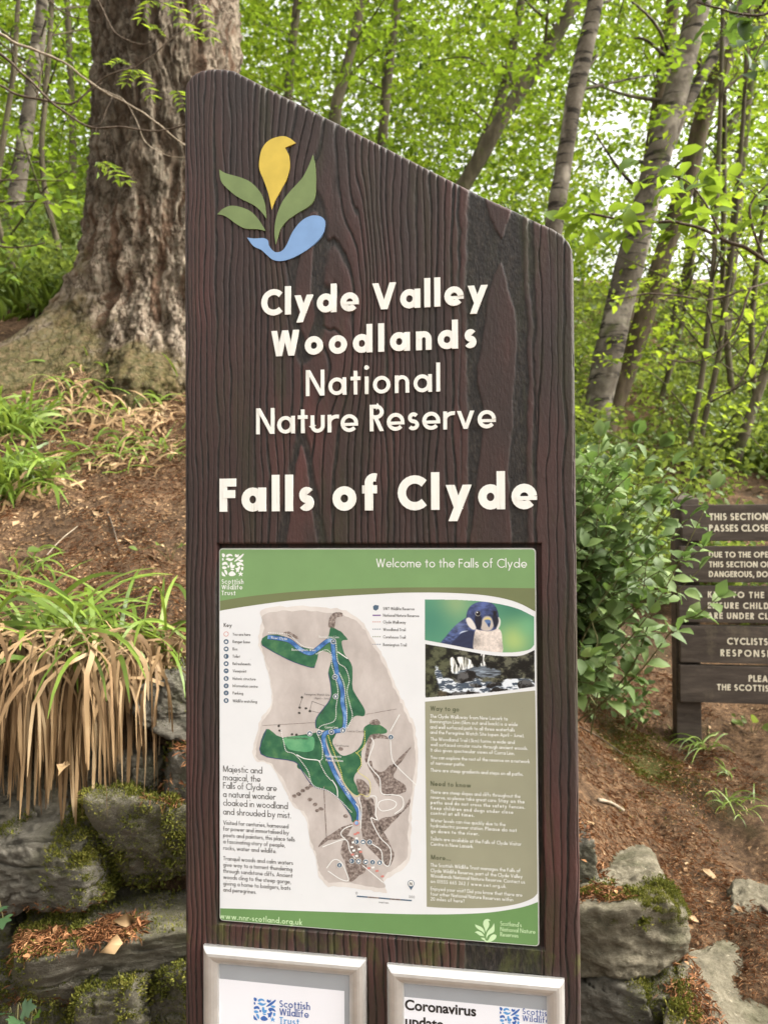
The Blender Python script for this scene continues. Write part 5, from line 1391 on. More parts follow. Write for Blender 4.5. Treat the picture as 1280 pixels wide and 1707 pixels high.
for P, f, c_ in (([(262, 212), (390, 222), (440, 262), (490, 300), (560, 312)], z3, 12), ([(570, 350), (635, 322), (668, 350), (672, 420), (690, 480), (712, 590), (700, 690), (690, 780), (600, 815), (585, 850)], z3, 12), ([(700, 280), (712, 400), (760, 440), (785, 520), (770, 590), (790, 680), (805, 755), (770, 830)], z3, 12), ([(720, 470), (750, 540), (762, 640), (770, 730), (765, 830)], z3, 12),
                 ([(480, 100), (515, 180), (520, 280), (500, 310), (545, 400), (590, 450)], z4, 12), ([(215, 75), (235, 160), (255, 230), (320, 255), (410, 370), (450, 480), (560, 520), (640, 580), (735, 680)], z4, 12), ([(560, 110), (590, 200), (650, 360), (680, 470), (760, 560), (800, 545), (860, 560), (865, 450), (780, 380), (805, 330), (795, 270), (760, 235)], z4, 8), ([(830, 80), (825, 190), (770, 245)], z4, 8)):
    mline(cm([f(p) for p in P], 6), 1.3, c_, 7, 3.0)
for P, f in (([(330, 255), (390, 285), (480, 295), (500, 310)], z4), ([(590, 440), (625, 500), (632, 565)], z4), ([(1018, 130), (1030, 280), (1075, 350), (1210, 480)], z4), ([(880, 130), (895, 180), (855, 300), (890, 370), (940, 430), (955, 540), (1040, 550), (1105, 570), (1110, 640), (1050, 690)], z4), ([(925, 640), (940, 600), (1010, 585), (1062, 610), (1040, 650), (960, 670), (928, 640)], z4), ([(865, 560), (915, 570), (910, 690), (920, 735), (875, 725), (940, 860), (1020, 950), (1010, 1070), (965, 1050), (950, 960), (880, 910)], z4), ([(785, 570), (805, 650), (800, 800)], z4), ([(765, 615), (790, 660), (790, 760)], z4),
             ([(520, 935), (570, 915), (690, 880), (720, 960), (760, 1020)], z4), ([(740, 775), (680, 800), (655, 840), (690, 880)], z4), ([(815, 1070), (900, 1140), (965, 1195)], z4), ([(550, 1090), (600, 1030), (650, 1040), (690, 1110), (710, 1180), (650, 1170), (560, 1110)], z4), ([(710, 335), (775, 380)], z3), ([(1110, 740), (1060, 830), (1050, 850)], z3)):
    mline(cm([f(p) for p in P], 4), 1.5, 12, 6)
mline([z3((225, 812)), z3((570, 792))], .7, 5, 4); mline([z3((890, 740)), z3((1090, 705))], .7, 5, 4); mline(bl([(530, 490), (540, 700), (550, 880)], z4), 1.2, 5, 4)
mline([z3((545, 655)), z3((530, 715)), z3((610, 735)), z3((625, 685)), z3((545, 655))], .6, 11, 4); mline([z3((480, 640)), z3((462, 690))], .6, 11, 4)
for x, y in ((735, 935), (750, 960), (790, 950), (800, 970), (740, 990), (770, 1000), (745, 900), (760, 840), (780, 830), (770, 870), (860, 1090), (890, 1085), (920, 1110), (960, 1150)):
    mpoly([z4((x + q[0], y + q[1])) for q in ((-12, -5), (9, -9), (13, 5), (-8, 9))], 12 if x % 20 else 10, 7)
def icon(c, r_, ch=None):
    mpoly([(c[0] + q[0], c[1] + q[1]) for q in _arc(0, 0, r_ * 1.18, r_ * 1.18, 0, 360, 14)[:-1]], 12, 8)
    mpoly([(c[0] + q[0], c[1] + q[1]) for q in _arc(0, 0, r_, r_, 0, 360, 14)[:-1]], 9, 9)
    if ch: mpoly([(c[0] + x * r_, c[1] + y * r_) for x, y in ch], 12, 10)
GLY = {'house': [(-.5, .5), (-.5, -.1), (0, -.55), (.5, -.1), (.5, .5)], 'bus': [(-.5, .4), (-.5, -.45), (.5, -.45), (.5, .4)], 'pair': [(-.45, .5), (-.45, -.5), (-.12, -.5), (-.12, .5)], 'cup': [(-.5, .45), (-.4, -.4), (.5, -.4), (.35, .45)], 'eye': [(-.65, .1), (0, -.45), (.65, .1), (0, .0)], 'i': [(-.15, .55), (-.15, -.2), (.2, -.55), (.15, .55)], 'tower': [(-.35, .55), (-.35, -.5), (.05, -.5), (.3, 0), (.3, .55)], 'arch': [(-.4, .5), (-.3, -.4), (0, -.6), (.3, -.4), (.4, .5), (.15, .5), (0, 0), (-.15, .5)]}
for p, g in (((683, 268), 'eye'), ((693, 498), 'eye'), ((697, 624), 'arch'), ((530, 863), 'house'), ((592, 858), 'eye'), ((670, 854), 'eye'), ((745, 843), 'tower')): icon(z3(p), 3.9, GLY[g])
for p, g in (((1022, 126), 'i'), ((770, 895), 'pair'), ((818, 897), 'house'), ((866, 899), 'i'), ((645, 1068), 'i'), ((736, 1037), 'pair'), ((785, 1040), 'bus'), ((838, 1043), 'cup'), ((888, 1046), 'i'), ((940, 1049), 'tower')): icon(z4(p), 3.9, GLY[g])
cyh = z4((770, 757))
mpoly([(cyh[0] + q[0], cyh[1] + q[1]) for q in _arc(0, 0, 4.6, 4.6, 0, 360, 16)[:-1]], 10, 8); mpoly([(cyh[0] + q[0], cyh[1] + q[1]) for q in _arc(0, 0, 3.4, 3.4, 0, 360, 16)[:-1]], 4, 9)
# scale bar and north mark
mline([z4((772, 1297)), z4((850, 1303))], 2.2, 9, 3); mline([z4((850, 1303)), z4((935, 1310))], 2.2, 5, 3); mline([z4((935, 1310)), z4((1015, 1317))], 2.2, 9, 3); mline([z4((1015, 1317)), z4((1095, 1323))], 2.2, 5, 3); mline([z4((1095, 1323)), z4((1175, 1329))], 2.2, 9, 3)
nc = z4((1170, 1203))
mpoly([(nc[0] + q[0], nc[1] + q[1]) for q in _arc(0, 0, 5.6, 5.6, 0, 360, 16)[:-1]], 9, 3); mpoly([(nc[0] + q[0], nc[1] + q[1]) for q in _arc(0, 0, 4.7, 4.7, 0, 360, 16)[:-1]], 12, 4); mpoly([(nc[0] - 4, nc[1] + 4.5), (nc[0] + 4, nc[1] + 4.5), (nc[0], nc[1] + 11)], 9, 4)
mpart = flat(mp, my, 'map', panel, mats, mi)
T = Text()
for text, f, p0, x1, rot in (('River Clyde', z3, (282, 250), 385, -.06), ('Bonnington Weir', z3, (415, 328), 570, 0), ('Bonnington Linn', z3, (590, 245), 718, 0), ('Corra Linn', z3, (628, 828), 712, 0), ('Hydroelectric', z4, (540, 272), 660, 0), ('Power Station', z4, (545, 302), 672, 0)):
    u0, v0 = f(p0); hline(T, text, u0, v0, f((x1, 0))[0], 3.9, .13, PY, PY - .0011, rot=rot)
u0, v0 = z4((640, 440)); pq = S(u0, v0, PY); T.line('River Clyde', pq[0], pq[1], .0036, .026, .14, PY - .0011, rot=-.98)
T.build('map_lettering', G['wtext'], mpart)
T = Text()
for text, f, p0, x1 in (('Peregrine Watch Site', z3, (497, 615), 660), ('(April \u2013 June)', z3, (560, 640), 662), ('Corra Castle', z3, (770, 852), 885), ('Corehouse', z3, (690, 945), 782), ('Bonnington Pavilion', z3, (385, 895), 520)):
    u0, v0 = f(p0); hline(T, text, u0, v0, f((x1, 0))[0], 3.6, .1, PY, PY - .0011)
u0, v0 = nc; pq = S(u0 - 2.0, v0 + 2.4, PY); T.line('N', pq[0], pq[1], .0044, .0036, .16, PY - .0011)
hline(T, '0', *z4((765, 1283)), z4((777, 0))[0], 4.4, .1, PY, PY - L1); hline(T, '500', *z4((1155, 1310)), z4((1196, 0))[0], 4.4, .1, PY, PY - L1); hline(T, 'metres', *z4((935, 1348)), z4((1005, 0))[0], 3.8, .1, PY, PY - L1)
T.build('map_lettering', G['ink'], mpart)

# printed words
YT = PY - .0002
T = Text()
hline(T, 'Welcome to the Falls of Clyde', 627, 945.6, 877.8, 14.3, .10, PY, YT)
for tx, v0, u1 in (('Scottish', 973, 406.4), ('Wildlife', 982.3, 404.6), ('Trust', 992, 392.8)): hline(T, tx, 369.8, v0, u1, 7.4, .15, PY, YT, slab=True, X=.7)
T.build('header_lettering', G['wtext'], panel)
T = Text()
hline(T, 'www.nnr-scotland.org.uk', 366.6, 1531, 504.2, 9.6, .15, PY, YT)
for tx, v0, u1 in (("Scotland's", 1542.6, 869), ('National Nature', 1552, 891.9), ('Reserves', 1560.6, 863.6)): hline(T, tx, 833.5, v0, u1, 7.2, .09, PY, YT)
T.build('footer_lettering', G['pale'], panel)
T = Text(); base = lambda y: 1230 + y / 4.571
X3 = lambda x: 350 + x / 4.571
for tx, y, x1 in (('Majestic and', 258, 400), ('magical, the', 322, 387), ('Falls of Clyde are', 385, 510), ('a natural wonder', 450, 500), ('cloaked in woodland', 515, 595), ('and shrouded by mist.', 583, 618)): hline(T, tx, 372.4, base(y), X3(x1), 10.6, .085, PY, YT)
for tx, y, x1 in (('Visited for centuries, harnessed', 660, 600), ('for power and immortalised by', 706, 603), ('poets and painters, this place tells', 755, 648), ('a fascinating story of people,', 803, 573), ('rocks, water and wildlife.', 852, 508),
                  ('Tranquil woods and calm waters', 932, 634), ('give way to a torrent thundering', 979, 628), ('through sandstone cliffs. Ancient', 1027, 630), ('woods cling to the steep gorge,', 1074, 617), ('giving a home to badgers, bats', 1122, 615), ('and peregrines.', 1170, 355)): hline(T, tx, 372.6, base(y), X3(x1), 7.0, .085, PY, YT)
for tx, y, x1 in (('You are here', 729, 310), ('Ranger base', 785, 308), ('Bus', 841, 212), ('Toilet', 897, 230), ('Refreshments', 953, 312), ('Viewpoint', 1008, 280), ('Historic structure', 1066, 350), ('Information centre', 1121, 366), ('Parking', 1177, 255), ('Wildlife watching', 1236, 360)): hline(T, tx, 388.3, 900 + y / 4.571, X3(x1), 4.8, .09, PY, YT)
hline(T, 'Key', 373.4, 1045, 387, 6.6, .16, PY, YT)
X5 = lambda x: 380 + x / 3.879
for tx, y, x1 in (('SWT Wildlife Reserve', 65, 1205), ('National Nature Reserve', 108, 1235), ('Clyde Walkway', 152, 1150), ('Woodland Trail', 200, 1148), ('Corehouse Trail', 248, 1148), ('Bonnington Trail', 298, 1155)): hline(T, tx, X5(1003), 1000 + y / 3.879, X5(x1), 4.9, .09, PY, YT)
T.build('body_lettering', G['ink'], panel)
T = Text(); X6 = lambda x: 630 + x / 4.571
hline(T, 'Way to go', 716.9, 1184.4, 765, 8, .17, PY, YT); hline(T, 'Need to know', X6(400), base(364), X6(708), 8, .17, PY, YT); hline(T, 'More...', X6(404), base(925), X6(553), 8, .17, PY, YT)
T.build('heading_lettering', G['head'], box)
T = Text(); c5 = 5.9
for tx, y, x1 in (('The Clyde Walkway from New Lanark to', 1355, 987), ('Bonnington Linn (5km out and back) is a wide', 1395, 1063), ('and well surfaced path to all three waterfalls', 1437, 1040), ('and the Peregrine Watch Site (open April \u2013 June).', 1477, 1112)): hline(T, tx, X6(397), 900 + y / 4.571, X6(x1), c5, .095, PY, YT)
for tx, y, x1 in (('The Woodland Trail (3km) forms a wide and', 21, 1040), ('well surfaced circular route through ancient woods.', 62, 1140), ('It also gives spectacular views of Corra Linn.', 104, 1040), ('You can explore the rest of the reserve on a network', 160, 1155), ('of narrower paths.', 203, 660), ('There are steep gradients and steps on all paths.', 257, 1105),
                  ('There are steep slopes and cliffs throughout the', 423, 1083), ('reserve, so please take great care.', 463, 905), ('Water levels can rise quickly due to the', 640, 970), ('hydroelectric power station.', 680, 803), ('Toilets are available at the Falls of Clyde Visitor', 780, 1090), ('Centre in New Lanark.', 820, 728),
                  ('The Scottish Wildlife Trust manages the Falls of', 980, 1083), ('Clyde Wildlife Reserve, part of the Clyde Valley', 1022, 1100), ('Woodlands National Nature Reserve. Contact us', 1062, 1118), ('on 01555 665 262 / www.swt.org.uk.', 1104, 980), ('Enjoyed your visit? Did you know that there are', 1160, 1097), ('four other National Nature Reserves within', 1200, 1027), ('20 miles of here?', 1238, 658)): hline(T, tx, X6(400), base(y), X6(x1), c5, .095, PY, YT)
for tx, x0, y, x1 in (('paths and do not cross the safety fences.', 400, 503, 1118), ('Keep children and dogs under close', 400, 545, 1028), ('control at all times.', 400, 584, 733), ('go down to the river.', 402, 722, 768)): hline(T, tx, X6(x0), base(y), X6(x1), c5, .16, PY, YT)
for tx, x0, y, x1 in (('Stay on the', 915, 463, 1115), ('Please do not', 815, 680, 1055)):
    b0 = S(X6(400), base(y), PY)[1]; a0_ = S(X6(x0), base(y), PY)[0]; a1_ = S(X6(x1), base(y), PY)[0]
    T.line(tx, a0_, b0, .0053, a1_ - a0_, .16, YT)
T.build('column_lettering', G['wtext'], box)
# the key's round symbols
mp2, mi2, my2 = [], [], []
def k_add(px, i_, lev): mp2.append(PX(px)); mi2.append(i_); my2.append(PY - L1 - .00007 * lev)
for q, (y, g) in enumerate(((717, None), (775, 'house'), (831, 'bus'), (887, 'pair'), (943, 'cup'), (998, 'eye'), (1056, 'tower'), (1112, 'i'), (1166, 'i'), (1224, 'arch'))):
    c_ = (350 + 125 / 4.571, 900 + y / 4.571)
    k_add([(c_[0] + a_, c_[1] + b_) for a_, b_ in _arc(0, 0, 4.2, 4.2, 0, 360, 14)[:-1]], 1 if q == 0 else 0, 0)
    if q == 0: k_add([(c_[0] + a_, c_[1] + b_) for a_, b_ in _arc(0, 0, 3.3, 3.3, 0, 360, 14)[:-1]], 2, 1)
    else: k_add([(c_[0] + x * 3.9, c_[1] + y_ * 3.9) for x, y_ in GLY[g]], 2, 1)
k_add([z3((x, y)) for x, y in ((938, 42), (950, 32), (975, 36), (972, 60), (955, 70), (940, 62))], 0, 0)
k_add([z3((935, 95)), z3((988, 95)), z3((988, 104)), z3((935, 104))], 3, 0)
for y, ci in ((142, 4), (189, 0), (238, 5), (287, 0)):
    for q in range(5): k_add([z3((935 + q * 11.5, y - 3)), z3((941 + q * 11.5, y - 3)), z3((941 + q * 11.5, y + 3)), z3((935 + q * 11.5, y + 3))], ci, 0)
flat(mp2, my2, 'key_symbols', panel, [G['slate'], G['redring'], G['white'], G['purple'], G['redring'], G['olive']], mi2)
# small emblem in the footer
def ze(p): return (791 + (p[0] - 118) / 957 * 36, 1530 + (p[1] - 144) / 1108 * 39 + (p[0] - 118) / 957 * 3)
flat([PX([ze(p) for p in spl(*emb[q], n=3)]) for q in emb], PY - .0002, 'footer_emblem', panel, [G['pale']])

# a square badge made of little animal and leaf shapes
BADGE = [([(2, 2), (12, 3), (16, 10), (10, 18), (3, 14)], 0), ([(22, 8), (34, 3), (46, 6), (50, 14), (42, 12), (34, 12), (26, 18), (20, 15)], 1), ([(62, 4), (72, 8), (76, 3), (78, 12), (70, 18), (60, 14)], 0), ([(98, 2), (99, 8), (84, 24), (66, 34), (56, 36), (70, 22), (86, 10)], 0),
         ([(18, 26), (30, 20), (44, 24), (56, 20), (50, 30), (36, 34), (26, 30)], 1), ([(2, 22), (8, 22), (9, 30), (3, 32)], 0), ([(76, 30), (92, 28), (98, 34), (86, 38)], 1),
         ([(2, 44), (10, 38), (22, 38), (28, 50), (16, 48), (4, 52)], 0), ([(40, 40), (48, 40), (50, 50), (60, 50), (56, 62), (44, 64), (38, 54)], 1), ([(66, 44), (80, 38), (94, 44), (99, 54), (84, 50), (74, 56)], 0), ([(3, 58), (14, 56), (24, 62), (14, 68), (4, 66)], 1), ([(28, 52), (35, 54), (33, 62), (27, 60)], 0),
         ([(62, 64), (72, 62), (80, 54), (84, 62), (78, 74), (80, 84), (74, 78), (66, 82), (66, 72)], 0), ([(88, 60), (98, 60), (96, 72), (89, 72)], 1), ([(12, 72), (20, 72), (26, 82), (24, 92), (16, 86)], 1), ([(1, 78), (8, 84), (18, 98), (6, 97), (1, 92)], 0), ([(32, 86), (46, 76), (58, 82), (64, 90), (52, 97), (36, 96)], 0), ([(86, 76), (89, 84), (98, 84), (91, 89), (94, 98), (86, 93), (78, 98), (80, 89), (74, 85), (83, 84)], 1), ([(40, 66), (58, 68), (48, 73)], 1)]
def badge(name, tl_, br_, off, y, parent, mats):
    polys, idx = [], []
    for P, c_ in BADGE:
        pts = P if len(P) > 9 else [tuple(q) for q in catmull(P, 3, True)]
        a0_, b1_ = S(*tl_, off); a1_, b0_ = S(*br_, off)
        polys.append([(a0_ + x / 100 * (a1_ - a0_), b1_ - q / 100 * (b1_ - b0_)) for x, q in pts]); idx.append(c_ if len(mats) > 1 else 0)
    return flat(polys, y, name, parent, mats, idx)
badge('header_emblem', (369.8, 922), (406.8, 961.5), PY, PY - .0002, panel, [G['wtext']])

# ------------------------------------------------------------------ the two silver notice frames
m, nt, b = nmat('brushed_aluminium', .42, .5)
b.inputs['Metallic'].default_value = .75
n = noise(nt, 40, 4, .6); r = ramp(nt, [(.3, (.62, .61, .58)), (.7, (.74, .73, .70))], n.outputs[0]); nt.links.new(r.outputs[0], b.inputs['Base Color'])
n2 = noise(nt, 300, 2, .5); bump(nt, b, n2.outputs[0], .12, .0006)
M['alu'] = m
G['backing'] = gloss('frame_backing_grey', s2l(160, 164, 168), .05); G['paper'] = gloss('notice_paper', (.86, .86, .90), .012); G['blue'] = gloss('badge_blue', s2l(58, 104, 176)); G['blue2'] = gloss('badge_light_blue', s2l(96, 158, 214)); G['bluet'] = gloss('badge_text_blue', s2l(70, 96, 160)); G['blackt'] = gloss('notice_black', (.012, .012, .013))
m = bpy.data.materials.new('clear_acrylic'); m.use_nodes = True; nt = m.node_tree; nt.nodes.clear()
o_ = nt.nodes.new('ShaderNodeOutputMaterial'); tr = nt.nodes.new('ShaderNodeBsdfTransparent'); gl_ = nt.nodes.new('ShaderNodeBsdfGlossy'); gl_.inputs['Roughness'].default_value = .06; fr = nt.nodes.new('ShaderNodeFresnel'); fr.inputs[0].default_value = 1.25; mx = nt.nodes.new('ShaderNodeMixShader')
mx.inputs[0].default_value = .035; nt.links.new(tr.outputs[0], mx.inputs[1]); nt.links.new(gl_.outputs[0], mx.inputs[2]); nt.links.new(mx.outputs[0], o_.inputs[0])
M['acrylic'] = m
def notice_frame(tlp, trp, label, paper_tl, paper_tr):
    a0_, b1_ = S(*tlp, -.010); a1_, b1b = S(*trp, -.010); b1_ = (b1_ + b1b) / 2
    b0_ = b1_ - (a1_ - a0_) * 1.33
    prof = [(0, .0005), (0, -.0045), (.0006, -.0060), (.004, -.0105), (.008, -.0128), (.012, -.0135), (.016, -.0130), (.020, -.0112), (.0235, -.0085), (.0252, -.0060), (.0252, -.0030)]
    mb = MB()
    for q in range(len(prof) - 1):
        (d0, y0), (d1, y1) = prof[q], prof[q + 1]
        c0 = [(a0_ + d0, y0, b0_ + d0), (a1_ - d0, y0, b0_ + d0), (a1_ - d0, y0, b1_ - d0), (a0_ + d0, y0, b1_ - d0)]
        c1 = [(a0_ + d1, y1, b0_ + d1), (a1_ - d1, y1, b0_ + d1), (a1_ - d1, y1, b1_ - d1), (a0_ + d1, y1, b1_ - d1)]
        for e in range(4): mb.add([c0[e], c0[(e + 1) % 4], c1[(e + 1) % 4], c1[e]], [(0, 1, 2, 3)])
    fr_ = mb.build('notice_frame', M['alu'], sign)
    fm = fr_.data
    d_ = .0252
    flat([[(a0_ + d_ - .001, b0_ + d_), (a1_ - d_ + .001, b0_ + d_), (a1_ - d_ + .001, b1_ - d_ + .001), (a0_ + d_ - .001, b1_ - d_ + .001)]], -.0031, 'backing_sheet', fr_, [G['backing']])
    pl, pr = S(*paper_tl, -.0034), S(*paper_tr, -.0034)
    pap = flat([[(pl[0], b0_ + d_), (pr[0], b0_ + d_), (pr[0], pr[1]), (pl[0], pl[1])]], -.0035, 'notice_paper', fr_, [G['paper']])
    flat([[(a0_ + d_, b0_ + d_), (a1_ - d_, b0_ + d_), (a1_ - d_, b1_ - d_), (a0_ + d_, b1_ - d_)]], -.0052, 'clear_cover', fr_, [M['acrylic']])
    fr_['label'] = label
    return fr_, pap
f1, pap1 = notice_frame((337, 1578), (609, 1603), 'silver frame on the left with a white notice', (364, 1631), (574, 1652))
f2, pap2 = notice_frame((644, 1608), (941, 1639), 'silver frame on the right with a bold black heading', (673, 1661.5), (911, 1684.5))
badge('notice_emblem', (422.7, 1662), (460.2, 1704.7), -.0037, -.0038, f1, [G['blue'], G['blue2']])
T = Text()
hline(T, 'Scottish', 466, 1678.5, 517, 11.4, .15, -.0037, -.0038, slab=True, X=.7); hline(T, 'Wildlife', 466, 1692, 515, 11.4, .15, -.0037, -.0038, slab=True, X=.7)
T.build('notice_lettering', G['bluet'], f1)
T = Text(); hline(T, 'Trust', 466, 1706.3, 498.7, 11.4, .15, -.0037, -.0038, slab=True, X=.7); T.build('notice_lettering', G['blue2'], f1)
badge('notice_emblem', (832, 1678), (866, 1718), -.0037, -.0038, f2, [G['blue'], G['blue2']])
T = Text()
hline(T, 'Scottish', 870.3, 1690.3, 918, 9.6, .14, -.0037, -.0038, slab=True, X=.7); hline(T, 'Wildlife', 870.3, 1701.6, 916, 9.6, .14, -.0037, -.0038, slab=True, X=.7)
T.build('notice_lettering', G['bluet'], f2)
def fontmesh(text, x0, z0, width, y, name, mat, parent, off):
    cu = bpy.data.curves.new('t', 'FONT'); cu.body = text; cu.size = 1.0; cu.offset = off
    ob = bpy.data.objects.new('t', cu); C.objects.link(ob)
    me = ob.to_mesh() if False else None
    dg = bpy.context.evaluated_depsgraph_get(); dg.update()
    me = bpy.data.meshes.new_from_object(ob.evaluated_get(dg))
    bpy.data.objects.remove(ob)
    co = np.array([v.co[:] for v in me.vertices]); co[:, 0] -= co[:, 0].min(); sc = width / co[:, 0].max()
    V = np.stack([x0 + co[:, 0] * sc, np.full(len(co), y), z0 + co[:, 1] * sc], -1)
    fs = [list(p.vertices) for p in me.polygons]
    return mesh_np(name, V, fs, mat, parent)
p0, p1 = S(675, 1682.4, -.0037), S(793.3, 1682.4, -.0037)
fontmesh('Coronavirus', p0[0], p0[1], p1[0] - p0[0], -.0038, 'notice_lettering', G['blackt'], f2, .028)
p0, p1 = S(675.5, 1709.5, -.0037), S(739, 1709.5, -.0037)
fontmesh('update', p0[0], p0[1], p1[0] - p0[0], -.0038, 'notice_lettering', G['blackt'], f2, .028)
# ------------------------------------------------------------------ the lettered plank board on the right
YB = .165
bo = at(1131, 1246, 3.15)
BX, BN = np.array([cos(YB), -sin(YB), 0]), np.array([sin(YB), cos(YB), 0])
bz0 = float(hgt(bo[0] + .06, bo[1])) - .04
board = empty('plank_board', (bo[0], bo[1], bz0), -YB)
tag(board, 'brown five-plank notice board with cream capital letters, on the bank behind the bush', 'notice board')
def SB(u, v, off=0.0):
    d = ray(u, v); o = np.array([0, 0, CAMZ]); t = ((bo + BN * off - o) @ BN) / (d @ BN)
    p = o + d * t - bo
    return np.array([p @ BX, p[2] + bo[2] - bz0])
m, nt, b = nmat('weathered_brown_plank', .8, .2)
n = noise(nt, 9, 7, .7, (.6, 1, 3.5)); n2 = noise(nt, 5, 6, .7)
r = ramp(nt, [(.3, (.040, .031, .024)), (.55, (.076, .060, .048)), (.75, (.125, .10, .078))], n.outputs[0])
r2 = ramp(nt, [(.56, (0, 0, 0)), (.68, (.55, .55, .55))], n2.outputs[0])
nt.links.new(mixc(nt, r2.outputs[0], r.outputs[0], (.17, .14, .095)), b.inputs['Base Color']); bump(nt, b, n.outputs[0], .5, .004)
M['plank'] = m
M['cream'] = paint('cream_letter_paint', (.66, .60, .46), .6, .16, 60, .3)
rows = [(1136, 841.8, 902), (1133, 910.5, 970.5), (1130.5, 976.5, 1037), (1133, 1042.5, 1104), (1132.5, 1108.5, 1170)]
LB = 1.05
lines = [[('THIS SECTION', 1181.4, 867.2, 1279.5, 11.4), ('PASSES CLOSE', 1181.0, 886.2, 1280.5, 11.4)],
         [('DUE TO THE OPE', 1180.8, 929.3, 1279.5, 9.7), ('THIS SECTION OF', 1180.8, 945.5, 1283.5, 9.7), ('DANGEROUS, DO', 1180.8, 961.7, 1279, 9.7)],
         [('KEEP TO THE', 1179, 996.2, 1272.8, 10.4), ('ENSURE CHILD', 1179, 1014.2, 1280.5, 10.4), ('ARE UNDER CL', 1178.5, 1031.2, 1280, 10.4)],
         [('CYCLISTS', 1211, 1074.3, 1279, 11.4), ('RESPONSI', 1200, 1093.7, 1280.5, 11.4)],
         [('PLEA', 1246.9, 1136.3, 1279, 11.0), ('THE SCOTTIS', 1194.3, 1150.3, 1280.5, 10.4)]]
for (u, v0, v1), tx in zip(rows, lines):
    p0, p1 = SB(u, v0), SB(u, v1)
    mb = MB(); mb.box((p0[0], 0, p1[1]), (LB, .04, p0[1]), bev=.004)
    pk = mb.build('plank', M['plank'], board)
    T = Text()
    for t_, u0, vb, u1, cap in tx:
        q0, q1, qc = SB(u0, vb), SB(u1, vb), SB(u0, vb - cap)
        T.line(t_, q0[0], q0[1], qc[1] - q0[1], q1[0] - q0[0], .205, -.0012)
    T.build('lettering', M['cream'], pk)
def post(a0, a1):
    mb = MB()
    ztop = SB(1150, 832)[1]
    mb.box((a0, .042, -.25), (a1, .135, ztop), bev=.004)
    c_ = len(mb.V)
    mb.add([(a0, .042, ztop + .0005), (a1, .042, ztop + .0005), (a1, .135, ztop + .0005), (a0, .135, ztop + .0005), ((a0 + a1) / 2, .088, ztop + .03)], [(0, 1, 4), (1, 2, 4), (2, 3, 4), (3, 0, 4)])
    mb.build('post', M['plank'], board)
pw = SB(1173, 1200)[0]
post(.002, pw); post(LB - .12, LB - .02)

# ------------------------------------------------------------------ honeysuckle bush between the sign and the board
def leafy_stems(name, label, cat, base, ends, leafL, leafW, gap, leafm, stemm, stemr=.003, group=None, arch=.12, opposite=True, t_start=.25, tmpl=LEAF8, leafname='foliage', upbias=.9, bspread=.05):
    root = empty(name, base)
    tag(root, label, cat, group)
    mb = MB(); P, A, N, L = [], [], [], []
    base = np.array(base, float)
    for e in ends:
        e = np.array(e, float)
        st = base + rng.normal(0, bspread, 3) * np.array([1, 1, .2])
        mid = st * .45 + e * .55 + np.array([0, 0, arch]) + rng.normal(0, .05, 3)
        p = catmull([st, (st + mid) / 2 + rng.normal(0, .025, 3), mid, (mid + e) / 2 + rng.normal(0, .02, 3), e], 7)
        V, F = tube(p - base, np.linspace(stemr, stemr * .4, len(p)), 5, cap=False); mb.add(V, F)
        d = np.concatenate([[0], np.cumsum(np.linalg.norm(np.diff(p, axis=0), axis=1))])
        s = d[-1] * t_start + rng.uniform(0, gap); az = rng.uniform(0, pi)
        while s < d[-1]:
            c = np.array([np.interp(s, d, p[:, k]) for k in range(3)])
            c2 = np.array([np.interp(min(s + .01, d[-1]), d, p[:, k]) for k in range(3)])
            tg = nrm(c2 - c + 1e-6); sd = nrm(np.cross(tg, [0, 0, 1.0]) + 1e-6); az += pi / 2 + rng.normal(0, .35)
            o = sd * cos(az) + np.cross(sd, tg) * sin(az) * .55
            for sg in ((1, -1) if opposite else (1 if int(s / gap) % 2 else -1,)):
                sz = rng.uniform(.5, 1.15) * (1 - .35 * (s / d[-1]) ** 3)
                P.append(c + o * sg * .006 - base); A.append(o * sg + tg * .45 + rng.normal(0, .2, 3) + np.array([0, 0, -.15])); N.append(np.array([0, -.4, upbias]) + tg * .25 + rng.normal(0, .35, 3)); L.append(leafL * sz)
            s += gap * rng.uniform(.75, 1.25)
        for q in range(2):
            P.append(e - base); A.append(nrm(p[-1] - p[-3]) + rng.normal(0, .4, 3)); N.append(np.array([0, -.3, .9]) + rng.normal(0, .3, 3)); L.append(leafL * .75)
    mb.build('stems', M[stemm], root, smooth=True)
    L = np.array(L)
    V, F = leafmesh(P, A, N, L, L * leafW, tmpl, curl=rng.uniform(0, .18, len(L)))
    mesh_np(leafname, V, F, M[leafm], root, smooth=True)
    return root

ends = []
# outline of the bush in the photo, filled with shoot tips at several depths
bush = [(965, 735), (1030, 745), (1075, 770), (1105, 820), (1118, 880), (1122, 930), (1110, 975), (1080, 1000), (1090, 1030), (1040, 1055), (1000, 1060), (965, 1075)]
from mathutils.geometry import intersect_point_line
def inpoly(u, v, poly):
    c = False; k = len(poly)
    for q in range(k):
        (x0, y0), (x1, y1) = poly[q], poly[(q + 1) % k]
        if (y0 > v) != (y1 > v) and u < (x1 - x0) * (v - y0) / (y1 - y0) + x0: c = not c
    return c
while len(ends) < 125:
    u, v = random.uniform(935, 1130), random.uniform(735, 1085)
    if u < 965 or inpoly(u, v, bush): ends.append(at(u, v, random.uniform(2.35, 2.95)))
for u, v in [(1172, 912), (1196, 995), (1150, 862), (1150, 1030), (1128, 1052), (1165, 950), (1150, 800), (1100, 745), (1060, 725), (1000, 728), (975, 1120), (990, 1140), (968, 1160), (985, 1095), (1010, 1090), (1140, 930), (1140, 985), (1130, 845), (1120, 775), (1190, 815)]:
    ends.append(at(u, v, random.uniform(2.3, 2.45)))
bb = at(868, 1130, 2.72); bb[2] = float(hgt(bb[0], bb[1])) - .02
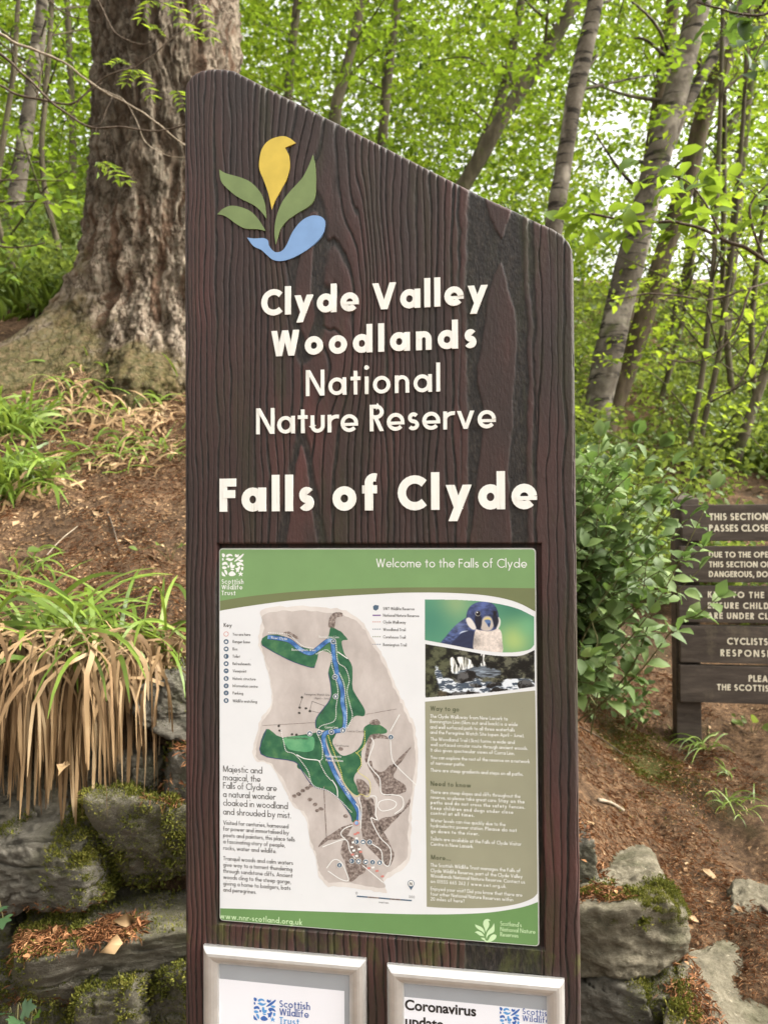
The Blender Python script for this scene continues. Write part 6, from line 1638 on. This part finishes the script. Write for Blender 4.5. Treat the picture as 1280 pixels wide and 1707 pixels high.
leafy_stems('honeysuckle_bush', 'dense honeysuckle bush with oval blue-green leaves, right of the wooden sign', 'bush', bb, ends, .080, .66, .062, 'honeysuckle', 'stem', arch=.06, t_start=.24, bspread=.10)
sprig = [((985, 1175), [(985, 1112), (1010, 1100), (1035, 1080), (965, 1120), (1000, 1085), (1048, 1120)], 'low honeysuckle shoots with pale oval leaves under the bush, beside the sign edge'),
         ((1040, 1215), [(1068, 1140), (1058, 1165), (1050, 1150), (1080, 1175), (1035, 1175), (1062, 1205)], 'small leafy honeysuckle sprig on the brown slope below the bush'),
         ((1005, 1195), [(985, 1188), (1008, 1168), (1020, 1185)], 'tiny three-leaved honeysuckle sprig on the soil by the sign edge')]
for (bu, bv), es, lab in sprig:
    g = ground_at(bu, bv, 2.0, 4.0)
    leafy_stems('honeysuckle_sprig', lab, 'plant', g, [at(u, v, g[1] - .06) for u, v in es], .052, .6, .04, 'honeysuckle', 'stem', .0018, 'honeysuckle shoots at the foot of the bush', .03, t_start=.3)

# ------------------------------------------------------------------ boughs reaching into the picture
def bough(name, label, paths, D, leafs, leafL, leafW, leafm, twigm, r0, group='boughs reaching across the view', tmpl=LEAF8, dD=.25, tilt=.3, K=None):
    """paths: list of (pixel list, width px); leafs: list of (u, v, n) leaf clusters"""
    P0 = at(*paths[0][0][0][:2], D)
    root = empty(name, P0); tag(root, label, 'branch', group)
    mb = MB()
    allp = []
    for px, wpx in paths:
        pts = []
        for q, p in enumerate(px): pts.append(at(p[0], p[1], D + (p[2] if len(p) > 2 else 0) + .0 * q))
        p = catmull(pts, 8); p = p + .006 * np.stack([fbm(p[:, 0] * 9, p[:, 2] * 9, 0, s, 2) for s in (3, 4, 5)], -1)
        V, F = tube(p - P0, np.linspace(wpx, wpx * .45, len(p)) / 2 * D / FPX, 6, .15, 5, 30, cap=True); mb.add(V, F); allp.append(p)
    if leafs:
        pts = np.concatenate(allp); P, A, N, L = [], [], [], []
        for (u, v, n, sp_) in leafs:
            c = at(u, v, D + rng.normal(0, dD * .5)); 
            k_ = np.argmin(np.linalg.norm(pts - c, axis=1)); s = pts[k_]
            pp = catmull([s, (s + c) / 2 + np.array([0, 0, .01]), c], 5)
            V, F = tube(pp - P0, np.linspace(.0016, .0007, len(pp)), 4, cap=False); mb.add(V, F)
            for _ in range(n):
                P.append(c + rng.normal(0, sp_, 3) * np.array([1, 1, .45]) - P0)
                a_ = nrm(c - s + 1e-5) * .6 + rng.normal(0, .75, 3); a_[2] = a_[2] * .35 - .2; A.append(a_)
                N.append(np.array([0, -.15, 1.0]) + rng.normal(0, tilt, 3)); L.append(leafL * rng.uniform(.65, 1.2))
        L = np.array(L); V, F = leafmesh(P, A, N, L, L * leafW, tmpl, curl=rng.uniform(0, .25, len(L)))
        mesh_np('foliage', V, F, M[leafm], root, smooth=True)
    mb.build('twigs', M[twigm], root, smooth=True)
    return root
hz_leaves = [(u, v, 5, .055) for u, v in [(945, 372), (985, 345), (1010, 355), (1035, 372), (1060, 352), (1075, 300), (1090, 362), (1120, 345), (1150, 352), (1165, 300), (1195, 335), (1225, 305), (1240, 350), (1260, 320), (1280, 350), (1300, 330), (1130, 378), (1175, 372), (1025, 385), (960, 345), (1000, 392), (1055, 390), (1205, 372), (1250, 385), (1100, 300), (1140, 288), (1190, 285), (1215, 290), (1320, 370)]]
bough('hazel_branch', 'leafy hazel branch stretching left from the right edge just above the shoulder of the sign',
      [([(1420, 520, .4), (1330, 470, .2), (1270, 430), (1205, 398), (1150, 375), (1100, 370), (1040, 366), (985, 356)], 8), ([(1270, 430), (1250, 345), (1285, 300), (1300, 280)], 5), ([(1205, 398), (1170, 330), (1140, 300), (1080, 292)], 4)],
      2.9, hz_leaves, .082, .66, 'hazel', 'twig', .01)
tl_leaves = [(u, v, 3, .055) for u, v in [(1160, 10), (1185, 25), (1210, 15), (1240, 30), (1265, 20), (1225, 60), (1250, 75), (1275, 60), (1205, 0), (1290, 35), (1170, -20), (1230, -15), (1245, 45), (1262, 110), (1285, 95), (1195, 55)]]
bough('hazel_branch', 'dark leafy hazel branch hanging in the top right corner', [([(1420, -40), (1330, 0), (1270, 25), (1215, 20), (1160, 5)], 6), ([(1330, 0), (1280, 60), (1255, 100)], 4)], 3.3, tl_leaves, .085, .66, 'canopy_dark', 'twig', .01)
r_leaves = [(u, v, 3, .05) for u, v in [(1010, 505), (1040, 490), (1090, 545), (1150, 560), (1180, 480), (1210, 505), (1240, 470), (1265, 520), (1230, 560), (1200, 610), (1140, 640), (1110, 590), (1260, 600), (1170, 590), (1095, 470), (1245, 640), (1190, 665)]]
bough('hazel_branch', 'loose bright hazel spray hanging in front of the saplings on the right', [([(1430, 420, .5), (1320, 455, .2), (1250, 480), (1180, 500), (1090, 490), (1020, 500)], 5), ([(1250, 480), (1220, 560), (1170, 600), (1110, 600)], 4), ([(1320, 455, .2), (1270, 560), (1230, 640), (1180, 660)], 4)], 4.6, r_leaves, .078, .62, 'canopy_lime', 'twig', .01)
l_leaves = [(u, v, 4, .05) for u, v in [(15, 405), (45, 400), (62, 420), (30, 432), (5, 455), (72, 388), (95, 345), (112, 352), (85, 326), (8, 335), (25, 300), (-20, 420), (60, 300), (130, 330), (40, 350), (100, 300)]]
bough('hazel_branch', 'leafy hazel spray at the left edge hanging before the grassy slope', [([(-140, 380), (-40, 400), (20, 412), (75, 405)], 4), ([(-90, 330), (10, 335), (70, 338), (120, 345)], 4), ([(-90, 330), (0, 300), (60, 302), (105, 300)], 3)], 4.1, l_leaves, .078, .62, 'hazel', 'twig', .01)
# twigs on the left, crossing the big trunk
bough('bare_branch', 'long pale bare twig slanting across the big trunk to the sign edge', [([(-120, 5), (0, 60), (60, 82), (110, 105), (165, 145), (210, 172), (262, 205), (330, 255)], 5), ([(165, 145), (205, 165), (228, 205), (245, 240), (275, 256), (320, 262)], 2.2)], 3.3, None, 0, 0, None, 'twig_pale', .01)
bough('bare_branch', 'dark bent bare twig lowest on the big trunk, sagging from the left edge', [([(-120, 10), (0, 88), (40, 125), (75, 160), (115, 193), (150, 213), (200, 212), (250, 217), (330, 205)], 5), ([(150, 213), (172, 203), (185, 160)], 2), ([(115, 193), (135, 165), (170, 140)], 2)], 3.1, [(70, 265, 3, .03), (95, 270, 3, .03), (180, 290, 4, .03), (205, 298, 2, .02), (60, 250, 3, .03), (160, 222, 2, .02)], .045, .42, 'hazel', 'twig', .01, tmpl=LEAF4)
bough('bare_branch', 'dark thin twig curving up across the big trunk to the top of the photo', [([(-80, 100), (20, 152), (70, 165), (112, 173), (140, 160), (172, 132), (215, 115), (255, 92), (285, 65), (310, 45), (360, -10)], 4), ([(60, 165), (75, 95), (95, 45), (120, 15)], 2.5)], 3.5, None, 0, 0, None, 'twig', .01)
bough('bare_branch', 'wiry dark twig dropping from the top edge over the dark side of the big trunk', [([(140, -40), (165, 5), (185, 45), (205, 65), (235, 75), (262, 62), (285, 40)], 3.2), ([(60, -20), (110, 20), (135, 30), (168, 38)], 2.5)], 3.7, None, 0, 0, None, 'twig', .01)
# rowan sprays: feathered leaves
def rowan(label, fronds, D):
    P0 = at(*fronds[0][0], D); root = empty('rowan_spray', P0); tag(root, label, 'branch', 'rowan sprays by the big trunk'); mb = MB(); Vs = []
    for a_, c_ in fronds:
        p = catmull([at(*a_, D), (at(*a_, D) + at(*c_, D)) / 2 + np.array([0, -.02, .012]), at(*c_, D - .05)], 6)
        mb.add(*tube(p - P0, np.linspace(.0014, .0006, len(p)), 4, cap=False))
        d = nrm(p[-1] - p[0]); sd = nrm(np.cross(d, nrm(np.array([.1, -.65, .75]))))
        P, A, N = [], [], []
        for t_ in np.linspace(.22, 1, 6):
            c = p[int(t_ * (len(p) - 1))]
            for s in (1, -1): P.append(c - P0); A.append(sd * s + d * .6 + rng.normal(0, .08, 3)); N.append(np.array([.1, -.65, .75]) + rng.normal(0, .15, 3))
        P.append(p[-1] - P0); A.append(d); N.append(np.array([.1, -.65, .75]))
        Vs.append(leafmesh(P, A, N, .052, .017))
    V, F = join(Vs); mesh_np('foliage', V, F, M['canopy_lime'], root); mb.build('twigs', M['twig'], root)
rowan('feathery bright rowan leaves at the top of the big trunk', [((262, 0), (238, 30)), ((262, 0), (318, 52)), ((290, 40), (330, 62)), ((250, -30), (300, 15)), ((330, 0), (352, 62)), ((282, 68), (255, 50))], 3.3)
rowan('drooping feathery rowan leaves before the middle of the big trunk', [((225, 112), (252, 158)), ((225, 112), (190, 108)), ((232, 118), (212, 138)), ((295, 150), (308, 180))], 3.4)
rowan('small feathery rowan leaves low on the left side of the big trunk', [((165, 270), (208, 302)), ((165, 270), (190, 292))], 3.3)

# ------------------------------------------------------------------ woodrush tufts
def tuft(label, base, n_green, n_dead, Lg, Ld, wid, seed, spread=.06, hang=None, face=-1.0, group='woodrush tufts on the bank', gang=(.35, 1.25)):
    r = np.random.default_rng(seed)
    base = np.array(base, float)
    root = empty('woodrush_tuft', base); tag(root, label, 'grass tuft', group)
    def blades(n, Lr, up, wd, segs=7, dead=False):
        az = r.uniform(0, 2 * pi, n); L = r.uniform(*Lr, n)
        if dead: az = -pi / 2 + r.normal(0, .85 if hang else 1.05, n)
        o = np.stack([np.cos(az), np.sin(az), 0 * az], -1)
        P0 = np.stack([r.normal(0, spread, n), r.normal(0, spread * .6, n), 0 * az], -1)
        P0[:, 2] = np.array([float(x) for x in hgt(base[0] + P0[:, 0], base[1] + P0[:, 1])]) - base[2]
        P0[:, 2] = np.clip(P0[:, 2], -.1, .12)
        if hang: P0[:, 2] = r.uniform(-.07, .035, n); P0[:, 1] *= .7
        el = r.uniform(*up, n)
        t = np.linspace(0, 1, segs)
        pts = np.zeros((n, segs, 3)); cur = P0.copy(); ang = el.copy(); pts[:, 0] = cur
        bend = r.uniform(1.0, 2.6, n) if not dead else (r.uniform(1.8, 4.6, n) if hang else r.uniform(1.6, 3.2, n))
        for k in range(1, segs):
            st = L / (segs - 1)
            if dead: az = az + r.normal(0, .34, n); o = np.stack([np.cos(az), np.sin(az), 0 * az], -1)
            d = o * np.cos(ang)[:, None] + np.array([0, 0, 1.0]) * np.sin(ang)[:, None]
            cur = cur + d * st[:, None]
            ang = np.maximum(ang - bend / (segs - 1), -1.5)
            if not dead or True:
                gz = hgt(base[0] + cur[:, 0], base[1] + cur[:, 1]) - base[2] + .004
                if hang is None: cur[:, 2] = np.maximum(cur[:, 2], gz)
                else:
                    # dead leaves slide outwards over the wall's edge and then hang
                    hit = (cur[:, 2] < gz) & (cur[:, 1] + base[1] > 2.10)
                    cur[hit, 1] -= .012; cur[hit, 2] = np.maximum(cur[hit, 2], np.minimum(gz[hit], cur[hit, 2] + .03))
            pts[:, k] = cur
        T = nrm(np.gradient(pts, axis=1)); S_ = nrm(np.cross(T, nrm(np.stack([np.sin(az), -np.cos(az), 0 * az], -1) * 0 + r.normal(0, .35, (n, 3)) + np.array([0, -.6, .8]))[:, None, :]))
        w = wd * (r.uniform(.25, 1.35, n) if dead else r.uniform(.6, 1.25, n))[:, None] * (np.minimum(1, .6 + 2 * t) * np.sqrt(np.clip(1.02 - t ** 2.5, 0, 1)))[None]
        Vl, Vr = pts - S_ * w[..., None] / 2, pts + S_ * w[..., None] / 2
        V = np.stack([Vl, Vr], 2).reshape(-1, 3)
        k = np.arange(n)[:, None] * segs * 2 + np.arange(segs - 1)[None] * 2
        F = np.stack([k, k + 1, k + 3, k + 2], -1).reshape(-1, 4)
        return V, F
    if n_dead:
        V, F = blades(n_dead, Ld, (-1.0, .75) if hang else (-.6, .5), wid * .9, 9, True); mesh_np('dead_leaves', V, F, M['straw'], root, smooth=True)
    if n_green:
        V, F = blades(n_green, Lg, gang, wid, 8); mesh_np('green_blades', V, F, M['rush'], root, smooth=True)
    return root
def gat(u, v, y0=1.9, y1=9): return ground_at(u, v, y0, y1)
# the great one hanging over the wall: several crowns share the straw curtain
bt = at(100, 1078, 2.06)
big = tuft('big woodrush tuft with a curtain of dead straw hanging over the mossy stone wall', bt, 150, 1000, (.20, .40), (.12, .45), .0120, 5, spread=.105, hang=True, gang=(.5, 1.4))
tuft('woodrush tuft at the left edge whose straw joins the hanging curtain', at(-45, 1082, 2.07), 26, 800, (.18, .32), (.12, .42), .0120, 6, spread=.09, hang=True)
tuft('woodrush tuft trailing straw against the sign edge above the top wall stone', at(255, 1068, 2.12), 30, 150, (.2, .32), (.08, .17), .0105, 7, spread=.05, hang=True)
tuft('lush green woodrush tuft at the left edge of the bank, lower clump', gat(2, 830), 240, 200, (.2, .34), (.16, .3), .017, 8, spread=.10, gang=(.6, 1.45))
tuft('lush green woodrush tuft at the left edge of the bank, upper clump', gat(-4, 725), 220, 160, (.22, .36), (.16, .3), .017, 9, spread=.11, gang=(.6, 1.45))
tuft('bleached straw tuft with bright green top just below the big tree roots', gat(185, 668), 40, 260, (.16, .28), (.16, .34), .014, 10, spread=.17, gang=(.6, 1.4))
tuft('straw tuft lying on the bare slope under the bright one', gat(225, 702), 6, 200, (.1, .2), (.16, .32), .013, 21, spread=.19)
tuft('dark green woodrush tuft on the bare slope beside the sign edge, dead skirt below', gat(222, 758), 60, 140, (.12, .22), (.12, .24), .012, 11, spread=.14, gang=(.2, 1.0))
tuft('straw and green tuft right against the roots of the big tree', gat(150, 618), 24, 70, (.14, .26), (.14, .28), .012, 12, spread=.12)
tuft('little green grass tuft growing at the foot of the plank board post', gat(1172, 1248, 2.2, 4.5), 22, 8, (.10, .2), (.08, .14), .006, 13, spread=.02, gang=(.3, 1.2))
tuft('wispy grass tuft on the right slope below the board', gat(1212, 1292, 2.0, 4.5), 10, 4, (.05, .10), (.05, .1), .004, 14, spread=.015)
tuft('faint green grass tuft at the right edge of the slope', gat(1228, 1345, 2.0, 4.5), 26, 6, (.05, .12), (.05, .1), .004, 15, spread=.04)
tuft('small green tuft between wall top and the leaf-strewn slope at the left', gat(38, 960), 24, 20, (.1, .2), (.1, .2), .009, 16, spread=.05)

# ------------------------------------------------------------------ ivy and other single plants
def leafplant(name, label, base, leaves, size, mat, cat='plant', shape=None, group=None, stem_up=.03):
    root = empty(name, base); tag(root, label, cat, group); mb = MB(); P, A, N, L = [], [], [], []
    base = np.array(base)
    for p in leaves:
        p = np.array(p); st = base + rng.normal(0, .006, 3)
        path = catmull([st, (st + p) / 2 + np.array([0, 0, stem_up]), p], 5); mb.add(*tube(path - base, np.linspace(.0014, .0008, len(path)), 4, cap=False))
        a_ = nrm(p - base + 1e-5) + rng.normal(0, .35, 3); P.append(p - base); A.append(a_ * np.array([1, 1, .4])); N.append(np.array([0, -.7, .75]) + rng.normal(0, .25, 3)); L.append(size * rng.uniform(.75, 1.2))
    L = np.array(L); tm = shape or LEAF8
    V, F = leafmesh(P, A, N, L, L * (.95 if shape else .75), tm); mesh_np('leaf', V, F, M[mat], root, smooth=False); mb.build('stem', M['stem'], root)
IVY = (np.array([[0, 0, 0], [-.08, .35, .03], [.12, .62, .02], [.30, .36, .06], [.55, .52, .0], [.66, .24, .05], [1, 0, -.05], [.66, -.24, .05], [.55, -.52, .0], [.30, -.36, .06], [.12, -.62, .02], [-.08, -.35, .03], [.38, 0, .0]]),
       np.array([[12, q, (q + 1) % 12] for q in range(12)]))
d0 = 1.70
leafplant('ivy_sprig', 'dull dark ivy leaves on the mossy stones in the bottom left corner', at(20, 1706, d0), [at(20, 1690, d0 - .02), at(38, 1684, d0 - .03), at(30, 1700, d0 - .04)], .034, 'ivy', 'ivy', IVY)
leafplant('ivy_sprig', 'single pale bright ivy leaf on the mossy wall near the bottom edge', at(52, 1700, d0), [at(62, 1690, d0 - .02)], .022, 'ivy_pale', 'ivy', IVY)
leafplant('ivy_sprig', 'two dark green ivy leaves hanging at the left edge below the big rounded stone', at(-14, 1500, 1.78), [at(2, 1512, 1.76), at(6, 1530, 1.75), at(-10, 1520, 1.75)], .036, 'ivy', 'ivy', IVY)
for (u, v, n, s, lab) in ((92, 805, 7, .06, 'patch of round green leaves at the right foot of the lush woodrush'), (15, 945, 3, .05, 'pale green ivy-like leaves on the bare soil at the left edge'), (285, 935, 4, .042, 'seedling with green leaves on the slope close to the sign edge'), (130, 795, 4, .045, 'small green seedlings with a pale leaf beside the lush woodrush'), (302, 770, 3, .04, 'tiny green leaves peeping out at the sign edge on the left slope')):
    g = gat(u, v); leafplant('seedling', lab, g, [g + np.array([random.uniform(-.1, .1), random.uniform(-.12, .03), random.uniform(.03, .07)]) for _ in range(n)], s, 'herb', 'plant', None, 'seedlings on the left bank')
for (u, v, n, s, lab) in ((1255, 1222, 4, .05, 'green seedling leaves under the plank board at the right edge'), (1240, 1210, 4, .03, 'tiny three-leaved seedling just under the plank board')):
    g = gat(u, v, 2.2, 4.5); leafplant('seedling', lab, g, [g + np.array([random.uniform(-.06, .06), random.uniform(-.06, .02), random.uniform(.02, .05)]) for _ in range(n)], s, 'herb', 'plant', None, 'seedlings on the right bank')

# sticks and a big dead leaf lying about
def stick(label, u0, v0, u1, v1, wpx, y0, y1, mat='twig_pale'):
    a_, c_ = ground_at(u0, v0, y0, y1), ground_at(u1, v1, y0, y1)
    rr = wpx / 2 * a_[1] / FPX
    p = catmull([a_, (a_ + c_) / 2 + np.array([0, 0, .008]), c_], 6) + np.array([0, 0, rr * .8])
    V, F = tube(p - a_, np.linspace(rr, rr * .7, len(p)), 7, .25, 3, 60); o = mesh_np('fallen_stick', V, F, M[mat], smooth=True); o.location = a_; tag(o, label, 'stick', 'sticks lying on the banks')
stick('short broken pale stick lying on the right slope beside the sign edge', 996, 1336, 1039, 1354, 7, 1.9, 4)
stick('long thin bare stick sloping across the moss patch right of the sign', 965, 1212, 1040, 1260, 2.5, 1.9, 4.5, 'twig')
stick('brown stick at the right edge by the flat stone slab', 1258, 1508, 1300, 1548, 9, 1.7, 4, 'twig')
stick('curved thin root on the bare left slope', 180, 855, 200, 920, 3, 2, 6, 'twig')
stick('thin pale stick lying on the left slope below the dark tuft', 75, 930, 130, 878, 2.2, 2, 6)

def litter_leaf(pos, L, W, Nv, mat, label):
    t_, f_ = LEAF8
    V, F = leafmesh([(0, 0, 0)], [(rng.normal(), rng.normal(), 0)], [Nv], L, W, LEAF8, curl=[.3]); V = V + rng.normal(0, L * .07, V.shape); o = mesh_np('dead_leaf', V, F, M[mat], smooth=True); o.location = pos; tag(o, label, 'dead leaf', 'large dead leaves')
for u, v, y0, y1, L, lab in ((985, 1414, 1.8, 3, .045, 'pale dead leaf on the needles between sign and boulder'), (1165, 1458, 1.8, 3, .05, 'curled tan dead leaf on the needles right of the boulder'), (1248, 1485, 1.8, 3, .045, 'tan dead leaf above the small half buried stone'), (1030, 1385, 1.8, 3, .03, 'reddish dead leaf uphill of the boulder'),
                            (268, 1000, 1.9, 4, .06, 'pale dead leaf low on the left slope near the sign'), (150, 790, 2, 5, .07, 'tan dead leaf by the seedlings on the left slope'), (978, 1380, 1.8, 3, .04, 'brown dead leaf against the right edge of the sign')):
    g = ground_at(u, v, y0, y1); litter_leaf(g + np.array([0, 0, .012]), L, L * .5, (0, -.3, 1), 'straw', lab)
q = at(190, 1545, 1.77)
for k_, (du, dv, lab) in enumerate(((0, -10, 'crumpled pale dead leaf on the ledge of the long low wall stone'), (18, 22, 'folded tan dead leaf drooping over the front of the long low wall stone'))):
    litter_leaf(at(190 + du, 1545 + dv, 1.765), .055, .03, (0, -.9, .4), 'straw', lab)
litter_leaf(at(112, 1270, 1.9), .045, .03, (0, -.9, .3), 'straw', 'pinkish dead leaf caught in the hanging straw curtain')

# ------------------------------------------------------------------ countless small stuff
def scatter(n, regions):
    xs, ys = [], []
    for (x0, x1, y0, y1, wgt) in regions:
        k = int(n * wgt); xs.append(rng.uniform(x0, x1, k)); ys.append(y0 + (y1 - y0) * rng.uniform(0, 1, k) ** 1.3)
    return np.concatenate(xs), np.concatenate(ys)
def slope_n(x, y):
    e = .03
    return nrm(np.stack([-(hgt(x + e, y) - hgt(x - e, y)) / (2 * e), -(hgt(x, y + e) - hgt(x, y - e)) / (2 * e), np.ones_like(x)], -1))
x, y = scatter(62000, [(-1.9, -.3, 2.1, 4.8, .40), (.3, 2.6, 1.6, 5.2, .42), (-4.5, 5.5, 3.5, 9, .18)])
keep = (fbm(x * 2.3, y * 2.3, 0, 91, 3) > -.55) & (rng.uniform(0, 1, len(x)) > .4 * bare(x, y))
x, y = x[keep], y[keep]; n_ = len(x); nn = slope_n(x, y)
L = rng.uniform(.004, .015, n_) * np.where(rng.uniform(0, 1, n_) > .95, 2.4, 1.0) * np.where(y > 5, 1.8, 1) * np.where(x < 0, 1.35, 1)
A = np.cross(nn, rand_dirs(n_)); P = np.stack([x, y, hgt(x, y) + .003], -1)
V, F = leafmesh(P, A + .25 * nn * rng.uniform(-.3, 1, (n_, 1)), nn + rng.normal(0, .45, (n_, 3)), L, L * rng.uniform(.18, .6, n_), LEAF4)
tag(mesh_np('leaf_litter', V, F, M['litter']), 'crumbled brown leaf litter strewn over the banks', 'leaf litter', kind='stuff')
x, y = scatter(110000, [(.30, 2.6, 1.6, 3.6, .72), (-1.7, -.3, 2.1, 4.2, .28)])
keep = (fbm(x * 3.1, y * 3.1, 0, 92, 3) > -.25) & (rng.uniform(0, 1, len(x)) > .6 * bare(x, y))
x, y = x[keep], y[keep]; n_ = len(x); nn = slope_n(x, y)
L = rng.uniform(.010, .028, n_); A = np.cross(nn, rand_dirs(n_)) + nn * rng.uniform(-.05, .22, (n_, 1))
V, F = leafmesh(np.stack([x, y, hgt(x, y) + rng.uniform(.001, .008, n_)], -1), A, nn, L, .0012, LEAF4)
tag(mesh_np('fallen_needles', V, F, M['needles']), 'rust brown conifer needles carpeting the banks', 'needles', kind='stuff')
n_ = 9000
mx_, my_ = soil_line[1]
x = mx_ + rng.normal(0, .11, n_); y = my_ + rng.normal(0, .16, n_)
keep = fbm(x * 9, y * 9, 0, 93, 3) > -.1
x, y = x[keep], y[keep]; n_ = len(x); L = rng.uniform(.005, .013, n_)
V, F = leafmesh(np.stack([x, y, hgt(x, y) - .035 * bare(x, y) + .001], -1), slope_n(x, y) + rng.normal(0, .5, (n_, 3)), rand_dirs(n_), L, L * .42)
tag(mesh_np('moss', V, F, M['moss']), 'dull green moss cushion on the soil of the right bank', 'moss', kind='stuff')
# needles drifted on the wall ledges
from mathutils.bvhtree import BVHTree
rv_, rf_ = join(ROCKS)
bvh = BVHTree.FromPolygons([tuple(p) for p in rv_], [tuple(f) for f in rf_])
def lie(x, y, z0):
    h = bvh.ray_cast((x, y, z0), (0, 0, -1)); g = float(hgt(x, y))
    if h[0] is None or h[0].z < g or z0 - h[0].z < .004: return np.array([x, y, g]), np.array([0, 0, 1.0])
    return np.array(h[0][:]), np.array(h[1][:]) * (1 if h[1].z > 0 else -1)
def drift(u0, u1, vtop, D, y0, y1, n, thick=.006):
    """needles lying on whatever is below: stone ledges, or the soil between stones"""
    a_, c_ = at(u0, vtop, D), at(u1, vtop, D)
    xs, ys = rng.uniform(a_[0], c_[0], n), rng.uniform(y0, y1, n); P, N = [], []
    k_ = fbm(xs * 14, ys * 14, 0, 140, 3) > -.35
    for x_, y_ in zip(xs[k_], ys[k_]):
        p, nn_ = lie(x_, y_, a_[2])
        if p[2] < a_[2] - .14 or nn_[2] < .45: continue
        P.append(p + np.array([0, 0, rng.uniform(.001, thick)])); N.append(nn_)
    P, N = np.array(P), np.array(N); n_ = len(P)
    A = np.cross(N, rand_dirs(n_)) + N * rng.uniform(-.1, .3, (n_, 1)); L = rng.uniform(.010, .030, n_)
    return leafmesh(P, A, N + rng.normal(0, .3, (n_, 3)), L, .0014 * rng.uniform(.7, 3.0, n_) * np.where(rng.uniform(0, 1, n_) > .93, 3, 1), LEAF4)
V, F = join([drift(-30, 240, 1512, 1.85, 1.70, 1.90, 5200, .012), drift(255, 320, 1236, 1.95, 1.84, 1.99, 700, .010), drift(0, 130, 1640, 1.82, 1.66, 1.84, 1500), drift(950, 1035, 1420, 1.95, 1.85, 2.3, 1500, .01), drift(1085, 1180, 1590, 1.85, 1.70, 1.98, 1500, .01), drift(1150, 1290, 1500, 1.9, 1.75, 2.15, 260)])
tag(mesh_np('fallen_needles', V, F, M['needles']), 'rust brown needles drifted on the ledges of the stones', 'needles', kind='stuff')
# rubble soil packed between the wall stones is the ground itself; low herbs on the slopes behind
n = 34000
y = 3.85 + 12.2 * rng.uniform(0, 1, n) ** 1.15; u = rng.uniform(-450, 1750, n); x = (u - 640) / FPX * y
d = fbm(x * .8, y * .8, 0, 95, 3) + .25 * sst(5.5, 8, y)
k = (d > -.28) & ~((np.abs(x - tb_xy[0]) < 1.9) & (y < 5.6)) & ~((x > -.2) & (x < .8) & (y < 4.9)) & ~((x <= -.2) & (y < 5.0))
x, y = x[k], y[k]; z = hgt(x, y) + rng.uniform(.02, .28, len(x)) * (1 + .04 * y)
V, F = sprays(np.stack([x, y, z], -1), rand_dirs(len(x), -.1, .9), .22, 6, .055 * (1 + .05 * y), tilt=.5)
tag(mesh_np('undergrowth', V, F, M['herb']), 'low green herbs and seedlings covering the slope under the trees', 'undergrowth', kind='stuff')
n = 30000
y = rng.uniform(4.8, 13, n); u = rng.uniform(-450, 1750, n); x = (u - 640) / FPX * y
k = (fbm(x * .6, y * .6, 0, 97, 3) + .35 * (x < -2.2) > -.05) & ~((np.abs(x - tb_xy[0]) < 1.7) & (y < 5.5)) & ~((x > .4) & (y < 5.2))
x, y = x[k], y[k]; n_ = len(x); A = np.array([0, 0, 1.0]) + rng.normal(0, .45, (n_, 3)); L = rng.uniform(.12, .3, n_)
V, F = leafmesh(np.stack([x, y, hgt(x, y) - .01], -1), A, rand_dirs(n_), L, .007, LEAF4, curl=rng.uniform(0, .6, n_))
tag(mesh_np('grass', V, F, M['rush']), 'thin green woodland grass on the slope', 'grass', kind='stuff')
